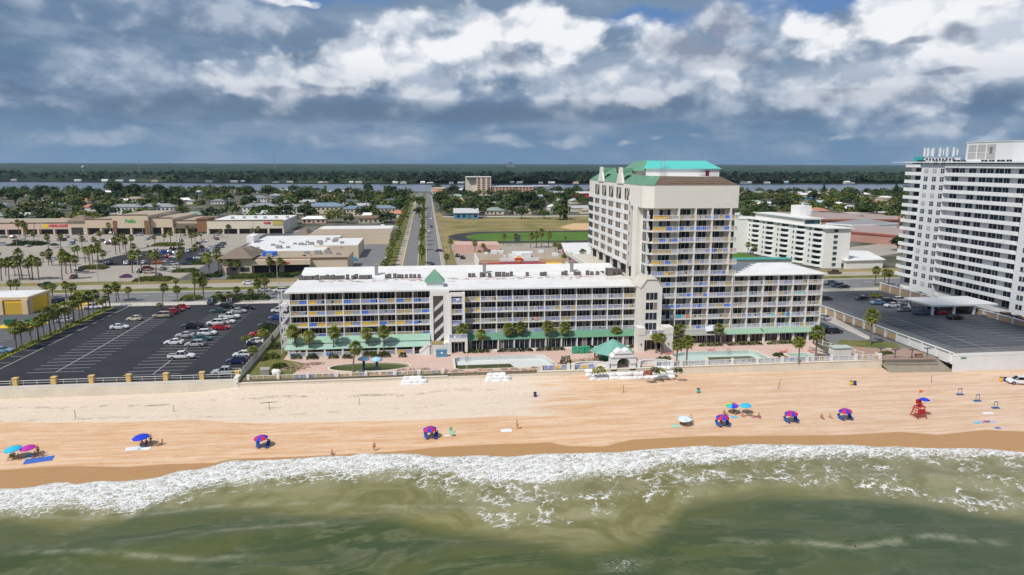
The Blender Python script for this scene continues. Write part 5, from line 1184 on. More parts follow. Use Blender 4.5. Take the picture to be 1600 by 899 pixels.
# ------------------------------------------------------------ pools
def pool(name, label, poly, zf, wz, coat, waterpoly=None, murk=None):
    t = thing(name, label, 'pool', (sum(p[0] for p in poly)/len(poly), sum(p[1] for p in poly)/len(poly), 0), world=True); n = len(poly)
    m = MB()
    for i in range(n):
        a, b = poly[i], poly[(i+1) % n]; m.face([(*b, .02), (*a, .02), (*a, zf(*a)), (*b, zf(*b))])
    m.build('basin_wall', coat, t)
    m = MB(); f = tessellate_polygon([[Vector((*p, 0)) for p in poly]]); m.v = [(*p, zf(*p)) for p in poly]
    for q in f: m.f.append(tuple(q)); m.m.append(0)
    m.build('basin_floor', coat, t)
    m = MB(); cx = sum(p[0] for p in poly)/n; cy = sum(p[1] for p in poly)/n
    ctr = Vector((cx, cy)); out = []
    for p in poly: d = Vector(p)-ctr; out.append(tuple(ctr+d*(1+.4/d.length)))
    for i in range(n):
        a, b, c, d = poly[i], poly[(i+1) % n], out[(i+1) % n], out[i]; m.prism([a, d, c, b][::1] if True else 0, .003, .13)
    m.build('coping', M('coping_pale', None), t)
    m = MB(); m.face([(*p, wz) for p in (waterpoly or poly)]); m.build('water', murk, t)
    return t
coat = M('pool_plaster', (.55, .57, .56), .8, .15, .5, sc2=3); coat2 = M('pool_plaster_aqua', (.44, .53, .49), .8, .12, .5, sc2=3); murk = M('murky_water', (.075, .085, .03), .15, .25, .4); murkg = M('pond_water', (.055, .085, .018), .3, .4, .5)
pool('empty_pool', 'drained white swimming pool with a strip of murky green water, left of the gazebo', POOL1, lambda x, y: -.85-.95*max(0, (24-x)/18)*max(0, (160.2-y)/9), -.78, coat, [(6.05, 151), (20, 151.0), (19, 156.3), (6.05, 156.3)], murk)
pool('empty_pool', 'pale aqua half drained pool with green water along its near edge below the annex', POOL2, lambda x, y: -.8-.8*max(0, 1-abs(x-72)/12)*max(0, (158-y)/7), -.72, coat2, [(66, 148.9), (80, 150.2), (78.3, 156), (67.5, 156)], murk)
pool('small_pool', 'small aqua drained pool at the right end of the hotel deck', POOL3, lambda x, y: -.7, -.55, coat2, [(87, 149.2), (91, 149.2), (90, 151), (87, 151)], murk)
pool('round_pond', 'round kidney pool full of green algae water with two blue mushroom shades', POND, lambda x, y: -.9, -.35, M('pond_wall', (.32, .30, .20), .9, .2, .5), None, murkg)
def ladder(x, y, label):
    m = MB()
    for s in (0, .6):
        m.tube((x+s, y, -1.0), (x+s, y, .8), .035, n=6); m.tube((x+s, y, .8), (x+s, y+.5, .75), .035, n=6); m.tube((x+s, y+.5, .75), (x+s, y+.5, 0), .035, n=6)
    for k in range(3): m.tube((x, y, -.2-.3*k), (x+.6, y, -.2-.3*k), .03, n=5)
    tag(m.build('pool_ladder', M('steel', (.35, .36, .37), .3, .1, 2, metal=.8), at=(x, y, 0)), label, 'ladder')
ladder(8.6, 159.4, 'steel pool ladder in the drained pool left of the gazebo'); ladder(73.5, 157.8, 'steel ladder at the back of the aqua pool')
def mushroom(x, y, label):
    t = thing('mushroom_fountain', label, 'fountain', (x, y, -.9)); 
    m = MB(); m.lathe([(.32, 0), (.30, 3.1), (.2, 3.4)], 12); m.build('post', M('post_navy', (.02, .05, .12), .4, .1, 1), t, smooth=True)
    m = MB(); m.lathe([(.2, 3.35), (1.25, 3.3), (1.3, 3.42), (1.0, 3.75), (.5, 3.98), (0.01, 4.05)], 20); m.build('canopy', M('shade_skyblue', (.33, .55, .74), .5, .05, 1), t, smooth=True)
g1 = G(569, 577, 0); mushroom(g1[0], g1[1]-.6, 'left one of two pale blue mushroom shades in the green pond'); g1 = G(589.5, 578, 0); mushroom(g1[0], g1[1]-.6, 'right one of two pale blue mushroom shades in the green pond')
# ------------------------------------------------------------ sandbags
def bag_proto():
    bm = bmesh.new(); bmesh.ops.create_cube(bm, size=1); bmesh.ops.subdivide_edges(bm, edges=bm.edges, cuts=5, use_grid_fill=True)
    for v in bm.verts:
        c = v.co; f = 1-.42*(max(abs(c.x*2)**3, 0)*abs(c.z*2)**2+abs(c.y*2)**3*abs(c.z*2)**2)/2
        c.x *= 1.25*(1-.12*abs(c.z*2)**2); c.y *= .85*(1-.15*abs(c.z*2)**2*1); c.z *= .62*(1-.45*abs(v.co.x/1.25*2)**4*.8)*f
        c += Vector((1, 1, 1))*.07*MN.noise(c*3.2)
    me = bpy.data.meshes.new('sandbag'); bm.to_mesh(me); bm.free(); me.materials.append(M('sandbag_white', (.72, .71, .70), .85, .18, 1.6, rv=.12, bump=.4)); me.polygons.foreach_set('use_smooth', [True]*len(me.polygons))
    o = bpy.data.objects.new('sandbag', me); S.collection.objects.link(o); tag(o, 'x', 'sandbag'); return proto(o)
bg_ = bag_proto()
SBG = 'sandbags piled before the arch'
for i in range(15):
    x = 35.6+1.38*i+rnd.uniform(-.1, .1); put(bg_, (x, 145.9-(x-35)*.01+rnd.uniform(-.1, .1), -1.0+rnd.uniform(-.05, .08)), rnd.uniform(-.35, .35), (1.4, 1.4, 1.55), 'white sandbag in the upper row of the long pile', SBG)
    if i < 14: put(bg_, (x+.6, 144.2+rnd.uniform(-.15, .15), -1.45+rnd.uniform(-.05, .05)), rnd.uniform(-.35, .35), (1.4, 1.4, 1.45), 'white sandbag in the lower row of the long pile', SBG)
    if i > 11: put(bg_, (x-.3, 146.6, -.1), rnd.uniform(-.5, .5), 1.4, 'white sandbag heaped at the right end of the long pile', SBG)
    if i < 3: put(bg_, (35.6+1.0*i, 146.5, -.15), rnd.uniform(-.5, .5), 1.4, 'white sandbag heaped at the left end of the long pile', SBG)
for j, (p, w, l) in enumerate(((645, 4, 'white sandbag in the leftmost small pile before the seawall'), (779, 4, 'white sandbag in the small pile beside the broken wall'))):
    g1 = G(p, 604-j*3, -1.3)
    for r_ in range(3):
        for i in range(w-(r_ == 2)): put(bg_, (g1[0]-w*1.3/2+i*1.3+r_*.3+.6, 145.3+.6*r_, -1.45+.55*r_+j*.1), rnd.uniform(-.3, .3), 1.35, l+(', bottom course', ', middle course', ', top course')[r_], 'small sandbag piles')
# ------------------------------------------------------------ cars
paints = {'white': (.72, .73, .74), 'black': (.010, .011, .013), 'silver': (.42, .43, .45), 'grey': (.14, .15, .165), 'red': (.42, .012, .014), 'dark red': (.15, .012, .02), 'blue': (.02, .07, .30), 'navy': (.012, .025, .09), 'dark green': (.015, .06, .05), 'cream': (.66, .60, .47),
          'beige': (.42, .36, .28), 'purple': (.13, .03, .12), 'sky blue': (.20, .34, .48), 'teal': (.015, .09, .09), 'lime': (.32, .42, .04), 'brown': (.13, .065, .035), 'orange': (.5, .12, .02), 'slate': (.08, .12, .17)}
def paintm(c):
    k = 'car_paint_'+c.replace(' ', '_')
    if k in MATS: return MATS[k]
    m = M(k, paints[c], .28, .06, 2, spec=.5); b = m.node_tree.nodes['Principled BSDF']; b.inputs['Coat Weight'].default_value = .5; b.inputs['Coat Roughness'].default_value = .08; return m
cglass = M('car_glass', (.012, .015, .02), .08, .1, 1, spec=.6); tyre = M('tyre', (.018, .018, .018), .85, .2, 4); rim = M('rim', (.35, .35, .36), .35, .1, 2, metal=.7); lampw = M('headlight', (.75, .76, .78), .15, .05, 2); lampr = M('taillight', (.35, .01, .01), .25, .05, 2); trim_ = M('black_trim', (.02, .02, .021), .6, .1, 2)
# station lists: x, halfwidth, z low, z top   (front is +x)
CAR = {
 'sedan': dict(L=4.7, body=[(-2.35, .70, .42, .78), (-2.25, .86, .24, .96), (-1.5, .92, .20, 1.02), (0, .93, .20, .98), (1.0, .92, .20, .96), (1.9, .88, .22, .84), (2.3, .72, .30, .62)], cab=[(-1.75, .70, .98, 1.0), (-1.05, .66, .98, 1.40), (.25, .66, .98, 1.44), (1.1, .74, .95, .97)], wx=1.38, wr=.33),
 'hatchback': dict(L=4.1, body=[(-2.0, .74, .42, .85), (-1.95, .84, .26, 1.0), (-1.3, .88, .22, 1.02), (0, .89, .22, .99), (.95, .88, .22, .96), (1.7, .82, .24, .82), (2.05, .62, .34, .6)], cab=[(-1.85, .70, 1.0, 1.05), (-1.3, .66, 1.0, 1.45), (.1, .66, 1.0, 1.50), (.95, .72, .97, .99)], wx=1.25, wr=.32),
 'SUV': dict(L=4.75, body=[(-2.35, .82, .50, 1.02), (-2.25, .92, .34, 1.10), (-1.4, .95, .30, 1.12), (0, .96, .30, 1.10), (1.1, .94, .30, 1.08), (2.0, .90, .34, .98), (2.35, .76, .42, .74)], cab=[(-2.2, .78, 1.1, 1.15), (-1.85, .72, 1.1, 1.68), (.35, .72, 1.1, 1.72), (1.2, .78, 1.08, 1.10)], wx=1.42, wr=.37),
 'van': dict(L=5.0, body=[(-2.5, .84, .50, 1.05), (-2.42, .93, .32, 1.1), (-1.2, .96, .28, 1.12), (.2, .96, .28, 1.08), (1.5, .94, .28, 1.05), (2.2, .88, .3, .92), (2.5, .74, .4, .72)], cab=[(-2.4, .82, 1.1, 1.2), (-2.15, .76, 1.1, 1.70), (.6, .76, 1.1, 1.74), (1.75, .80, 1.03, 1.06)], wx=1.5, wr=.34),
 'pickup': dict(L=5.9, body=[(-2.95, .90, .55, 1.05), (-2.9, .94, .50, 1.08), (-.9, .95, .45, 1.08), (-.85, .96, .42, 1.18), (1.2, .95, .42, 1.16), (2.5, .93, .45, 1.08), (2.92, .84, .50, .82)], cab=[(-.95, .80, 1.15, 1.20), (-.8, .76, 1.15, 1.84), (.75, .76, 1.15, 1.86), (1.45, .82, 1.14, 1.16)], wx=1.85, wr=.41)}
def make_car(kind, col):
    d = CAR[kind]; nm = {'sedan': 'sedan_car', 'hatchback': 'hatchback_car', 'SUV': 'sport_utility_car', 'van': 'minivan', 'pickup': 'pickup_truck'}[kind]
    t = thing(nm, 'x', {'pickup': 'pickup truck', 'van': 'van'}.get(kind, 'car')); pm_ = paintm(col)
    def loft(st, mi=0, tuck=.0, m=None):
        m = m or MB(); k = len(m.v)
        for x, w, z0, z1 in st:
            zm = z0+(z1-z0)*.55
            m.v += [(x, -w*.94, z0), (x, -w, zm), (x, -w*(1-tuck)*.95, z1), (x, w*(1-tuck)*.95, z1), (x, w, zm), (x, w*.94, z0)]
        for i in range(len(st)-1):
            for j in range(6):
                a = k+i*6+j; b = k+i*6+(j+1) % 6; m.f.append((a, a+6, b+6, b)[::-1]); m.m.append(mi)
        m.f.append(tuple(range(k, k+6))); m.m.append(mi); e = k+(len(st)-1)*6; m.f.append(tuple(range(e, e+6))[::-1]); m.m.append(mi); return m
    m = loft(d['body']); c = d['cab']
    m.prism([(c[1][0]+.05, -c[1][1]*.93), (c[2][0]-.05, -c[2][1]*.93), (c[2][0]-.05, c[2][1]*.93), (c[1][0]+.05, c[1][1]*.93)], c[1][3]-.01, c[1][3]+.05)
    for s in (-1, 1):                                             # pillars
        for (a, b) in ((c[0], c[1]), (c[2], c[3])): m.tube((a[0], s*a[1]*.97, a[3]), (b[0], s*b[1]*.97, b[3]), .05, n=4)
        xm = (c[1][0]+c[2][0])/2; m.tube((xm, s*.9, c[1][2]), (xm, s*c[1][1]*.97, c[1][3]), .05, n=4); m.box(c[2][0]+.25, c[2][0]+.42, s*1.02-.08, s*1.02+.08, c[3][2]+.02, c[3][2]+.16)
    if kind == 'pickup':
        m.box(-2.85, -1.0, -.78, .78, 1.081, 1.09, 1)
        for s in (-1, 1): m.box(-2.9, -.9, s*.87-.07, s*.87+.07, 1.05, 1.2, 0)
        m.box(-2.94, -2.86, -.9, .9, .7, 1.2, 0)
    for s in (-1, 1):
        for x in (-d['wx'], d['wx']): m.tube((x, s*.90, d['wr']), (x, s*.972, d['wr']), d['wr']*1.16, n=14, mi=1)
    m.build('body', [pm_, trim_], t, smooth=False)
    m = MB(); k0 = [(x, w, z0-.03, z1-.005) for x, w, z0, z1 in c]
    for x, w, z0, z1 in k0:
        wb = d['body'][3][1]*.93; m.v += [(x, -wb, z0), (x, -w, z1), (x, w, z1), (x, wb, z0)]
    for i in range(3):
        for j in range(4):
            a = i*4+j; b = i*4+(j+1) % 4; m.f.append((a, a+4, b+4, b)[::-1]); m.m.append(0)
    m.f.append((0, 1, 2, 3)); m.m.append(0); m.f.append((15, 14, 13, 12)); m.m.append(0); m.build('windows', cglass, t)
    for s in (-1, 1):
        for x in (-d['wx'], d['wx']):
            m = MB(); r = d['wr']; m.tube((x, s*.80, r), (x, s*1.0, r), r, n=16); w = m.build('wheel', tyre, t)
        xf = d['body'][-1][0]; z = d['body'][-1][3]; m = MB(); m.box(xf-.28, xf-.02, s*.62-.14, s*.62+.14, z-.02, z+.12); m.build('headlight', lampw, t)
        xb = d['body'][0][0]; z = d['body'][0][3]; m = MB(); m.box(xb-.02, xb+.14, s*.68-.13, s*.68+.13, z-.12, z+.06); m.build('taillight', lampr, t)
    m = MB()
    for s in (-1, 1):
        for x in (-d['wx'], d['wx']): m.tube((x, s*.99, d['wr']), (x, s*1.012, d['wr']), d['wr']*.62, n=10)
    m.build('rims', rim, t)
    return proto(t)
CARS = {}
def car(px, py, kind, col, label, rz=0., z=0., group=None):
    if (kind, col) not in CARS: CARS[(kind, col)] = make_car(kind, col)
    g = G(px, py-1.5 if py < 480 else py-3, z); put(CARS[(kind, col)], (g[0], g[1], z+.03), R(rz)+rnd.uniform(-.03, .03), None, label, group)
GL = 'cars in the black hotel car park'
for c in [(187, 517, 'sedan', 'white', 'white sedan alone at the far left of the black hotel car park', 0), (210, 504, 'hatchback', 'cream', 'cream rounded hatchback behind the lone white sedan', 180), (253, 499, 'van', 'beige', 'beige minivan at the end of the left stall row', 180),
          (265, 494, 'SUV', 'red', 'red SUV just behind the beige minivan', 180), (275, 490, 'sedan', 'dark red', 'dark red sedan between two brighter red cars', 0), (286, 486, 'hatchback', 'red', 'small red hatchback furthest back in the left row', 0),
          (331, 476, 'SUV', 'slate', 'slate grey SUV facing the coast road railing', 90), (361, 475, 'SUV', 'grey', 'grey SUV beside the palms at the rear of the car park', 90), (355, 485, 'SUV', 'black', 'black SUV at the rear of the right stall row', 0), (385, 487, 'sedan', 'black', 'black sedan at the rear right of the right stall row', 180),
          (341, 492, 'sedan', 'dark green', 'dark green sedan in front of the rear black SUV', 180), (373, 492, 'sedan', 'silver', 'silver sedan just in front of the rear black sedan', 0), (359, 501, 'pickup', 'white', 'white pickup with an open bed in the middle of the right row', 0), (354, 508.5, 'sedan', 'white', 'white sedan just in front of the open bed white pickup', 0),
          (337, 511, 'SUV', 'white', 'white SUV directly behind the bright red sedan', 180), (346, 517.5, 'sedan', 'red', 'bright red sedan in the middle of the right row', 0), (301, 516.5, 'pickup', 'black', 'black pickup truck in the left half of the right row', 180), (324, 527, 'SUV', 'white', 'white SUV in front of the bright red sedan', 0), (289, 530, 'sedan', 'silver', 'silver sedan left of the dark teal sedan', 180),
          (316, 535, 'sedan', 'teal', 'dark teal sedan squeezed behind the silver SUV', 0), (272, 541, 'sedan', 'white', 'white sedan with nose left, near the front of the right row', 180), (305, 544.5, 'SUV', 'silver', 'silver SUV right of the front white sedan', 180), (284, 564, 'pickup', 'white', 'white crew cab pickup parked nearest the beach in the right row', 0),
          (353, 589, 'pickup', 'silver', 'old silver pickup in the corner by the seawall', 180), (371, 571, 'SUV', 'navy', 'navy SUV beside the tall white fence', 180), (378, 560.5, 'hatchback', 'white', 'small white hatchback half hidden by the navy SUV', 180), (399, 539.5, 'sedan', 'white', 'white sedan by the white fence palms', 180), (404, 528, 'sedan', 'red', 'red sedan behind palms next to the white fence', 180), (417, 514, 'sedan', 'black', 'black sedan by the white fence under shrubs', 180), (432, 502, 'hatchback', 'blue', 'blue hatchback near the far end of the white fence', 180), (437, 491, 'van', 'white', 'white van at the far end of the white fence', 180)]:
    car(*c[:5], rz=c[5], group=GL)
for c in [(146, 486, 'pickup', 'white', 'white pickup in the neighbouring lot behind the slanting palm row', 0), (100, 506.5, 'sedan', 'silver', 'silver sedan in the neighbouring lot seen through the palm row', 180), (4, 554, 'sedan', 'sky blue', 'pale blue sedan cut off by the left edge', 0), (78, 477, 'SUV', 'slate', 'slate SUV right behind the yellow building', 200), (89, 475.5, 'SUV', 'black', 'black SUV right behind the yellow building', 200)]: car(*c[:5], rz=c[5], group='cars in the neighbouring lot')
for c in [(74, 450, 'pickup', 'black', 'black pickup driving on the far lanes above the yellow building', 0, 0), (389, 446, 'sedan', 'white', 'white sedan on the coast road in front of the drugstore', 0, 0), (412, 457, 'sedan', 'silver', 'silver sedan on the near lanes left of the hotel roof', 180, 0), (438, 458, 'SUV', 'white', 'white SUV on the near lanes at the hotel roof corner', 180, 0),
          (676, 418, 'sedan', 'black', 'black sedan waiting on the boulevard behind the green turret', -90, 0), (670, 364, 'SUV', 'white', 'white SUV halfway along the boulevard', -90, 0), (674, 357, 'sedan', 'navy', 'navy sedan following behind the boulevard white SUV', -90, 0), (668, 335, 'sedan', 'silver', 'small silver car far down the boulevard', -90, 0), (673, 344, 'sedan', 'white', 'tiny white car far along the boulevard', -90, 0),
          (687, 395, 'sedan', 'purple', 'purple sedan parked on the grass edge beside the boulevard poles', 0, 0), (723, 406, 'SUV', 'black', 'black SUV parked left of the red and white diner', 80, 0), (715, 403, 'SUV', 'dark green', 'dark green SUV behind the black SUV near the diner', 80, 0), (618, 358, 'SUV', 'white', 'white SUV in the rear yard beside the boulevard wall', 0, 0), (614, 352, 'sedan', 'purple', 'purple sedan behind the white SUV in the rear yard', 0, 0),
          (1304, 430, 'pickup', 'brown', 'brown pickup on the coast road between annex and grey tower', 0, 0), (1282, 419, 'sedan', 'silver', 'silver sedan below the end wall of the white condominium', -30, 0), (1315, 419, 'SUV', 'slate', 'slate SUV beside the end wall of the white condominium', 0, 0), (1288, 502, 'sedan', 'silver', 'silver sedan in the lane right of the annex', 90, 0), (1303, 524, 'SUV', 'black', 'black SUV in the lane nearest the beach', 5, 0)]: car(*c[:5], rz=c[5], z=c[6])
for c in [(1299, 447, 'pickup', 'slate', 'slate pickup at the rear left of the grey tower car park', 180), (1308, 450, 'SUV', 'navy', 'navy SUV between the slate pickup and a black sedan', 180), (1317, 452, 'sedan', 'black', 'black sedan at the rear left of the grey tower car park', 180), (1290, 470, 'sedan', 'black', 'black sedan peeking out from behind the annex corner', 0), (1346, 470, 'sedan', 'black', 'black sedan left of the lime green car', 180), (1368, 466, 'hatchback', 'lime', 'lime green hatchback, the only one in the lot', 0),
          (1371, 477, 'sedan', 'sky blue', 'pale blue sedan in front of the lime green hatchback', 180), (1388, 475, 'SUV', 'black', 'black SUV behind the white sedan in the tower lot', 0), (1393, 483, 'sedan', 'white', 'white sedan with dark wheels nearest in the left cluster of the tower lot', 180), (1406, 473, 'SUV', 'white', 'white SUV at the left end of the carport', 0), (1414, 478, 'sedan', 'silver', 'silver sedan beside the carport corner', 0), (1412, 490, 'sedan', 'grey', 'grey sedan left of the slate SUV below the carport', 180),
          (1439, 495, 'SUV', 'slate', 'slate SUV in front of the carport posts', 0), (1458, 490, 'sedan', 'sky blue', 'pale blue sedan at the carport edge left of the red car', 0), (1472, 494, 'sedan', 'red', 'bright red sedan in front of the carport', 0), (1492, 502, 'sedan', 'black', 'black sedan nearest the beach right of the red car', 0), (1390, 452, 'sedan', 'navy', 'navy sedan at the start of the tan wall', -20), (1402, 455, 'sedan', 'blue', 'blue sedan against the tan wall', -20),
          (1417, 460, 'sedan', 'grey', 'grey sedan against the tan wall right of the blue one', -20), (1437, 464, 'sedan', 'black', 'black sedan half under the rear of the carport', -20), (1547, 497, 'sedan', 'silver', 'silver sedan right of the carport', 180), (1566, 500, 'SUV', 'brown', 'brown SUV right of the carport beside the silver sedan', 180), (1583, 505, 'SUV', 'black', 'black SUV near the right edge by the tan wall', 180), (1597, 508, 'SUV', 'orange', 'orange SUV cut by the right edge of the view', 180)]:
    g = G(c[0], c[1], 1.2); car(*c[:5], rz=c[5], z=lot_z(*g), group='cars in the grey tower car park')
g = G(1590, 598, -2.2); put(CARS.setdefault(('SUV', 'white'), None) or make_car('SUV', 'white'), (g[0]+.6, g[1]+.4, beach_z(*g)+.0), R(165), None, 'white SUV parked on the sand at the right edge')
PZ = """40,355,grey 175,360,dark red 220,405,black 300,395,silver 45,450,silver 365,468,silver 600,410,white 735,390,white 810,395,navy 950,395,white 920,440,sky blue 855,355,silver 1030,320,black 1120,310,white 1060,405,silver 1200,405,black 1235,320,silver 700,455,dark green 155,635,navy 690,640,silver 1010,775,slate 940,872,dark red 1290,720,silver 1300,400,grey"""
PZ2 = """200,300,silver 245,322,blue 150,430,dark red 215,410,white 250,440,dark red 540,320,silver 440,300,black 665,350,white 640,372,silver 785,320,dark green 1100,320,silver 1060,398,grey 1030,412,white 1270,265,black 1360,265,white 1350,298,navy 1500,320,silver 1460,352,white 1512,372,purple 1350,400,white 1280,428,black 630,462,white 740,525,white 830,525,silver 955,495,black 1050,490,black 875,545,blue 940,538,silver 905,590,red 815,592,grey 1010,552,white 980,596,white 1110,528,white 1160,518,sky blue 1430,482,white 1480,470,silver 1540,462,black 1575,438,slate 1340,525,navy 1350,562,silver 1240,615,white 1185,625,navy 395,678,white 440,672,black 600,668,white 770,668,orange 870,655,silver 885,692,grey 965,690,silver 990,745,white 1125,688,navy 840,750,grey 655,748,red 668,790,beige 560,782,black 370,845,purple 780,838,slate 80,705,beige 165,680,navy 1440,500,silver 1390,545,slate 1300,560,grey 1320,470,black 1570,470,grey 1520,495,dark green"""
def parse(s, ox, oy, k):
    out = []
    for tok in s.replace('dark red', 'dark_red').replace('dark green', 'dark_green').replace('sky blue', 'sky_blue').split():
        a, b, c = tok.split(','); out.append((ox+float(a)/k, oy+float(b)/k, c.replace('_', ' ')))
    return out
def plaza_place(x, y):
    r = 'front' if y > 412 else 'middle' if y > 392 else 'rear'
    side = 'left' if x < 110 else 'centre' if x < 230 else 'right'
    return 'in the %s %s of the plaza car park' % (r, side)
for x, y, c in parse(PZ, 0, 330, 8.175)+parse(PZ2, 150, 330, 8.0):
    k = rnd.choice(('sedan', 'sedan', 'SUV', 'SUV', 'hatchback')) if c != 'slate' else 'SUV'
    car(x, y, k, c, '%s %s parked %s' % (c, k, plaza_place(x, y)), rz=rnd.choice((90, -90, 0, 180, 90)), group='cars in the plaza car park')
def truck(px, py, L, col, label, rz, cab=True):
    g = G(px, py); t = thing('box_truck', label, 'truck', (g[0], g[1], .03), R(rz)); m = MB(); m.box(-L/2, L/2-1.9, -1.25, 1.25, .9, 3.6); m.build('cargo_box', M('truck_'+col, (.62, .63, .64), .5, .1, 1), t)
    m = MB(); m.prism([(L/2-1.8, -1.1), (L/2, -1.1), (L/2, 1.1), (L/2-1.8, 1.1)], .6, 2.5, top=[(L/2-1.8, -1.0), (L/2-.5, -1.0), (L/2-.5, 1.0), (L/2-1.8, 1.0)]); m.build('cab', white, t); MB().box(L/2-1.5, L/2-.3, -1.12, 1.12, 1.5, 2.2).build('window', cglass, t)
    m = MB()
    for x in (-L/2+1.2, -L/2+2.2, L/2-1): 
        for s in (-1, 1): m.tube((x, s*.95, .48), (x, s*1.2, .48), .48, n=12)
    m.build('wheels', tyre, t); MB().box(-L/2, L/2-.4, -.5, .5, .5, .9).build('chassis', trim_, t)
truck(186.5, 362, 8, 'white', 'white box truck standing before the supermarket front', 0); truck(598, 360, 13, 'grey', 'long grey white trailer truck in the yard behind the market hall', 95)
# ------------------------------------------------------------ lamps, poles, signals
def lamp_proto(h, name='street_lamp', double=True):
    t = thing(name, 'x', 'street lamp'); m = MB(); m.tube((0, 0, 0), (0, 0, h), .13, .07, 8); m.tube((0, 0, 0), (0, 0, .7), .3, .28, 8); m.build('pole', M('pole_concrete', (.45, .44, .42), .8, .1, 1), t)
    for s in ((-1, 1) if double else (1,)):
        m = MB(); m.tube((0, 0, h-.1), (s*1.2, 0, h+.05), .05, n=5); m.box(s*1.55-.4, s*1.55+.4, -.2, .2, h-.02, h+.16); m.build('lamp_head', M('lamp_grey', (.5, .51, .52), .4, .1, 1), t)
    return proto(t)
lp = lamp_proto(1.0*11)
for px, py, l in [(54, 367, 'behind the leftmost palms'), (66, 377, 'left of the yellow store panel'), (173, 368, 'before the supermarket wall'), (165, 386, 'beside the dense palm clump'), (224, 372, 'in front of the green lettering'), (264, 362, 'before the tan store row'), (154, 442, 'standing at the front edge of the plaza'), (278, 400, 'beside the full parked rows'), (28, 398, 'in the empty left half of the plaza'), (109, 395, 'in the centre left of the plaza'), (218, 445, 'near the front exit of the plaza'), (392, 366, 'near the red lettered store'), (322, 400, 'by the right aisle of the plaza'), (434, 444, 'on the verge in front of the drugstore')]:
    g = G(px, py); put(lp, (*g, 0), rnd.uniform(-.2, .2), HT(px, py, 28)/11 if py < 400 else 1, 'double headed grey lamp post '+l, 'lamp posts of the plaza')
m = None
pr = thing('utility_pole', 'x', 'pole'); mm = MB(); mm.tube((0, 0, 0), (0, 0, 13), .17, .12, 8); mm.build('pole', M('pole_grey', (.38, .36, .33), .9, .15, 1), pr); mm = MB(); mm.box(-1.1, 1.1, -.06, .06, 12.1, 12.25); mm.box(-.7, .7, -.06, .06, 11.3, 11.42)
for x in (-1, -.5, .5, 1): mm.tube((x, 0, 12.25), (x, 0, 12.5), .05, n=5)
mm.build('crossarm', M('pole_grey', None), pr); proto(pr)
for px, py, l in [(702, 415, 'nearest the diner'), (691, 378, 'beside the running track end'), (685, 360, 'in the middle of the boulevard row'), (681, 346, 'near the far end of the field'), (679, 335, 'furthest along the boulevard row'), (747, 345, 'behind the field near the blue house'), (888, 345, 'behind the sand heap left of the tower'), (573, 335, 'left of the boulevard trees'), (248, 330, 'among houses above the supermarket'), (294, 312, 'tall among trees left of the boulevard'), (503, 318, 'beside pale roofs in the centre left'), (145, 318, 'among the trees above the left plaza')]:
    g = G(px, py); put(pr, (*g, 0), rnd.uniform(0, 1), (1, 1, 1), 'tall grey utility pole '+l, 'utility poles')
ts = thing('traffic_signal', 'dark traffic signals hanging on a pole in front of the drugstore', 'traffic signal', (*G(502, 426), 0)); mm = MB(); mm.tube((0, 0, 0), (0, 0, 6.5), .12); mm.tube((0, 0, 6.3), (4, 0, 6.6), .08); mm.build('pole', grey, ts)
for x in (.4, 3.2): MB().box(x-.25, x+.25, -.2, .2, 5.2, 6.5).build('signal_head', trim_, ts)
bo = MB(); bo.lathe([(.12, 0), (.12, .9), (.02, .98)], 8); b0 = bo.build('bollard', trim_); tag(b0, 'x', 'bollard'); proto(b0)
for p in (630, 634.5, 639.5, 646): put(b0, (*G(p, 419.5), 0), 0, 1, 'dark bollard at the foot of the boulevard near the road', 'boulevard bollards')
# ------------------------------------------------------------ far masts and tower
def mast(px, Y, top_px, label, w=.5):
    x = ray(px, 262); t = Y/x.y; X = x.x*t; d = ray(px, top_px); h = H+d.z*(Y/d.y)
    m = MB()
    for s, u in ((-w, -w), (w, -w), (0, w)): m.tube((X+s, Y+u, 0), (X+s*.4, Y+u*.4, h), w*.22, w*.14, 4)
    for k in range(24): z = h*k/24; m.tube((X-w, Y-w, z), (X+w, Y-w, z+h/24), w*.1, n=3, caps=False)
    tag(m.build('radio_mast', M('mast_grey', (.30, .33, .36), .7, .1, 1), at=(X, Y, 0)), label, 'radio mast')
mast(430, 3300, 228, 'thin tall radio mast rising above the far shore trees, the tallest one', 1.4); mast(218, 2600, 244, 'radio mast on the far shore left of the tallest mast', 1.3); mast(101, 3300, 251, 'small faint mast at the far left of the horizon', 1.2); mast(1224, 2600, 257, 'short mast on the far shore right of the hotel tower', 1.6)
x = ray(130, 262); Y = 2400; X = x.x*Y/x.y; m = MB(); m.lathe([(3, 0), (2.2, 20), (5, 25), (5, 29), (2.5, 32), (0.1, 33)], 14, o=(X, Y, 0)); tag(m.build('water_tower', M('tower_grey', (.34, .37, .40), .8, .1, 1), at=(X, Y, 0)), 'pale water tower among far shore trees at the left', 'water tower')
m = MB(); x = ray(798, 262); Y = 5200; X = x.x*Y/x.y; m.box(X-28, X-6, Y, Y+40, 0, 42); m.box(X-4, X+14, Y, Y+40, 0, 50); m.box(X+14, X+30, Y, Y+40, 0, 38); tag(m.build('distant_tower', M('far_grey', (.20, .23, .27), .9, .1, .01), at=(X, Y, 0)), 'tiny dark high rise silhouette on the horizon', 'building')
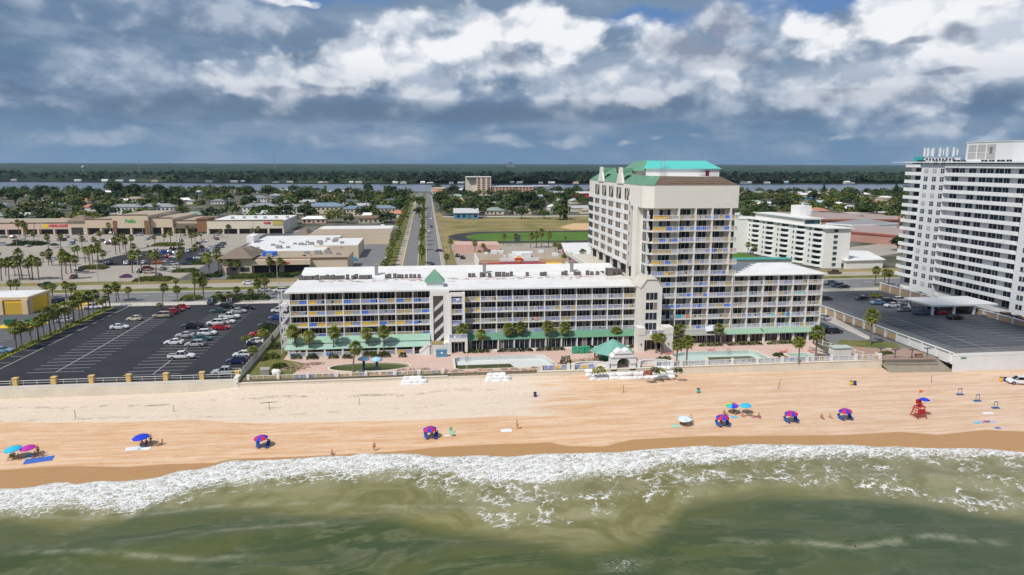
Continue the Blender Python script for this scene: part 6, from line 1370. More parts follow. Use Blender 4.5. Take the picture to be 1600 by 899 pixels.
# ================================================================== PLANTS AND NEIGHBOURHOOD
def leafm(name, a, b_, sc=1.2, rv=.25, trans=.0):
    m, nt, b = newmat(name); p = geo(nt); f = noise(nt, p, sc, 4, .65).ss(.32, .68)
    oi = nt.nodes.new('ShaderNodeObjectInfo'); k = (N(nt, oi.outputs['Random'])-.5)*2*rv+1
    c = mixc(nt, f, a, b_); vm = nt.nodes.new('ShaderNodeVectorMath'); vm.operation = 'SCALE'; nt.links.new(c.s, vm.inputs[0]); nt.links.new(k.s, vm.inputs[3])
    nt.links.new(vm.outputs[0], b.inputs['Base Color']); b.inputs['Roughness'].default_value = .6; b.inputs['Specular IOR Level'].default_value = .2
    return m
frond = leafm('palm_frond', (.065, .095, .012), (.24, .25, .045), 1.4); deadf = leafm('dead_frond', (.20, .13, .06), (.33, .24, .12), 1.4)
bark = M('bark', (.15, .12, .09), .95, .35, 3, stretch=(1, 1, 4)); barkp = M('palm_trunk', (.17, .145, .12), .95, .35, 2, stretch=(1, 1, 6))
leaf = [leafm('leaves_%s' % n, a, b_, .45, .28) for n, a, b_ in (('dark', (.016, .032, .010), (.065, .10, .020)), ('mid', (.035, .065, .012), (.11, .15, .025)), ('olive', (.06, .08, .012), (.18, .20, .035)))]
def palm(seed, h, lean=.3, nf=30, cr=1.0):
    r = random.Random(seed); t = thing('palm_tree', 'x', 'palm tree'); m = MB(); n = 7; pts = []
    la = r.uniform(0, 6.28)
    for i in range(n+1):
        z = h*i/n; k = lean*(i/n)**2; pts.append((math.cos(la)*k, math.sin(la)*k, z))
    for i in range(n): a = .21-.07*i/n; m.tube(pts[i], pts[i+1], a*(1.08 if i else 1.25), a-.01, 7)
    c = Vector(pts[-1]); m.lathe([(.14, h-.5), (.30, h-.1), (.20, h+.3), (.02, h+.5)], 7, o=(c.x, c.y, 0)); m.build('trunk', barkp, t)
    m = MB()
    for i in range(nf):
        f = i/nf; az = i*2.39996+r.uniform(-.2, .2); el = R(85-150*f**.85)+r.uniform(-.12, .12); dead = f > .88
        L = r.uniform(.8, 1.1)*cr; d = Vector((math.cos(az)*math.cos(el), math.sin(az)*math.cos(el), math.sin(el)))
        p = c+d*L+Vector((0, 0, -.12*L)); side = d.cross(Vector((0, 0, 1))); side = side.normalized() if side.length > .05 else Vector((1, 0, 0)); up = side.cross(d).normalized()
        mi = 1 if dead else 0
        m.face([c+side*.03, c-side*.03, p-side*.02, p+side*.02], mi)
        k = 8; fl = r.uniform(.85, 1.15)*cr
        for j in range(k):
            a = (j/(k-1)-.5)*R(205); q = (d*math.cos(a)+side*math.sin(a)); q = q.normalized(); w = q.cross(up).normalized()*.125*cr
            le = fl*(1-.22*abs(a)); mid = p+q*le*.55+up*.05; tip = p+q*le+Vector((0, 0, -.34*le))
            m.face([p, mid+w, tip, mid-w], mi)
    m.build('crown', [frond, deadf], t); return proto(t)
PALMS = [palm(s, 6.5, l, 42, 1.12) for s, l in ((1, .25), (2, .6), (3, .1), (4, .9))]
def pal(px, py, hp, label, group, z=0., lean=None, g=None):
    g = g or G(px, py, z); h = HT(px, py, hp, z) if hp < 60 else hp; s = h/7.2
    put(rnd.choice(PALMS) if lean is None else PALMS[lean], (g[0], g[1], z-.05), rnd.uniform(0, 6.28), (min(1.15, .55+.45*s), min(1.15, .55+.45*s), s), label, group)
# slanting row between the two car parks, from the front to the road
ROW = [(26, 549, 41), (34, 545, 38), (50, 537, 29), (60.7, 533, 34), (69, 528, 33), (79.5, 525, 41), (86, 519, 30), (95.5, 517, 38), (103, 513, 38), (109, 506, 24), (116, 506, 40), (125, 502, 41), (129, 498, 37), (139, 495, 37), (146, 489, 33), (166, 481, 17), (172, 480.5, 33), (154, 481, 12), (161, 482, 13)]
NTH = ['first', 'second', 'third', 'fourth', 'fifth', 'sixth', 'seventh', 'eighth', 'ninth', 'tenth', 'eleventh', 'twelfth', 'thirteenth', 'fourteenth', 'fifteenth', 'sixteenth', 'seventeenth', 'eighteenth', 'nineteenth', 'twentieth']
for i, (x, y, h) in enumerate(ROW): pal(x, y, h, '%s palm from the beach end in the slanting row along the grass strip' % NTH[i], 'palms along the grass strip')
for x, y, h, l in [(17.5, 461, 21, 'first palm from the left behind the yellow building'), (28, 462, 22, 'second palm from the left behind the yellow building'), (73.5, 466, 20, 'palm just right of the yellow building roof'), (83, 467, 22, 'palm second to the right of the yellow building roof'), (104, 469, 27, 'palm above the start of the slanting row'), (111, 470, 24, 'palm beside the one above the start of the slanting row'), (182, 472, 27, 'palm left of the white rear railing'), (186, 470, 27, 'palm behind the left end of the white rear railing'), (201, 471, 21, 'lone palm beside the white railing by the road'),
                   (254, 473, 27, 'palm in the grass behind the centre of the car park'), (278, 473, 24, 'palm second in the grass behind the centre of the car park'), (304, 470, 40, 'tall palm left of the shrub island by the road'), (318.5, 469, 33, 'palm on the shrub island by the road'), (345, 473, 16, 'short palm in the rear planting left part'), (356, 474, 17, 'short palm in the rear planting second'), (371, 470, 20, 'palm in the middle of the rear planting'), (392, 471, 18, 'short palm in the right part of the rear planting'), (404, 469, 30, 'palm near the hotel end of the rear planting'), (414, 462, 26, 'tall palm behind the hotel end of the rear planting'), (253, 485, 11, 'tiny palm at the head of the left stall row')]: pal(x, y, h, l, 'palms by the coast road')
# hotel grounds
for x, y, h, l in [(465, 559, 46, 'first palm from the left before the pale green awning'), (484, 559, 38, 'second palm from the left before the pale green awning'), (521, 558, 43, 'third palm from the left before the pale green awning'), (577.5, 556, 40, 'fourth palm from the left before the pale green awning'), (600, 556, 43, 'fifth palm from the left before the pale green awning'), (552, 582, 43, 'palm standing in the green pond'), (725, 549, 40, 'bushy palm right of the pool entrance doors'), (749, 549, 32, 'lower bushy palm right of the pool entrance doors'),
                   (794, 546, 37, 'left palm of the left pair before the dark green awning'), (813, 545, 38, 'right palm of the left pair before the dark green awning'), (857, 546, 40, 'left palm of the right pair before the dark green awning'), (881.5, 544, 37, 'right palm of the right pair before the dark green awning'), (963.5, 540, 27, 'palm behind the gazebo roof'), (1025, 552, 28, 'left palm right of the entrance tower doors'), (1032.5, 554, 30, 'second palm right of the entrance tower doors'), (1049, 545, 33, 'palm before the grey awning, left one'), (1065, 543, 33, 'palm before the grey awning, right one'),
                   (1057, 571, 38, 'palm at the left corner of the aqua pool'), (1072.5, 571, 42, 'taller palm at the left corner of the aqua pool'), (1126, 540, 30, 'palm between annex awnings above the aqua pool'), (1248, 567, 36, 'palm beside the small pool'), (1274, 564, 50, 'tall leaning palm at the right end of the annex'), (1359, 540, 52, 'tall lone palm in the lane before the parking wall'), (384, 541, 14, 'short palm by the white fence, middle'), (413, 541, 24, 'palm by the white fence near the garden'), (393, 566, 22, 'palm by the white fence near the navy car')]: pal(x, y, h, l, 'palms of the hotel grounds')
for x, y, h, l in [(1367, 447, 28, 'tall palm at the rear corner of the grey tower car park'), (1381, 447, 24, 'palm left of the grey tower base'), (1388, 446, 22, 'second palm left of the grey tower base'), (1303, 418, 24, 'palm against the end wall of the white condominium'), (1222, 402, 14, 'left palm on the condominium lawn'), (1214, 404, 15, 'second palm on the condominium lawn'), (1168, 398, 18, 'palm beside the tower on the condominium lawn'), (1190, 398, 17, 'palm in the middle of the condominium lawn'), (1177, 400, 16, 'palm near the turquoise pool'), (1232, 402, 13, 'right palm on the condominium lawn')]: pal(x, y, h, l, 'palms near the condominiums')
# plaza palms
PP = """0,640,100 20,890,230 120,890,240 75,830,150 195,835,150 255,890,250 285,880,330 385,885,220 500,885,240 420,880,260 160,300,130 250,330,180 310,330,170 350,330,140 555,655,110 625,700,120 665,700,180 795,885,300 845,800,220 910,790,190 975,810,200 830,700,180 770,700,120 960,605,120 1000,610,140 680,290,60 850,270,70 930,290,70 1010,280,130 330,380,130 440,400,110 620,480,150 780,470,150 1050,480,130 1130,640,150 1190,700,220 1250,640,160 1150,690,180 1215,450,100 1090,660,170"""
PP2 = """340,470,160 430,480,150 380,560,200 455,775,240 570,745,220 670,730,200 755,770,230 480,570,140 740,430,110 850,400,100 935,420,160 1045,730,190 1080,640,150 1200,420,120 1240,400,110 1320,380,100 1060,340,90 1150,300,100 1220,300,90 1375,250,90 1290,250,70 1240,620,170 1420,800,230 1540,790,260 1570,800,210 1225,870,90 1330,870,90 180,300,130 530,290,120 600,280,120 410,270,80 300,520,190 250,540,180 35,680,230 100,690,170 60,400,130 20,520,130 1580,330,90 1180,330,60"""
i = 0
for tok in [(0, 330, 8.175, q) for q in PP.split()]+[(150, 330, 8.0, q) for q in PP2.split()]:
    a, b, c = (float(v) for v in tok[3].split(',')); x, y = tok[0]+a/tok[2], tok[1]+b/tok[2]
    where = 'front' if y > 418 else 'middle' if y > 392 else 'rear'
    side = 'far left' if x < 60 else 'left' if x < 125 else 'centre' if x < 210 else 'right' if x < 290 else 'far right'
    pal(x, y, c/7.3, 'palm in the plaza %s, %s part' % (where, side), 'palms of the plaza car park')
for x, y, h, l in [(379, 425, 24, 'palm at the left corner of the drugstore'), (361, 431, 24, 'left palm before the hipped corner of the drugstore'), (372, 431, 22, 'right palm before the hipped corner of the drugstore'), (422, 431, 27, 'left palm before the drugstore windows'), (438, 431, 26, 'right palm before the drugstore windows'), (477, 424, 23, 'left palm of the pair beside the traffic signals'), (487, 424, 22, 'right palm of the pair beside the traffic signals'), (328, 433, 32, 'palm on the corner island left of the drugstore'), (345, 429, 28, 'second palm on the corner island left of the drugstore'), (305, 449, 14, 'small palm on the verge at the plaza exit'), (318, 451, 14, 'small palm right of the plaza exit'), (402, 453, 14, 'small palm on the road median'), (416, 452, 15, 'second small palm on the road median'), (275, 452, 16, 'small palm left of the plaza exit'), (404, 371, 16, 'palm before the red lettered store, right one'), (395, 372, 14, 'palm before the red lettered store, left one'), (357, 366, 14, 'palm before the rear store fronts')]: pal(x, y, h, l, 'palms round the drugstore')
# boulevard palms: left verge, median, right verge
for i in range(38):
    Y = 290+rnd.uniform(-2, 2)+12*i; g = (-17.3+rnd.uniform(-.4, .4), Y); p = PJ(*g, 0)
    pal(0, 0, 60, 'feathery young palm on the left verge of the boulevard', 'boulevard verge palms', g=g) if False else put(rnd.choice(PALMS), (*g, 0), rnd.uniform(0, 6), (1.15, 1.15, rnd.uniform(.6, .85)+(i > 12)*.4), 'short palm on the left verge of the boulevard', 'boulevard verge palms')
for i in range(20):
    Y = (315 if i < 2 else 300)+(4*i if i < 3 else 22*i) ; g = (-2.3+rnd.uniform(-.5, .5), Y); put(rnd.choice(PALMS), (*g, 0), rnd.uniform(0, 6), (1.05, 1.05, rnd.uniform(.85, 1.3)), 'palm on the grassy median of the boulevard', 'boulevard median palms')
for i, (x, y, h, l) in enumerate([(698, 417, 18, 'small palm left of the diner forecourt'), (742, 398, 21, 'left palm behind the diner beside the pink block'), (757, 397, 15, 'thin palm behind the diner'), (747, 402, 10, 'very small palm behind the diner, left'), (764, 402, 11, 'very small palm behind the diner, right'), (787, 384, 17, 'palm before the running track, left'), (806, 384, 17, 'palm before the running track, middle'), (705, 395, 20, 'palm beside the boulevard poles'), (829, 388, 22, 'left palm of the dense group by the white hall'), (838, 387, 24, 'second palm of the dense group by the white hall'), (846, 388, 28, 'tallest palm of the dense group by the white hall'), (857, 387, 24, 'right palm of the dense group by the white hall'), (868, 396, 16, 'palm at the left end of the white hall'), (872, 400, 16, 'palm in front of the white hall end'), (884, 417, 20, 'palm beside the yellow diner awning, left'), (878, 418, 18, 'bushy palm beside the yellow diner awning'), (891, 415, 18, 'palm beside the yellow diner awning, right'), (912, 419, 27, 'palm before the hotel garage ramps'), (883, 380, 10, 'small palm on the infield edge')]): pal(x, y, h, l, 'palms behind the diner')
# broad-leaved trees
def tree(seed, h, w, li, name='broadleaf_tree', n=620, q=.075, conifer=False):
    r = random.Random(seed); t = thing(name, 'x', 'tree'); m = MB(); th = h*(.30 if not conifer else .12)
    m.tube((0, 0, 0), (0, 0, th), h*.035, h*.026, 7); lobes = []
    nl = 9 if not conifer else 7
    for i in range(nl):
        if conifer: c = Vector((0, 0, th+(h-th)*(i+.3)/nl)); rr = w*.5*(1.05-i/nl)
        else:
            a = i*2.4+r.uniform(-.3, .3); d = w*.5*r.uniform(.28, .66)*(0 if i == 0 else 1); c = Vector((math.cos(a)*d, math.sin(a)*d, th+(h-th)*r.uniform(.25, .78))); rr = w*.5*r.uniform(.36, .56)
        lobes.append((c, rr)); m.tube((0, 0, th*.95), tuple(c), h*.018, h*.006, 5)
    m.build('trunk', bark, t); m = MB()
    for i in range(n):
        c, rr = lobes[i % nl]; d = Vector((r.gauss(0, 1), r.gauss(0, 1), r.gauss(0, 1))).normalized()
        if not conifer and d.z < -.35: d.z *= -.5
        p = c+Vector((d.x*rr, d.y*rr, d.z*rr*.72))*r.uniform(.55, 1.12); s = h*q*r.uniform(.6, 1.4)
        nn = (d+Vector((r.uniform(-.7, .7), r.uniform(-.7, .7), r.uniform(-.4, .9)))).normalized(); a = nn.orthogonal().normalized(); b = nn.cross(a); ph = r.uniform(0, 3.14); a, b = a*math.cos(ph)+b*math.sin(ph), b*math.cos(ph)-a*math.sin(ph)
        m.face([p+a*s, p+b*s*.7+nn*s*.2, p-a*s*.9, p-b*s*.7+nn*s*.2])
    m.build('crown', leaf[li], t); return proto(t)
TR = [tree(11, 10, 12, 0), tree(12, 9, 11, 1), tree(13, 8, 10, 2), tree(14, 11, 13, 0), tree(15, 8, 8, 1), tree(16, 7, 9, 2)]
PINE = tree(17, 17, 6, 0, 'pine_tree', 420, .05, True)
KIND = ['dark rounded', 'mid green bushy', 'pale olive spreading', 'dark broad', 'mid green compact', 'low olive']
def occupied(x, y):
    if -22 < x < 15: return True
    if -300 < x < -18 and y < 532: return True
    if 5 < x < 156 and y < 604: return True
    if 50 < x < 182 and 970 < y < 1014: return True
    if x > 110 and y < 420: return True
    if 185 < x < 335 and 890 < y < 930: return True
    if x > 140 and 380 < y < 500+0*x: return not (x > 250 and y > 470)
    return False
def infr(x, y, z=0, mg=12):
    p = PJ(x, y, z); return -mg < p[0] < 1600+mg
def bank(x): return interp(sorted(BANK), x)
# houses
HC = {'grey': (.22, .23, .25), 'pale grey': (.42, .43, .44), 'brown': (.20, .13, .09), 'white': (.74, .74, .72), 'tan': (.40, .32, .24), 'terracotta': (.42, .19, .11), 'slate blue': (.16, .22, .28), 'green grey': (.25, .32, .28)}
WC = {'white': (.68, .67, .64), 'cream': (.62, .54, .42), 'pink': (.6, .40, .34), 'blue': (.08, .25, .40), 'beige': (.48, .41, .33)}
def house(seed, w, d, h, rc, wcn, hip):
    r = random.Random(seed); t = thing('house', 'x', 'house'); m = MB(); m.box(-w/2, w/2, -d/2, d/2, 0, h); m.build('wall', M('house_wall_'+wcn, WC[wcn], .85, .08, .3), t); e = .5; rh = d*.22
    m = MB(); R_ = [(-w/2-e, -d/2-e), (w/2+e, -d/2-e), (w/2+e, d/2+e), (-w/2-e, d/2+e)]; k = d/2*.9 if hip else -e
    m.prism(R_, h+.01, h+.15); m.prism(R_, h+.151, h+rh, top=[(-w/2+k, -.05), (w/2-k, -.05), (w/2-k, .05), (-w/2+k, .05)]); m.build('roof', M('house_roof_'+rc.replace(' ', '_'), HC[rc], .9, .15, .25, rv=.15), t)
    x = -w/2+1.2; i = 0
    while x < w/2-1.8:
        for z in ([.9] if h < 4 else [.9, 3.7]):
            if i == 2 and z < 1: MB().box(x, x+1.1, -d/2-.08, -d/2-.004, .05, 2.2).build('door', M('house_door', (.16, .10, .07), .7, .1, 1), t)
            else: MB().box(x, x+1.5, -d/2-.06, -d/2-.004, z, z+1.2).build('window', glass, t)
        x += 3.2; i += 1
    return proto(t)
HS = []; combos = [('grey', 'white', 1), ('pale grey', 'cream', 0), ('brown', 'beige', 1), ('white', 'white', 0), ('tan', 'cream', 1), ('terracotta', 'white', 1), ('slate blue', 'white', 0), ('green grey', 'cream', 1), ('white', 'pink', 1), ('pale grey', 'blue', 0)]
for i, (rc, wcn, hp) in enumerate(combos): HS.append((house(i, 13+i % 3*2, 9+i % 2*2, 3.1, rc, wcn, hp), rc, wcn, 0))
APT = [(house(50+i, 26, 12, 6.0, rc, wcn, 1), rc, wcn, 1) for i, (rc, wcn) in enumerate((('tan', 'cream'), ('grey', 'white'), ('brown', 'beige'), ('slate blue', 'cream')))]
placed = []
def clear(x, y, d): return all((x-a)**2+(y-b)**2 > (d+c)**2 for a, b, c in placed)
def zone(x, y):
    p = PJ(x, y, 0); d = 'near the plaza' if y < 620 else 'midway to the river' if y < 820 else 'towards the river' if y < 980 else 'by the river'
    s = 'far left' if p[0] < 200 else 'left' if p[0] < 420 else 'centre left' if p[0] < 640 else 'centre' if p[0] < 930 else 'right'
    return d, s
hl = lambda h, x, y: '%s roofed %s %s %s, %s' % (h[1], h[2], 'block' if h[3] else 'house', *zone(x, y))
for i, (px, py, k, w) in enumerate([(25, 336, 1, 1.5), (75, 336, 0, 1.3), (118, 338, 0, 1.2), (200, 334, 1, 1.0), (250, 335, 1, 1.1), (320, 334, 2, 1.6), (360, 334, 2, 1.4), (408, 334, 1, 1.1), (460, 334, 1, 1.0), (510, 335, 3, 1.2), (560, 337, 3, 1.0), (595, 336, 3, 1.0)]):
    g = G(px, py); h = APT[k]; put(h[0], (*g, 0), rnd.uniform(-.05, .05), w, hl(h, *g), 'low houses between the plaza and the river'); placed.append((*g, 16*w))
n = 0; tries = 0
while n < 230 and tries < 9000:
    tries += 1; y = 540+560*rnd.random()**1.15; x = rnd.uniform(-.80, .82)*y+.1*y
    if occupied(x, y) or y > bank(x)-15 or not infr(x, y): continue
    # lots line up with the street grid
    y = round(y/26)*26+rnd.uniform(-2, 2); x = round(x/21)*21+rnd.uniform(-3, 3)
    if occupied(x, y) or y > bank(x)-12 or not clear(x, y, 8.5): continue
    h = rnd.choice(HS) if rnd.random() < .93 else rnd.choice(APT)
    if h[3] and not clear(x, y, 18): continue
    put(h[0], (x, y, 0), rnd.choice((0, 0, 1.5708, 3.1416))+rnd.uniform(-.06, .06), rnd.uniform(.9, 1.15), hl(h, x, y), 'low houses between the plaza and the river'); placed.append((x, y, 9)); n += 1
h = [q for q in HS if q[1] == 'pale grey' and q[2] == 'blue'][0]; put(h[0], (*G(728, 341), 0), 0, 1.5, 'blue walled house with white base behind the playing field', 'low houses between the plaza and the river')
def zt(x, y): return zone(x, y)
tr_l = []
def puttree(i, x, y, s): 
    tr_l.append(1); put(TR[i], (x, y, -.1), rnd.uniform(0, 6.28), (s*rnd.uniform(.9, 1.15), s*rnd.uniform(.9, 1.15), s*rnd.uniform(.8, 1.15)), '%s tree %s, %s' % (KIND[i], *zt(x, y)), 'trees between the plaza and the river')
n = 0; tries = 0; extra = []
while (n < 230 or len(extra) < 760) and tries < 40000:
    tries += 1; y = 530+600*rnd.random(); x = rnd.uniform(-.80, .82)*y+.1*y
    if occupied(x, y) or y > bank(x)-4 or not infr(x, y) or not clear(x, y, 1.0): continue
    dens = .45+1.1*MN.noise(Vector((x*.012, y*.010, 2)))+.35*(y > 900)
    if rnd.random() > dens+.25: continue
    placed.append((x, y, 1.0)); i = rnd.choice((0, 0, 1, 1, 2, 3, 3, 4, 5)); s = rnd.uniform(.85, 1.45)
    if (n < 230 and rnd.random() < .35): puttree(i, x, y, s); n += 1
    else: extra.append((i, x, y, s))
# the smaller, mostly hidden rest of the canopy as one mass
def mass(name, lst, mats, label=None):
    m = MB()
    for (i, x, y, s) in lst:
        r = random.Random(int(x*7+y)); h = 8.5*s
        for k in range(95):
            d = Vector((r.gauss(0, 1), r.gauss(0, 1), abs(r.gauss(0, .8)))).normalized(); p = Vector((x, y, h*.35))+Vector((d.x*h*.6, d.y*h*.6, d.z*h*.62))*r.uniform(.5, 1.1); q = h*r.uniform(.07, .16)
            nn = (d+Vector((r.uniform(-.6, .6), r.uniform(-.6, .6), r.uniform(-.3, .8)))).normalized(); a = nn.orthogonal().normalized(); b = nn.cross(a); m.face([p+a*q, p+b*q, p-a*q, p-b*q], i % 3)
    tag(m.build(name, mats), kind='stuff')
mass('tree_canopy', extra, leaf)
for px, py, h, l in [(882, 342, 42, 'tall dark conifer left of the hotel tower'), (1286, 312, 26, 'dark conifer on the river bank behind the white condominium'), (1398, 318, 34, 'tall dark conifer beside the grey tower'), (1317, 316, 16, 'small dark conifer right of the condominium tower')]:
    g = G(px, py); put(PINE, (*g, 0), 0, HT(px, py, h)/17, l, 'dark conifers')
for i in range(46):
    y = rnd.uniform(560, 1040); x = rnd.uniform(-.55, .8)*y
    if occupied(x, y) or y > bank(x)-4: continue
    put(rnd.choice(PALMS), (x, y, 0), rnd.uniform(0, 6), (1.5, 1.5, rnd.uniform(1.0, 1.6)), 'palm among the houses %s, %s' % zt(x, y), 'palms among the houses')
# big dark trees beside the far boulevard and field edge
for px, py, i, s in [(655, 340, 0, .9), (655, 326, 3, 1.1), (635, 322, 0, 1.2), (688, 327, 3, 1.3), (700, 334, 0, 1.1), (745, 333, 0, 1.6), (740, 340, 3, 1.2), (800, 335, 3, 1.5), (815, 342, 0, 1.0), (838, 337, 3, 1.3), (850, 342, 1, .9), (875, 344, 0, 1.3), (610, 330, 1, 1.0), (588, 345, 0, .8), (605, 347, 0, .8), (475, 318, 3, 1.5), (210, 312, 3, 1.7), (235, 316, 0, 1.8), (180, 308, 3, 1.8), (260, 318, 3, 1.5), (240, 326, 0, 1.3), (60, 316, 0, 1.5), (25, 322, 3, 1.4), (355, 318, 1, 1.4), (420, 308, 0, 1.6), (1180, 318, 1, 1.6), (1210, 320, 2, 1.6), (1245, 322, 1, 1.5), (1270, 318, 0, 1.5), (1330, 320, 1, 1.5), (1375, 330, 2, 1.3), (1300, 326, 5, 1.6), (1255, 350, 1, 1.0), (1240, 345, 4, 1.1), (1345, 352, 5, 1.0), (1392, 350, 1, 1.2), (1370, 338, 4, 1.2), (1350, 334, 1, 1.3), (1310, 335, 2, 1.3), (1275, 334, 1, 1.2), (1225, 333, 3, 1.3), (1200, 336, 1, 1.2), (1402, 392, 0, .8), (1165, 328, 4, 1.3)]:
    g = G(px, py); put(TR[i], (*g, -.1), rnd.uniform(0, 6), s, 'big %s tree %s, %s' % (KIND[i], *zt(*g)), 'large trees inland')
# hedge lines
def shrub(seed, w, d, h, li, name='shrub', dens=60):
    r = random.Random(seed); m = MB()
    n = int(dens*w*d+80)
    for k in range(n):
        x = r.uniform(-w/2, w/2); y = r.uniform(-d/2, d/2); f = math.sqrt(max(0, 1-(2*x/w)**4))*math.sqrt(max(0, 1-(2*y/d)**4)); z = h*f*r.uniform(.25, 1.05)*(1+.3*MN.noise(Vector((x, y, seed)))); s = r.uniform(.10, .22)
        nn = Vector((r.uniform(-1, 1), r.uniform(-1, 1), r.uniform(-.2, 1))).normalized(); a = nn.orthogonal().normalized(); b = nn.cross(a); p = Vector((x, y, max(.05, z))); m.face([p+a*s, p+b*s*.7, p-a*s, p-b*s*.7])
    return m
def putshrub(px, py, w, d, h, li, label, cat='shrub', z=0., g=None, name='shrub'):
    g = g or G(px, py, z); m = shrub(int(px+py), w, d, h, li); m.v = [(x+g[0], y+g[1], zz+z) for x, y, zz in m.v]
    tag(m.build(name, leaf[li] if isinstance(li, int) else li, at=(g[0], g[1], z)), label, cat)
yl = leafm('leaves_yellow', (.16, .17, .02), (.42, .38, .06), 1.5); rd = leafm('leaves_red', (.25, .06, .02), (.45, .12, .05), 2)
for a, b, l in ((724, 765, 'clipped hedge below the left part of the dark green awning'), (777, 833, 'clipped hedge between the palm pairs'), (838, 883, 'clipped hedge ending at the green bins'), (915, 930, 'short clipped hedge right of the green bins'), (985, 1000, 'short clipped hedge beside the entrance tower')):
    g0 = G(a, 551-(a-724)*.022); g1_ = G(b, 551-(b-724)*.022); putshrub(0, 0, g1_[0]-g0[0], 1.3, .95, 0, l, 'hedge', g=((g0[0]+g1_[0])/2, 164.1), name='hedge')
for a, b, l in ((1095, 1130, 'clipped hedge left of the blue doors'), (1142, 1196, 'clipped hedge right of the blue doors'), (1208, 1268, 'clipped hedge at the right end of the annex')):
    g0 = G(a, 543); g1_ = G(b, 541); putshrub(0, 0, g1_[0]-g0[0], 1.2, .9, 1, l, 'hedge', g=((g0[0]+g1_[0])/2, 163.6), name='hedge')
for px, py, w, h, li, l in [(463, 561, 2.4, 1.1, 1, 'shrub at the foot of the first awning palm'), (488, 561, 2.6, 1.2, 0, 'shrub at the foot of the second awning palm'), (521, 560, 2.4, 1.0, 1, 'shrub at the foot of the third awning palm'), (543, 560, 2.4, 1.0, 0, 'low shrub before the patio opening'), (578, 558, 3.4, 1.4, 1, 'large shrub left behind the mushroom shades'), (600, 558, 3, 1.3, 0, 'shrub right behind the mushroom shades'), (629, 558, 1.8, 1.1, 0, 'round shrub left of the white steps'), (567, 585, 3.2, .6, 1, 'low shrub on the near rim of the green pond'),
                           (884, 569, 2.6, 2.0, 0, 'round dark shrub right of the drained pool'), (936, 584, 3.0, 1.6, yl, 'yellow shrub inside the left curved wall'), (1023, 585, 2.2, 1.6, 0, 'green shrub inside the right curved wall'), (1012, 587, 2.0, 1.1, rd, 'red flowering shrub inside the right curved wall'), (1037, 566, 4.0, 1.3, 1, 'wide shrub right of the gazebo'), (1033, 583, 2.2, 1.2, yl, 'yellow green shrub right of the curved wall'), (1060, 583, 2, 1.2, 0, 'green shrub against the seawall fence'),
                           (1216, 556, 2.6, .7, 0, 'low dark shrub left of the path beside the small pool'), (1224, 562, 3, .7, 0, 'low dark shrub right of the path beside the small pool'), (438, 575, 3.5, 1.1, 1, 'garden shrub left of the paved deck'), (432, 545, 4, 1.5, 0, 'garden bush by the hotel corner'), (425, 560, 3.5, 1.2, 2, 'olive bush in the garden strip'), (300, 468, 7, 1.6, 2, 'shrub island by the coast road'), (345, 471, 8, 2.0, 1, 'dense shrubs behind the car park left part'), (375, 470, 9, 2.2, 0, 'dense shrubs behind the car park middle part'), (402, 469, 8, 2.2, 1, 'dense shrubs behind the car park right part'),
                           (418, 520, 5, 2.2, 0, 'dark shrubs spilling over the white fence, rear'), (412, 534, 5, 2.4, 1, 'dark shrubs spilling over the white fence, front'), (350, 428, 8, 1.2, 0, 'low round hedge before the drugstore corner'), (385, 434, 14, 1.5, 1, 'long planting bed before the drugstore door'), (430, 432, 16, 1.4, 0, 'long planting bed before the drugstore windows'), (470, 431, 10, 1.5, 1, 'planting bed right of the drugstore lamp'), (290, 425, 10, 1.4, 1, 'planted island in the plaza right front'), (305, 413, 11, 1.2, 0, 'planted island beside the plaza drive'), (262, 384, 16, 1.6, 2, 'planted island in the rear centre of the plaza'), (145, 420, 12, 1.4, 2, 'planted island in the left centre of the plaza'), (240, 438, 14, 1.4, 2, 'shrub bed along the front edge of the plaza'), (45, 383, 18, 2.0, 0, 'planted island in the rear left of the plaza'), (330, 433, 8, 1.2, 0, 'oval planted island at the plaza drive corner'), (1385, 553, 3, .6, 1, 'low shrub in the lane corner')]:
    putshrub(px, py, w, w*.55, h, li, l)
tag((lambda m: m.build('hedge_row', leaf[1], at=(-100.9, 190, 0)))(MB().__class__() if False else (lambda: (lambda q: (setattr(q, 'v', [(x-100.9, y+190, z) for x, y, z in q.v]), q)[1])(shrub(77, 1.6, 80, .5, 1, dens=14)))()), 'low green ground cover hedge along the grass strip between the car parks', 'hedge')
# garden odds and ends
gpx = [(430, 592, 'grey weathered crate by the seawall in the left garden'), ]
t = thing('shed', 'small grey weathered hut in the garden by the white fence', 'shed', (*G(415, 586), 0)); MB().box(-.9, .9, -.8, .8, 0, 1.3).build('wall', M('weathered_wood', None), t); MB().prism([(-1, -.9), (1, -.9), (1, .9), (-1, .9)], 1.31, 1.8, top=[(-1, -.05), (1, -.05), (1, .05), (-1, .05)]).build('roof', M('vent_grey', None), t)
g = G(432, 585); m = MB(); m.blob((g[0], g[1], .4), 1.0, 3, 2, .2, 1.2, sq=(1, .8, .9)); tag(m.build('boulder', white, at=(g[0], g[1], 0), smooth=True), 'white rounded concrete shell in the left garden', 'sculpture')
for px, py, l in ((898, 552, 'left green wheeled bin group before the awning'), (908, 552, 'green bins in the middle of the three before the awning'), (917, 551.5, 'right green bin beside the hedge')):
    g = G(px, py); MBX = MB(); MBX.prism([(g[0]-.65, g[1]-.5), (g[0]+.65, g[1]-.5), (g[0]+.65, g[1]+.5), (g[0]-.65, g[1]+.5)], .1, 1.5); MBX.box(g[0]-.7, g[0]+.7, g[1]-.55, g[1]+.55, 1.5, 1.6); tag(MBX.build('waste_bin', M('bin_bright_green', (.04, .32, .19), .6, .15, 1), at=(g[0], g[1], 0)), l, 'bin')
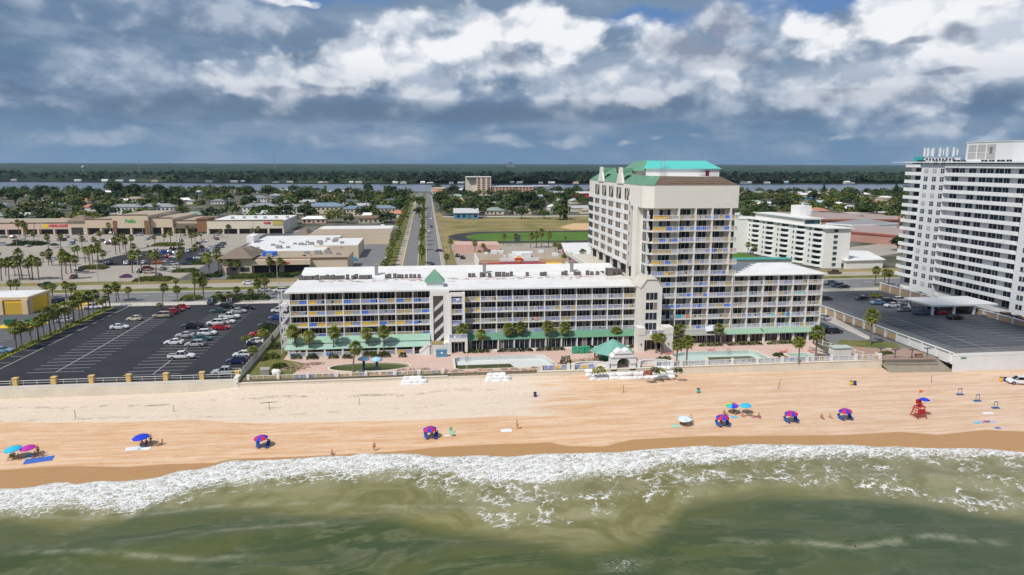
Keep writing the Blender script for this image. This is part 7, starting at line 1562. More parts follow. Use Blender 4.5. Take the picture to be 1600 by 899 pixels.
g = G(690, 557); m = MB(); m.box(g[0]-1.3, g[0]+1.3, g[1]-.6, g[1]+.6, 0, 1.5); m.box(g[0]-1.35, g[0]+1.35, g[1]-.65, g[1]+.65, 1.5, 1.62); m.box(g[0]-.2, g[0]+.3, g[1]-.62, g[1]-.6, .8, 1.2, 1); tag(m.build('equipment_cabinet', [M('cabinet_blue', (.09, .25, .38), .6, .15, 1), white], at=(g[0], g[1], 0)), 'blue grey cabinet with a white label beside the stair tower', 'cabinet')
for px, py, col, l in ((1046, 554, 'salmon', 'row of salmon loungers behind the palms beside the aqua pool'), (1111, 549, 'salmon', 'salmon lounger behind the aqua pool'), (1224, 551, 'red', 'red folded lounger by the hedge left of the small pool'), (1268, 549, 'red', 'red lounger near the green slide')):
    g = G(px, py); m = MB(); m.box(g[0]-.9, g[0]+.5, g[1]-.3, g[1]+.3, .32, .4); m.face([(g[0]+.5, g[1]-.3, .4), (g[0]+1.0, g[1]-.3, .95), (g[0]+1.0, g[1]+.3, .95), (g[0]+.5, g[1]+.3, .4)])
    for a in (-.8, .4):
        for b in (-.25, .25): m.tube((g[0]+a, g[1]+b, 0), (g[0]+a, g[1]+b, .32), .03, n=5)
    tag(m.build('sun_lounger', M('lounger_red', (.58, .16, .11), .7, .2, 2), at=(g[0], g[1], 0)), l, 'lounger')
tarp = MB(); g = G(1112, 519, 2.6)
P = [(-2.4, -.6, .1), (-.8, -.9, .3), (1.2, -.9, .1), (2.4, -.5, -.3), (-2.0, 1.2, 1.0), (0, 1.5, 1.3), (1.8, 1.2, .9)]; Q = [(g[0]+a, 166.2+b*.9, 3.2+c) for a, b, c in P]
tarp.face([Q[0], Q[1], Q[5], Q[4]]); tarp.face([Q[1], Q[2], Q[6], Q[5]]); tarp.face([Q[2], Q[3], Q[6]]); tag(tarp.build('tarpaulin', M('tarp_pale', (.55, .60, .66), .7, .2, 1.5), at=(g[0], 166.2, 3.2)), 'pale grey tarpaulin draped over the damaged awning beside the blue doors', 'tarpaulin')
# beach hut and blue slide near the lane
t = thing('pump_house', 'small pale flat roofed hut beside the small pool', 'hut', (*G(1312, 555), 0)); MB().box(-2.2, 2.2, -1.2, 1.2, 0, 2.0).build('wall', cream, t); MB().box(-2.4, 2.4, -1.4, 1.4, 2.01, 2.15).build('roof', M('roof_greengrey', (.42, .47, .43), .9, .15, 1), t)
m = MB(); g = G(1265, 553)
for k in range(8): m.prism([(g[0]+.5*k, g[1]-.3*k), (g[0]+.5*k+.5, g[1]-.3*k-.1), (g[0]+.5*k+.5, g[1]-.3*k+.5), (g[0]+.5*k, g[1]-.3*k+.6)], 1.4-.16*k, 1.55-.16*k)
tag(m.build('water_slide', M('slide_green', (.10, .30, .25), .5, .15, 1), at=(g[0], g[1], 0)), 'small green slide beside the small pool', 'slide')
for px, py, l in ((1375, 560, 'left'), (1398, 562, 'second'), (1424, 562, 'third'), (1448, 560, 'right')):
    g = G(px, py, -.3); t = thing('shower_post', l+(' of the four dark posts with cross arms near the beach gate' if l != 'left' else 'most of the four dark posts with cross arms near the beach gate'), 'post', (g[0], g[1], -.4), group='posts near the beach gate'); m = MB(); m.tube((0, 0, 0), (0, 0, 2.6), .12); m.build('post', M('post_slate', (.06, .09, .12), .6, .1, 1), t); m = MB(); m.box(-.9, .9, -.25, .25, 2.55, 2.7); m.build('crossarm', M('post_slate', None), t)
t = thing('bench', 'brown bench between the dark posts near the beach gate', 'bench', (*G(1436, 560, -.2), -.1)); MB().box(-1.1, 1.1, -.25, .25, .42, .5).build('seat', M('wood_brown', (.22, .10, .05), .8, .2, 2), t); MB().box(-1.1, 1.1, .2, .26, .5, .95).build('backrest', M('wood_brown', None), t)
for x in (-.9, .9): MB().box(x-.06, x+.06, -.2, .2, 0, .42).build('leg', trim_, t)
# rubble and broken furniture on the deck
m = MB(); r = random.Random(21)
for cx, cy, w, d, hh, nn in ((37.5, 153, 4.5, 2.0, 1.0, 150), (-30, 156, 3.0, 3.0, .5, 90), (-3.5, 151, 4.5, 1.0, .5, 60), (1, 149.4, 6, .6, .35, 80), (30, 152, 2, 1, .3, 25), (-26, 158.5, 2.5, 1.2, .5, 40)):
    for k in range(nn):
        a = r.uniform(0, 6.28); q = math.sqrt(r.random()); x = cx+math.cos(a)*w*q; y = cy+math.sin(a)*d*q; z = hh*(1-q)*r.random(); s = r.uniform(.08, .3)
        p0 = Vector((x, y, z+.05)); dd = Vector((r.uniform(-1, 1), r.uniform(-1, 1), r.uniform(-.3, .4))).normalized()*s*r.uniform(1, 3.5); m.tube(p0-dd, p0+dd, s*.35, s*.3, 4, r.choice((0, 1, 2)))
tag(m.build('rubble', [M('rubble_brown', (.26, .19, .14), .95, .4, 2), M('rubble_tan', (.45, .34, .25), .95, .35, 2), M('debris_pink', None)]), kind='stuff')
# far shore
cap = []; m = MB(); r = random.Random(5)
for k in range(2600):
    y = 1495+rnd.random()**1.7*900; x = rnd.uniform(-.68, .90)*y
    b_ = interp(sorted(FAR), x)
    if y < b_+18: continue
    s = r.uniform(8, 15); h = r.uniform(10, 19)
    for j in range(26):
        d = Vector((r.gauss(0, 1), r.gauss(0, 1), abs(r.gauss(0, .9)))).normalized(); p = Vector((x, y, h*.45))+Vector((d.x*s*.55, d.y*s*.55, d.z*h*.55)); q = s*r.uniform(.16, .30)
        nn = (d+Vector((r.uniform(-.4, .4), r.uniform(-.4, .4), r.uniform(0, .6)))).normalized(); a = nn.orthogonal().normalized(); bb = nn.cross(a); m.face([p+a*q, p+bb*q, p-a*q, p-bb*q], k % 3)
tag(m.build('far_shore_woods', [leafm('far_leaves_a', (.008, .018, .008), (.030, .050, .014), .05), leafm('far_leaves_b', (.014, .028, .009), (.045, .068, .016), .05), leafm('far_leaves_c', (.02, .034, .01), (.06, .08, .02), .05)]), kind='stuff')
m = MB(); ysr = [1560]
while ysr[-1] < 14500: ysr.append(ysr[-1]*1.022)
nx = 260
for j, y in enumerate(ysr):
    for i in range(nx+1):
        x = (-.72+1.66*i/nx)*y+rnd.uniform(-.002, .002)*y; b_ = interp(sorted(FAR), x)
        z = (8.5+7*MN.noise(Vector((x*.018, y*.010, 1)))+5*MN.noise(Vector((x*.06, y*.03, 4)))+rnd.uniform(-2, 2)) if y > b_+45 else -1.5
        m.v.append((x, y, z))
for j in range(len(ysr)-1):
    for i in range(nx): a = j*(nx+1)+i; m.f.append((a, a+1, a+nx+2, a+nx+1)); m.m.append(0)
fl_ = leafm('far_canopy', (.010, .022, .010), (.038, .062, .020), .012, 0)
tag(m.build('far_woods_canopy', fl_), kind='stuff')
for i in range(44):
    if i % 3 == 1 and i < 36: continue
    px = [162, 175, 185, 205, 213, 240, 325, 340, 365, 378, 392, 430, 452, 470, 500, 507, 540, 548, 560, 600, 617, 630, 650, 660, 672, 690, 705, 720, 780, 800, 812, 828, 845, 862, 880, 900, 1163, 1172, 1200, 1230, 1325, 1334, 20, 120][i]
    d = ray(px, 262); x = d.x/d.y
    Y = 1500.
    for _ in range(6): Y = interp(sorted(FAR), x*Y)+14
    h = HS[[3, 0, 1, 3, 8, 4, 6, 3, 1, 9][i % 10]]; put(h[0], (x*Y, Y, 0), rnd.uniform(-.3, .3), (rnd.uniform(.6, 1.1), .8, rnd.uniform(.7, 1.1)), 'small %s roofed %s house on the far shore' % (h[1], h[2]), 'houses on the far river shore')
# ================================================================== BEACH PEOPLE AND THINGS
skin = M('skin', (.42, .22, .14), .6, .1, 3, rv=.35); hairm = M('hair', (.05, .03, .02), .8, .2, 4, rv=.5)
def limb(m, pts, n=8):
    for (p, a), (q, b) in zip(pts, pts[1:]): m.tube(p, q, a, b, n)
    for p, a in pts: m.blob(p, a*1.0, 0, 1, 0)
def figure(name, J, swim, top=None, hair=.0):
    """J: joint positions; one voxel-merged continuous body, with hair and swimwear as children"""
    t = thing('person', 'x', 'person'); m = MB(); V3 = Vector
    pel, ch, nk, hd = (V3(J[k]) for k in ('pelvis', 'chest', 'neck', 'head')); up = (nk-pel).normalized(); side = V3(J['side'])
    for s in (-1, 1):
        sh = ch+up*.13+side*.17*s; hip = pel+side*.09*s; el, wr, kn, an, toe = (V3(J[k][0 if s < 0 else 1]) for k in ('elbow', 'wrist', 'knee', 'ankle', 'toe'))
        limb(m, [(tuple(ch+up*.12+side*.08*s), .075), (tuple(sh), .062), (tuple(el), .044), (tuple(wr), .030)]); limb(m, [(tuple(hip), .095), (tuple(kn), .062), (tuple(an), .042), (tuple(toe), .032)])
        m.tube(tuple(hip), tuple(hip+(kn-hip)*.55), .10, .078, 8); m.tube(tuple(kn), tuple(kn+(an-kn)*.4), .060, .058, 8)
        d = (wr-el).normalized(); a = d.orthogonal().normalized(); b = d.cross(a); pc = wr+d*.05; m.tube(tuple(wr), tuple(wr+d*.09), .030, .038, 6)
        for f in range(4): k0 = wr+d*.08+a*(.013*(f*2-3)*.9); k1 = k0+d*(.035+.006*(f in (1, 2)))+b*.006; k2 = k1+d*.03+b*.018; m.tube(tuple(k0), tuple(k1), .010, .009, 5); m.tube(tuple(k1), tuple(k2), .009, .008, 5)
        m.tube(tuple(wr+d*.03+a*.03), tuple(wr+d*.07+a*.065), .011, .009, 5)
    for f, w, dp in ((0, .155, .11), (.25, .14, .10), (.55, .145, .105), (.8, .165, .115), (1.0, .15, .10)):
        c = pel+(ch+up*.1-pel)*f; m.blob(tuple(c), w, 1, 2, 0, sq=(1, .72, .9) if abs(side.x) > .7 else (.9, .9, .9))
    m.tube(tuple(nk-up*.06), tuple(hd), .055, .05, 8); m.blob(tuple(hd), .105, 2, 2, 0, sq=(.85, .98, 1.12)); fw = V3(J['face']); m.blob(tuple(hd+fw*.10-V3((0, 0, .01))), .020, 3, 1, 0); m.blob(tuple(hd+fw*.065-V3((0, 0, .06))), .045, 3, 1, 0)
    for s in (-1, 1): m.blob(tuple(hd+side*.09*s), .022, 3, 1, 0)
    o = m.build('body_tmp', skin); md = o.modifiers.new('r', 'REMESH'); md.mode = 'VOXEL'; md.voxel_size = .016; sm = o.modifiers.new('s', 'SMOOTH'); sm.iterations = 3; sm.factor = .4
    bpy.context.view_layer.update(); me = bpy.data.meshes.new_from_object(o.evaluated_get(bpy.context.evaluated_depsgraph_get())); bpy.data.objects.remove(o)
    me.polygons.foreach_set('use_smooth', [True]*len(me.polygons)); me.materials.clear(); me.materials.append(skin); b = bpy.data.objects.new('body', me); S.collection.objects.link(b); b.parent = t
    m = MB()
    for s in (-1, 1): kn = V3(J['knee'][0 if s < 0 else 1]); hip = pel+side*.09*s; m.tube(tuple(hip+up*.03), tuple(hip+(kn-hip)*.42), .112, .098, 10, caps=False)
    m.blob(tuple(pel+up*.02), .165, 1, 2, 0, sq=(1.02, .76, .62) if abs(side.x) > .7 else (.8, .95, .6)); m.build('swimwear', swim, t, smooth=True)
    if top: m = MB(); c = ch+up*.02; m.tube(tuple(c-up*.20), tuple(c+up*.12), .158, .175, 12); m.build('shirt', top, t, smooth=True)
    m = MB(); m.blob(tuple(hd+V3((0, 0, .025))-fw*.02), .112, 4, 2, .05, 3, sq=(.88, 1.0, 1.05)); mm = MB()
    for f in m.f:
        pts = [m.v[i] for i in f]; c = sum((V3(p) for p in pts), V3())/len(pts)-hd
        if c.dot(fw) < .045 and c.z > -.07 or c.z > .07: mm.face(pts)
    mm.build('hair', hairm, t); return proto(t)
def stand(stride=.0): return dict(pelvis=(0, 0, .95), chest=(0, .01, 1.28), neck=(0, .01, 1.50), head=(0, -.01, 1.65), side=(1, 0, 0), face=(0, -1, 0),
    elbow=[(-.25, .04-stride*.5, 1.16), (.25, .04+stride*.5, 1.16)], wrist=[(-.27, -.06-stride, .93), (.27, -.06+stride, .93)], knee=[(-.10, -.04+stride, .50), (.10, -.04-stride, .50)], ankle=[(-.10, .03+stride*1.6, .07), (.10, .03-stride*1.6, .07)], toe=[(-.11, -.14+stride*1.5, .035), (.11, -.14-stride*1.5, .035)])
SIT = dict(pelvis=(0, 0, .14), chest=(0, .10, .46), neck=(0, .13, .67), head=(0, .11, .83), side=(1, 0, 0), face=(0, -1, 0), elbow=[(-.26, .12, .38), (.26, .0, .40)], wrist=[(-.24, .26, .12), (.18, -.22, .34)], knee=[(-.14, -.42, .36), (.14, -.44, .32)], ankle=[(-.13, -.66, .06), (.13, -.78, .06)], toe=[(-.13, -.84, .05), (.13, -.94, .12)])
CHR = dict(pelvis=(0, 0, .42), chest=(0, .14, .72), neck=(0, .20, .93), head=(0, .20, 1.09), side=(1, 0, 0), face=(0, -1, 0), elbow=[(-.28, .08, .62), (.28, .08, .62)], wrist=[(-.27, -.20, .60), (.27, -.20, .60)], knee=[(-.12, -.44, .46), (.12, -.44, .46)], ankle=[(-.12, -.66, .08), (.12, -.60, .08)], toe=[(-.12, -.84, .04), (.12, -.78, .04)])
LIE = dict(pelvis=(0, 0, .13), chest=(.32, 0, .13), neck=(.54, 0, .13), head=(.70, 0, .14), side=(0, 1, 0), face=(0, 0, 1), elbow=[(.30, -.28, .08), (.62, .26, .10)], wrist=[(.08, -.34, .06), (.80, .14, .10)], knee=[(-.44, -.10, .14), (-.40, .11, .30)], ankle=[(-.84, -.11, .08), (-.66, .11, .07)], toe=[(-.90, -.12, .20), (-.82, .12, .05)])
sw_ = {c: M('swim_'+c, v, .8, .1, 2) for c, v in (('black', (.02, .02, .025)), ('red', (.5, .03, .03)), ('blue', (.04, .12, .45)), ('teal', (.03, .35, .33)), ('pink', (.55, .12, .25)), ('white', (.7, .7, .7)), ('navy', (.02, .03, .12)), ('green', (.10, .40, .06)))}
FIG = {('stand', 'black'): figure('p', stand(), sw_['black']), ('walk', 'red'): figure('p', stand(.13), sw_['red']), ('stand', 'shirt'): figure('p', stand(.05), sw_['navy'], sw_['white']), ('sit', 'blue'): figure('p', SIT, sw_['blue']), ('sit', 'pink'): figure('p', SIT, sw_['pink']), ('chair', 'black'): figure('p', CHR, sw_['black']), ('chair', 'green'): figure('p', CHR, sw_['green'], sw_['green']), ('lie', 'teal'): figure('p', LIE, sw_['teal']), ('lie', 'red'): figure('p', LIE, sw_['red'])}
def B(px, py, dz=-3.2):
    z = dz
    for _ in range(5): g = G(px, py, z); z = beach_z(*g)
    return (g[0], g[1], z)
def person(px, py, pose, rz, label, group=None, up=0.):
    b = B(px, py); put(FIG[pose], (b[0], b[1], b[2]+up+.01), R(rz), 1, label, group)
# umbrellas
def umb(px, py, cols, label, h=2.15, r=1.25, tilt=6, n=8):
    b = B(px, py); t = thing('beach_umbrella', label, 'umbrella', b); t.rotation_euler = (R(tilt*.4), R(-tilt), 0.3)
    m = MB(); m.tube((0, 0, -.3), (0, 0, h), .022, n=6); m.build('pole', white, t); mats = [M('canopy_'+c, UC[c], .75, .08, 2) for c in cols]; m = MB(); ns = 16
    prof = [(0.02, h), (r*.35, h-.07), (r*.70, h-.22), (r, h-.45), (r*1.0, h-.55)]
    for j in range(4):
        for i in range(ns):
            a0, a1 = 2*math.pi*i/ns, 2*math.pi*(i+1)/ns; s0 = 1-.03*(i % 2); s1 = 1-.03*((i+1) % 2); (r0, z0), (r1, z1) = prof[j], prof[j+1]
            m.face([(r0*s0*math.cos(a0), r0*s0*math.sin(a0), z0), (r1*s0*math.cos(a0), r1*s0*math.sin(a0), z1), (r1*s1*math.cos(a1), r1*s1*math.sin(a1), z1), (r0*s1*math.cos(a1), r0*s1*math.sin(a1), z0)], (i//2) % len(cols))
    m.build('canopy', mats, t)
    m = MB()
    for i in range(8): a = 2*math.pi*i/8; m.tube((0, 0, h-.06), (r*.97*math.cos(a), r*.97*math.sin(a), h-.47), .010, n=4)
    m.build('ribs', grey, t)
UC = {'red': (.55, .01, .04), 'blue': (.01, .04, .55), 'sky': (.03, .42, .66), 'magenta': (.45, .02, .35), 'rnb_green': (.05, .5, .10), 'yellow': (.8, .62, .02), 'orange': (.8, .22, .02), 'violet': (.2, .05, .45), 'pale': (.45, .55, .68), 'white': (.72, .74, .78), 'mint': (.25, .55, .40)}
def chair_proto(col):
    t = thing('beach_lounger', 'x', 'lounger'); f = M('lounger_'+col, {'blue': (.02, .09, .38), 'mint': (.25, .55, .40), 'pink': (.6, .25, .3)}[col], .8, .12, 2); m = MB()
    m.box(-.32, .32, -.95, .18, .30, .35); m.build('seat', f, t); m = MB(); m.face([(-.32, .18, .34), (.32, .18, .34), (.32, .72, .86), (-.32, .72, .86)]); m.face([(-.32, .21, .31), (-.32, .75, .83), (.32, .75, .83), (.32, .21, .31)]); m.build('backrest', f, t)
    for x in (-.3, .3):
        for y in (-.85, .1): MB().tube((x, y, 0), (x, y, .31), .02, n=5).build('leg', grey, t)
        MB().tube((x, .68, .8), (x, .3, 0), .018, n=5).build('leg', grey, t)
    m = MB(); m.tube((-.3, .62, .78), (-.3, .42, 1.22), .015, n=4); m.tube((.3, .62, .78), (.3, .42, 1.22), .015, n=4); m.face([(-.34, .66, .92), (.34, .66, .92), (.34, .30, 1.28), (-.34, .30, 1.28)]); m.build('sunshade', f, t)
    return proto(t)
CH = {c: chair_proto(c) for c in ('blue', 'mint', 'pink')}
def chair(px, py, rz, label, col='blue'): b = B(px, py); put(CH[col], b, R(rz), 1, label, 'loungers on the sand')
RB = ('red', 'blue')
for px, py, nm in [(410, 698, 'leftmost'), (673, 684, 'second from the left'), (1129, 665, 'third from the left'), (1236, 659, 'fourth from the left'), (1320.5, 655, 'rightmost')]:
    umb(px, py, RB, 'red and blue panelled rental umbrella, %s of five' % nm); chair(px-7, py+.5, 12, 'blue lounger left under the %s red and blue umbrella' % nm); chair(px+8, py, -12, 'blue lounger right under the %s red and blue umbrella' % nm)
umb(24, 716, ('sky',), 'sky blue umbrella at the far left, beside a magenta one', r=1.4); umb(47, 713, ('magenta',), 'magenta umbrella at the far left', r=1.2, h=2.0); umb(223, 697, ('blue',), 'plain deep blue umbrella over a family left of centre', r=1.4)
umb(1144, 646, ('red', 'orange', 'yellow', 'rnb_green', 'sky', 'blue', 'violet', 'magenta'), 'rainbow umbrella right of centre', r=1.25); umb(1165, 646, ('sky',), 'sky blue umbrella beside the rainbow umbrella', r=1.1)
umb(1070, 664, ('white', 'pale'), 'pale blue and white umbrella over a small group', r=1.35, h=1.7)
def towel_(px, py, w, d, col, label, rz=0.): 
    b = B(px, py); m = MB(); nx, ny = 6, 5
    for i in range(nx):
        for j in range(ny):
            q = []
            for (a, c) in ((i, j), (i+1, j), (i+1, j+1), (i, j+1)):
                x = -w/2+w*a/nx; y = -d/2+d*c/ny; X = x*math.cos(rz)-y*math.sin(rz); Y = x*math.sin(rz)+y*math.cos(rz); q.append((b[0]+X, b[1]+Y, beach_z(b[0]+X, b[1]+Y)+.035+.02*MN.noise(Vector((x*2, y*2, px)))))
            m.face(q)
    tag(m.build('beach_towel', M('towel_'+col, {'white': (.74, .74, .76), 'blue': (.05, .14, .50), 'lilac': (.42, .42, .62), 'mint': (.35, .62, .50), 'cyan': (.10, .42, .58), 'pink': (.62, .30, .36)}[col], .95, .15, 2, rv=.1), at=b), label, 'beach towel')
towel_(61, 719, 4.2, 2.0, 'blue', 'large blue blanket spread at the far left under the family', .25); towel_(48, 712, 1.5, 1.4, 'cyan', 'cyan towel behind the large blue blanket'); towel_(211, 701, 3.0, 1.5, 'white', 'large white sheet left of the blue umbrella', .2); towel_(222, 700, 1.2, .8, 'cyan', 'cyan towel on the white sheet'); towel_(228, 701, 1.4, 1.2, 'white', 'second white sheet under the sitting family')
towel_(699, 681, 1.0, .7, 'white', 'small white towel right of the second rental umbrella'); towel_(791, 673, 2.0, 1.2, 'white', 'white towel with red bags beside the walking man'); towel_(1056, 666, 1.6, 1.3, 'mint', 'mint towel left of the pale umbrella'); towel_(1147, 652, 1.3, .9, 'cyan', 'cyan towel below the rainbow umbrella'); towel_(1182, 652, 2.2, .9, 'pink', 'pink towel under the sunbathers right of the sky blue umbrella')
towel_(1544, 646, 2.4, .9, 'white', 'white towel at the far right nearer the wall'); towel_(1543, 659, 3.2, 1.2, 'lilac', 'lilac towel with a sunbather at the far right', -.1); towel_(1527, 661, 1.2, .8, 'cyan', 'pale cyan towel beside the lilac one'); towel_(1559, 669, 1.1, .7, 'blue', 'blue towel nearest the water at the far right')
PPL = [(22, 717, ('chair', 'black'), 10, 'seated person leaning back under the sky blue umbrella at the far left', .05), (29, 717, ('sit', 'pink'), 30, 'person sitting upright right of the sky blue umbrella', 0), (17, 718, ('chair', 'green'), -10, 'person in green sitting at the very left under the sky blue umbrella', 0), (54, 714, ('sit', 'blue'), 0, 'person sitting under the magenta umbrella', .03), (60, 711, ('stand', 'black'), 20, 'person standing behind the large blue blanket', 0), (67, 713, ('sit', 'pink'), -20, 'person sitting at the right end of the blue blanket', .03),
       (222, 695, ('sit', 'blue'), 0, 'first of the family sitting below the blue umbrella', 0), (229, 694, ('sit', 'pink'), 15, 'second of the family sitting beside the blue umbrella', 0), (236, 693, ('stand', 'shirt'), 0, 'person in a white shirt standing right of the blue umbrella', 0), (243, 696, ('lie', 'teal'), 15, 'person lying right of the blue umbrella in a teal swimsuit', 0), (253, 695, ('sit', 'blue'), -30, 'person sitting apart at the right of the blue umbrella group', 0),
       (808, 671, ('walk', 'red'), 90, 'man in red trunks walking alone in the centre of the beach', 0), (519, 711, ('sit', 'blue'), 0, 'small bather sitting at the edge of the surf, left one', 0), (585, 704.5, ('walk', 'red'), 0, 'small bather wading at the edge of the surf, right one', -.1), (1079, 661, ('stand', 'shirt'), 0, 'person in a white shirt standing by the pale umbrella', 0), (1064, 664, ('chair', 'green'), 20, 'person in green sitting left under the pale umbrella', 0), (1071, 666, ('sit', 'blue'), 0, 'person sitting in the shade of the pale umbrella', 0),
       (1132, 648, ('sit', 'pink'), 30, 'person sitting left of the rainbow umbrella', 0), (1147, 647, ('chair', 'black'), 0, 'person sitting under the rainbow umbrella', 0), (1160, 651, ('sit', 'pink'), 10, 'person sitting left below the sky blue umbrella right of centre', 0), (1170, 650, ('lie', 'teal'), 0, 'sunbather in teal lying below the sky blue umbrella right of centre', .02), (1180, 652, ('lie', 'red'), 10, 'sunbather in red lying on the pink towel', .05), (1186, 653, ('sit', 'blue'), -20, 'person sitting at the right end of the pink towel', .03),
       (1284, 654, ('sit', 'pink'), 0, 'left of two people sitting between the two right rental umbrellas', 0), (1297, 653, ('sit', 'blue'), 0, 'right of two people sitting between the two right rental umbrellas', 0), (1541, 660, ('lie', 'red'), 5, 'sunbather lying on the lilac towel at the far right', .06), (675, 683, ('chair', 'black'), 0, 'person seated under the second rental umbrella from the left', 0), (1127, 664, ('chair', 'black'), 10, 'person seated under the third rental umbrella from the left', 0)]
for px, py, po, rz, l, up in PPL: person(px, py, po, rz, l, 'people on the beach', up)
g = G(1336, 858, -4); put(FIG[('walk', 'red')], (g[0], g[1], -5.25), R(60), 1, 'swimmer up to the chest in the green water', 'people on the beach')
# lifeguard tower
b = B(1435, 652); t = thing('lifeguard_tower', 'red wooden lifeguard chair on the sand with an orange flag', 'lifeguard stand', b); lr = M('lifeguard_red', (.42, .02, .02), .7, .2, 2)
for s in (-1, 1):
    for y0, y1 in ((-1.1, -.5), (1.1, .5)): MB().tube((s*1.0, y0, 0), (s*.6, y1, 2.3), .07, n=4).build('leg', lr, t)
m = MB(); m.box(-.8, .8, -.7, .7, 2.25, 2.35); m.box(-.9, .9, -.95, -.88, .5, .62); m.box(-.8, .8, -.8, -.73, 1.1, 1.22); m.box(-.7, .7, -.68, -.6, 1.7, 1.82); m.tube((-1, -1.05, .2), (.8, -.6, 2.2), .05, n=4); m.tube((1, -1.05, .2), (-.8, -.6, 2.2), .05, n=4)
for k in range(4): m.box(-1.05-.02*k, -.95+.1*k, -.9+.1*k, .9-.1*k, .45+.5*k, .55+.5*k)
m.build('frame', lr, t); MB().box(-.6, .6, -.35, .35, 2.75, 2.83).build('seat', lr, t); MB().box(-.6, .6, .35, .42, 2.83, 3.6).build('backrest', lr, t); MB().box(-.75, .75, -.65, -.58, .9, 1.9).build('board', M('board_red', (.50, .05, .05), .6, .15, 2), t)
m = MB(); m.tube((0, .5, 2.3), (0, .5, 5.6), .03); m.build('flagpole', grey, t); m = MB(); m.face([(0, .5, 5.5), (.9, .55, 5.35), (.85, .5, 4.9), (0, .5, 4.85)]); m.face([(0, .505, 5.5), (0, .505, 4.85), (.85, .505, 4.9), (.9, .555, 5.35)]); m.build('flag', M('flag_orange', (.85, .22, .03), .8, .1, 1), t)
m = MB(); m.lathe([(.02, 3.95), (.5, 3.85), (.95, 3.6), (.95, 3.52)], 12, o=(.9, 0, 0)); m.tube((.9, 0, 2.3), (.9, 0, 3.9), .02); m.build('umbrella', M('canopy_blue', None), t)
# bins, frames, posts
def bin_(px, py, col, label):
    b = B(px, py); t = thing('trash_barrel', label, 'bin', b); m = MB(); m.lathe([(0.0, 0), (.30, 0), (.33, .3), (.31, .62), (.33, .92)], 14); m.build('barrel', M('barrel_'+col, {'yellow': (.72, .48, .03), 'blue': (.02, .04, .24), 'teal': (.05, .38, .36)}[col], .5, .15, 2), t, smooth=True); m = MB(); m.lathe([(.34, .90), (.34, .97), (.12, 1.02), (0.01, 1.02)], 14); m.build('lid', trim_, t, smooth=True)
bin_(1329.5, 602, 'yellow', 'yellow barrel of the pair before the seawall end'); bin_(1335.5, 602, 'blue', 'navy barrel of the pair before the seawall end'); bin_(1563.5, 596, 'yellow', 'yellow barrel of the pair near the parked white car'); bin_(1570, 596, 'blue', 'navy barrel of the pair near the parked white car'); bin_(836, 620, 'blue', 'lone navy barrel in the centre of the upper beach'); bin_(1091, 614, 'teal', 'lone teal barrel right of the sandbag pile')
for px, py, l in ((1499.5, 617, 'first'), (1527, 627, 'second'), (1555.5, 638, 'third')):
    b = B(px, py); t = thing('timber_stand', '%s blue timber stand from the left on the right part of the beach' % l, 'stand', b, group='blue frame stands'); bl = M('frame_blue', (.02, .10, .30), .6, .1, 2)
    for s in (-1, 1): MB().tube((s*.38, 0, 0), (s*.38, 0, 1.45), .05, n=5).build('post', bl, t)
    m = MB(); m.box(-.42, .42, -.03, .03, 1.3, 1.45); m.build('crossbar', bl, t); m = MB(); m.box(-.75, .75, -.35, .35, .0, .16); m.build('base', bl, t)
for px, py, h, l, lean in [(118, 653, 1.6, 'thin grey post standing in the dry sand at the left', 0), (272, 644, 1.4, 'thin grey post second from the left on the dry sand', 0), (561, 633, 1.5, 'thin brown post left of centre on the dry sand', .1), (1216, 608, 2.2, 'leaning dark pole on the sand before the right fence', .35), (1455, 598, 1.7, 'upright dark pole on the sand below the parking wall', 0), (974, 614, 1.8, 'thin pale post before the sandbag pile', 0), (421, 640, 1.5, 'post with a driftwood branch lying across its top', 0)]:
    b = B(px, py); m = MB(); m.tube(b, (b[0]+lean, b[1], b[2]+h), .06, .05, 6)
    if 'driftwood' in l: m.tube((b[0]-1.8, b[1]+.3, b[2]+1.25), (b[0], b[1], b[2]+1.5), .07, .09, 5); m.tube((b[0], b[1], b[2]+1.5), (b[0]+1.6, b[1]+.4, b[2]+1.4), .09, .03, 5)
    tag(m.build('marker_post', M('post_wood', (.16, .12, .09), .9, .3, 3), at=b), l, 'post')
for k, (px, py, l) in enumerate(((700, 682, 'mint folding chair right of the second rental umbrella'),)): chair(px+6, py-3, 20, l, 'mint')
# ---------------------------------------------------------------- unseen clouds added overhead to shade the car park and far shore
def shade_cloud(target, size, alt, seed, h=60):
    c = (target[0]+SUN_DIR.x/SUN_DIR.z*alt, target[1]+SUN_DIR.y/SUN_DIR.z*alt, alt); m = MB(); r = random.Random(seed)
    for k in range(26): a = r.uniform(0, 6.28); d = math.sqrt(r.random())*.8; m.blob((c[0]+math.cos(a)*d*size[0], c[1]+math.sin(a)*d*size[1], c[2]+r.uniform(-.2, .3)*h), min(size)*r.uniform(.28, .42), k, 2, .3, 1.3, sq=(1, 1, .35))
    cm = bpy.data.materials.get('shade_cloud_white')
    if not cm:
        cm, nt, b = newmat('shade_cloud_white'); b.inputs['Base Color'].default_value = (.9, .9, .92, 1); b.inputs['Roughness'].default_value = 1
        tr = nt.nodes.new('ShaderNodeBsdfTransparent'); mx = nt.nodes.new('ShaderNodeMixShader'); mx.inputs[0].default_value = .12
        nt.links.new(tr.outputs[0], mx.inputs[1]); nt.links.new(b.outputs[0], mx.inputs[2]); nt.links.new(mx.outputs[0], nt.nodes['Material Output'].inputs[0])
    if alt > 1000: cm = cm.copy(); cm.node_tree.nodes['Mix Shader'].inputs[0].default_value = .30
    m.build('shade_cloud', cm, kind='structure', smooth=True)
shade_cloud((146, 196), (34, 60), 700, 3); shade_cloud((300, 2300), (2300, 700), 1500, 5, 200)
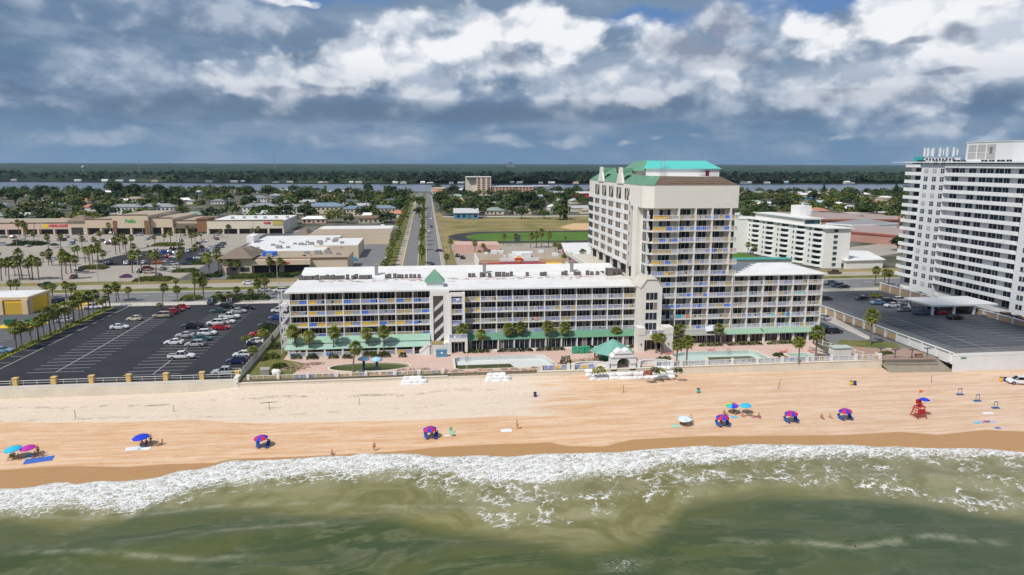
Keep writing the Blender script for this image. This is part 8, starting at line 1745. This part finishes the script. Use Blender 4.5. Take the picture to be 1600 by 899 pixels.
# ================================================================== FINAL
for p in PROTOS:                                   # the pattern pieces themselves are not part of the scene
    def rm(o):
        for c in KIDS.get(o.name, ()): rm(c)
        bpy.data.objects.remove(o)
    rm(p)
bpy.context.view_layer.update(); dg = bpy.context.evaluated_depsgraph_get()
# leave out repeats that the photo shows nothing of (wholly behind other things or outside the frame)
CULL = ('trees between the plaza and the river', 'low houses between the plaza and the river', 'palms among the houses', 'large trees inland', 'houses on the far river shore', 'boulevard verge palms', 'boulevard median palms', 'cars in the plaza car park')
def tree_of(o):
    yield o
    for c in o.children: yield from tree_of(c)
def seen(o):
    h = 1.6 if 'cars' in o['group'] else 7.5 if 'house' in o['group'] else 8
    for dx in (-2.5, 0, 2.5):
        for fz in (.35, .7, 1.0):
            p = o.location+Vector((dx*(.6 if h < 2 else 1.5), 0, h*fz)); q = PJ(*p)
            if not (-4 < q[0] < 1604): continue
            d = p-camo.location; L = d.length; d.normalize(); ok, loc, no, ix, ob, mt = S.ray_cast(dg, camo.location, d, distance=L+3)
            if not ok or (loc-camo.location).length > L-7: return True
    return False
gone = [o for o in S.objects if o.parent is None and o.get('group') in CULL and not seen(o)]
for o in gone:
    for c in list(tree_of(o)): bpy.data.objects.remove(c)
print('left out', len(gone))
# look-alikes get their order in the view
def finish_labels():
    by = {}
    for o in S.objects:
        if o.parent is None and 'label' in o.keys(): by.setdefault(o['label'], []).append(o)
    for l, os_ in by.items():
        n = len(os_)
        if n < 2: continue
        os_.sort(key=lambda o: PJ(*o.location)[0])
        for i, o in enumerate(os_):
            k = 'leftmost' if i == 0 else 'rightmost' if i == n-1 else '%s from the left' % NTH[i] if i <= n//2 and i < 20 else '%s from the right' % NTH[min(19, n-1-i)]
            o['label'] = l+', '+k
finish_labels()
for o in S.objects:
    if len(str(o.get('label', '')).replace(',', ' ').split()) > 16: print('LONG', o['label'])
# ---------------------------------------------------------------- air
hm = bpy.data.materials.new('haze'); hm.use_nodes = True; nt = hm.node_tree; nt.nodes.clear(); ou = nt.nodes.new('ShaderNodeOutputMaterial'); pv = nt.nodes.new('ShaderNodeVolumePrincipled')
pv.inputs['Color'].default_value = (.50, .73, 1, 1); pv.inputs['Density'].default_value = .000035; pv.inputs['Anisotropy'].default_value = .2; nt.links.new(pv.outputs[0], ou.inputs['Volume'])
HZ = MB().box(-14500, 14500, -9500, 16500, -8, 230).build('haze', hm, kind='stuff')
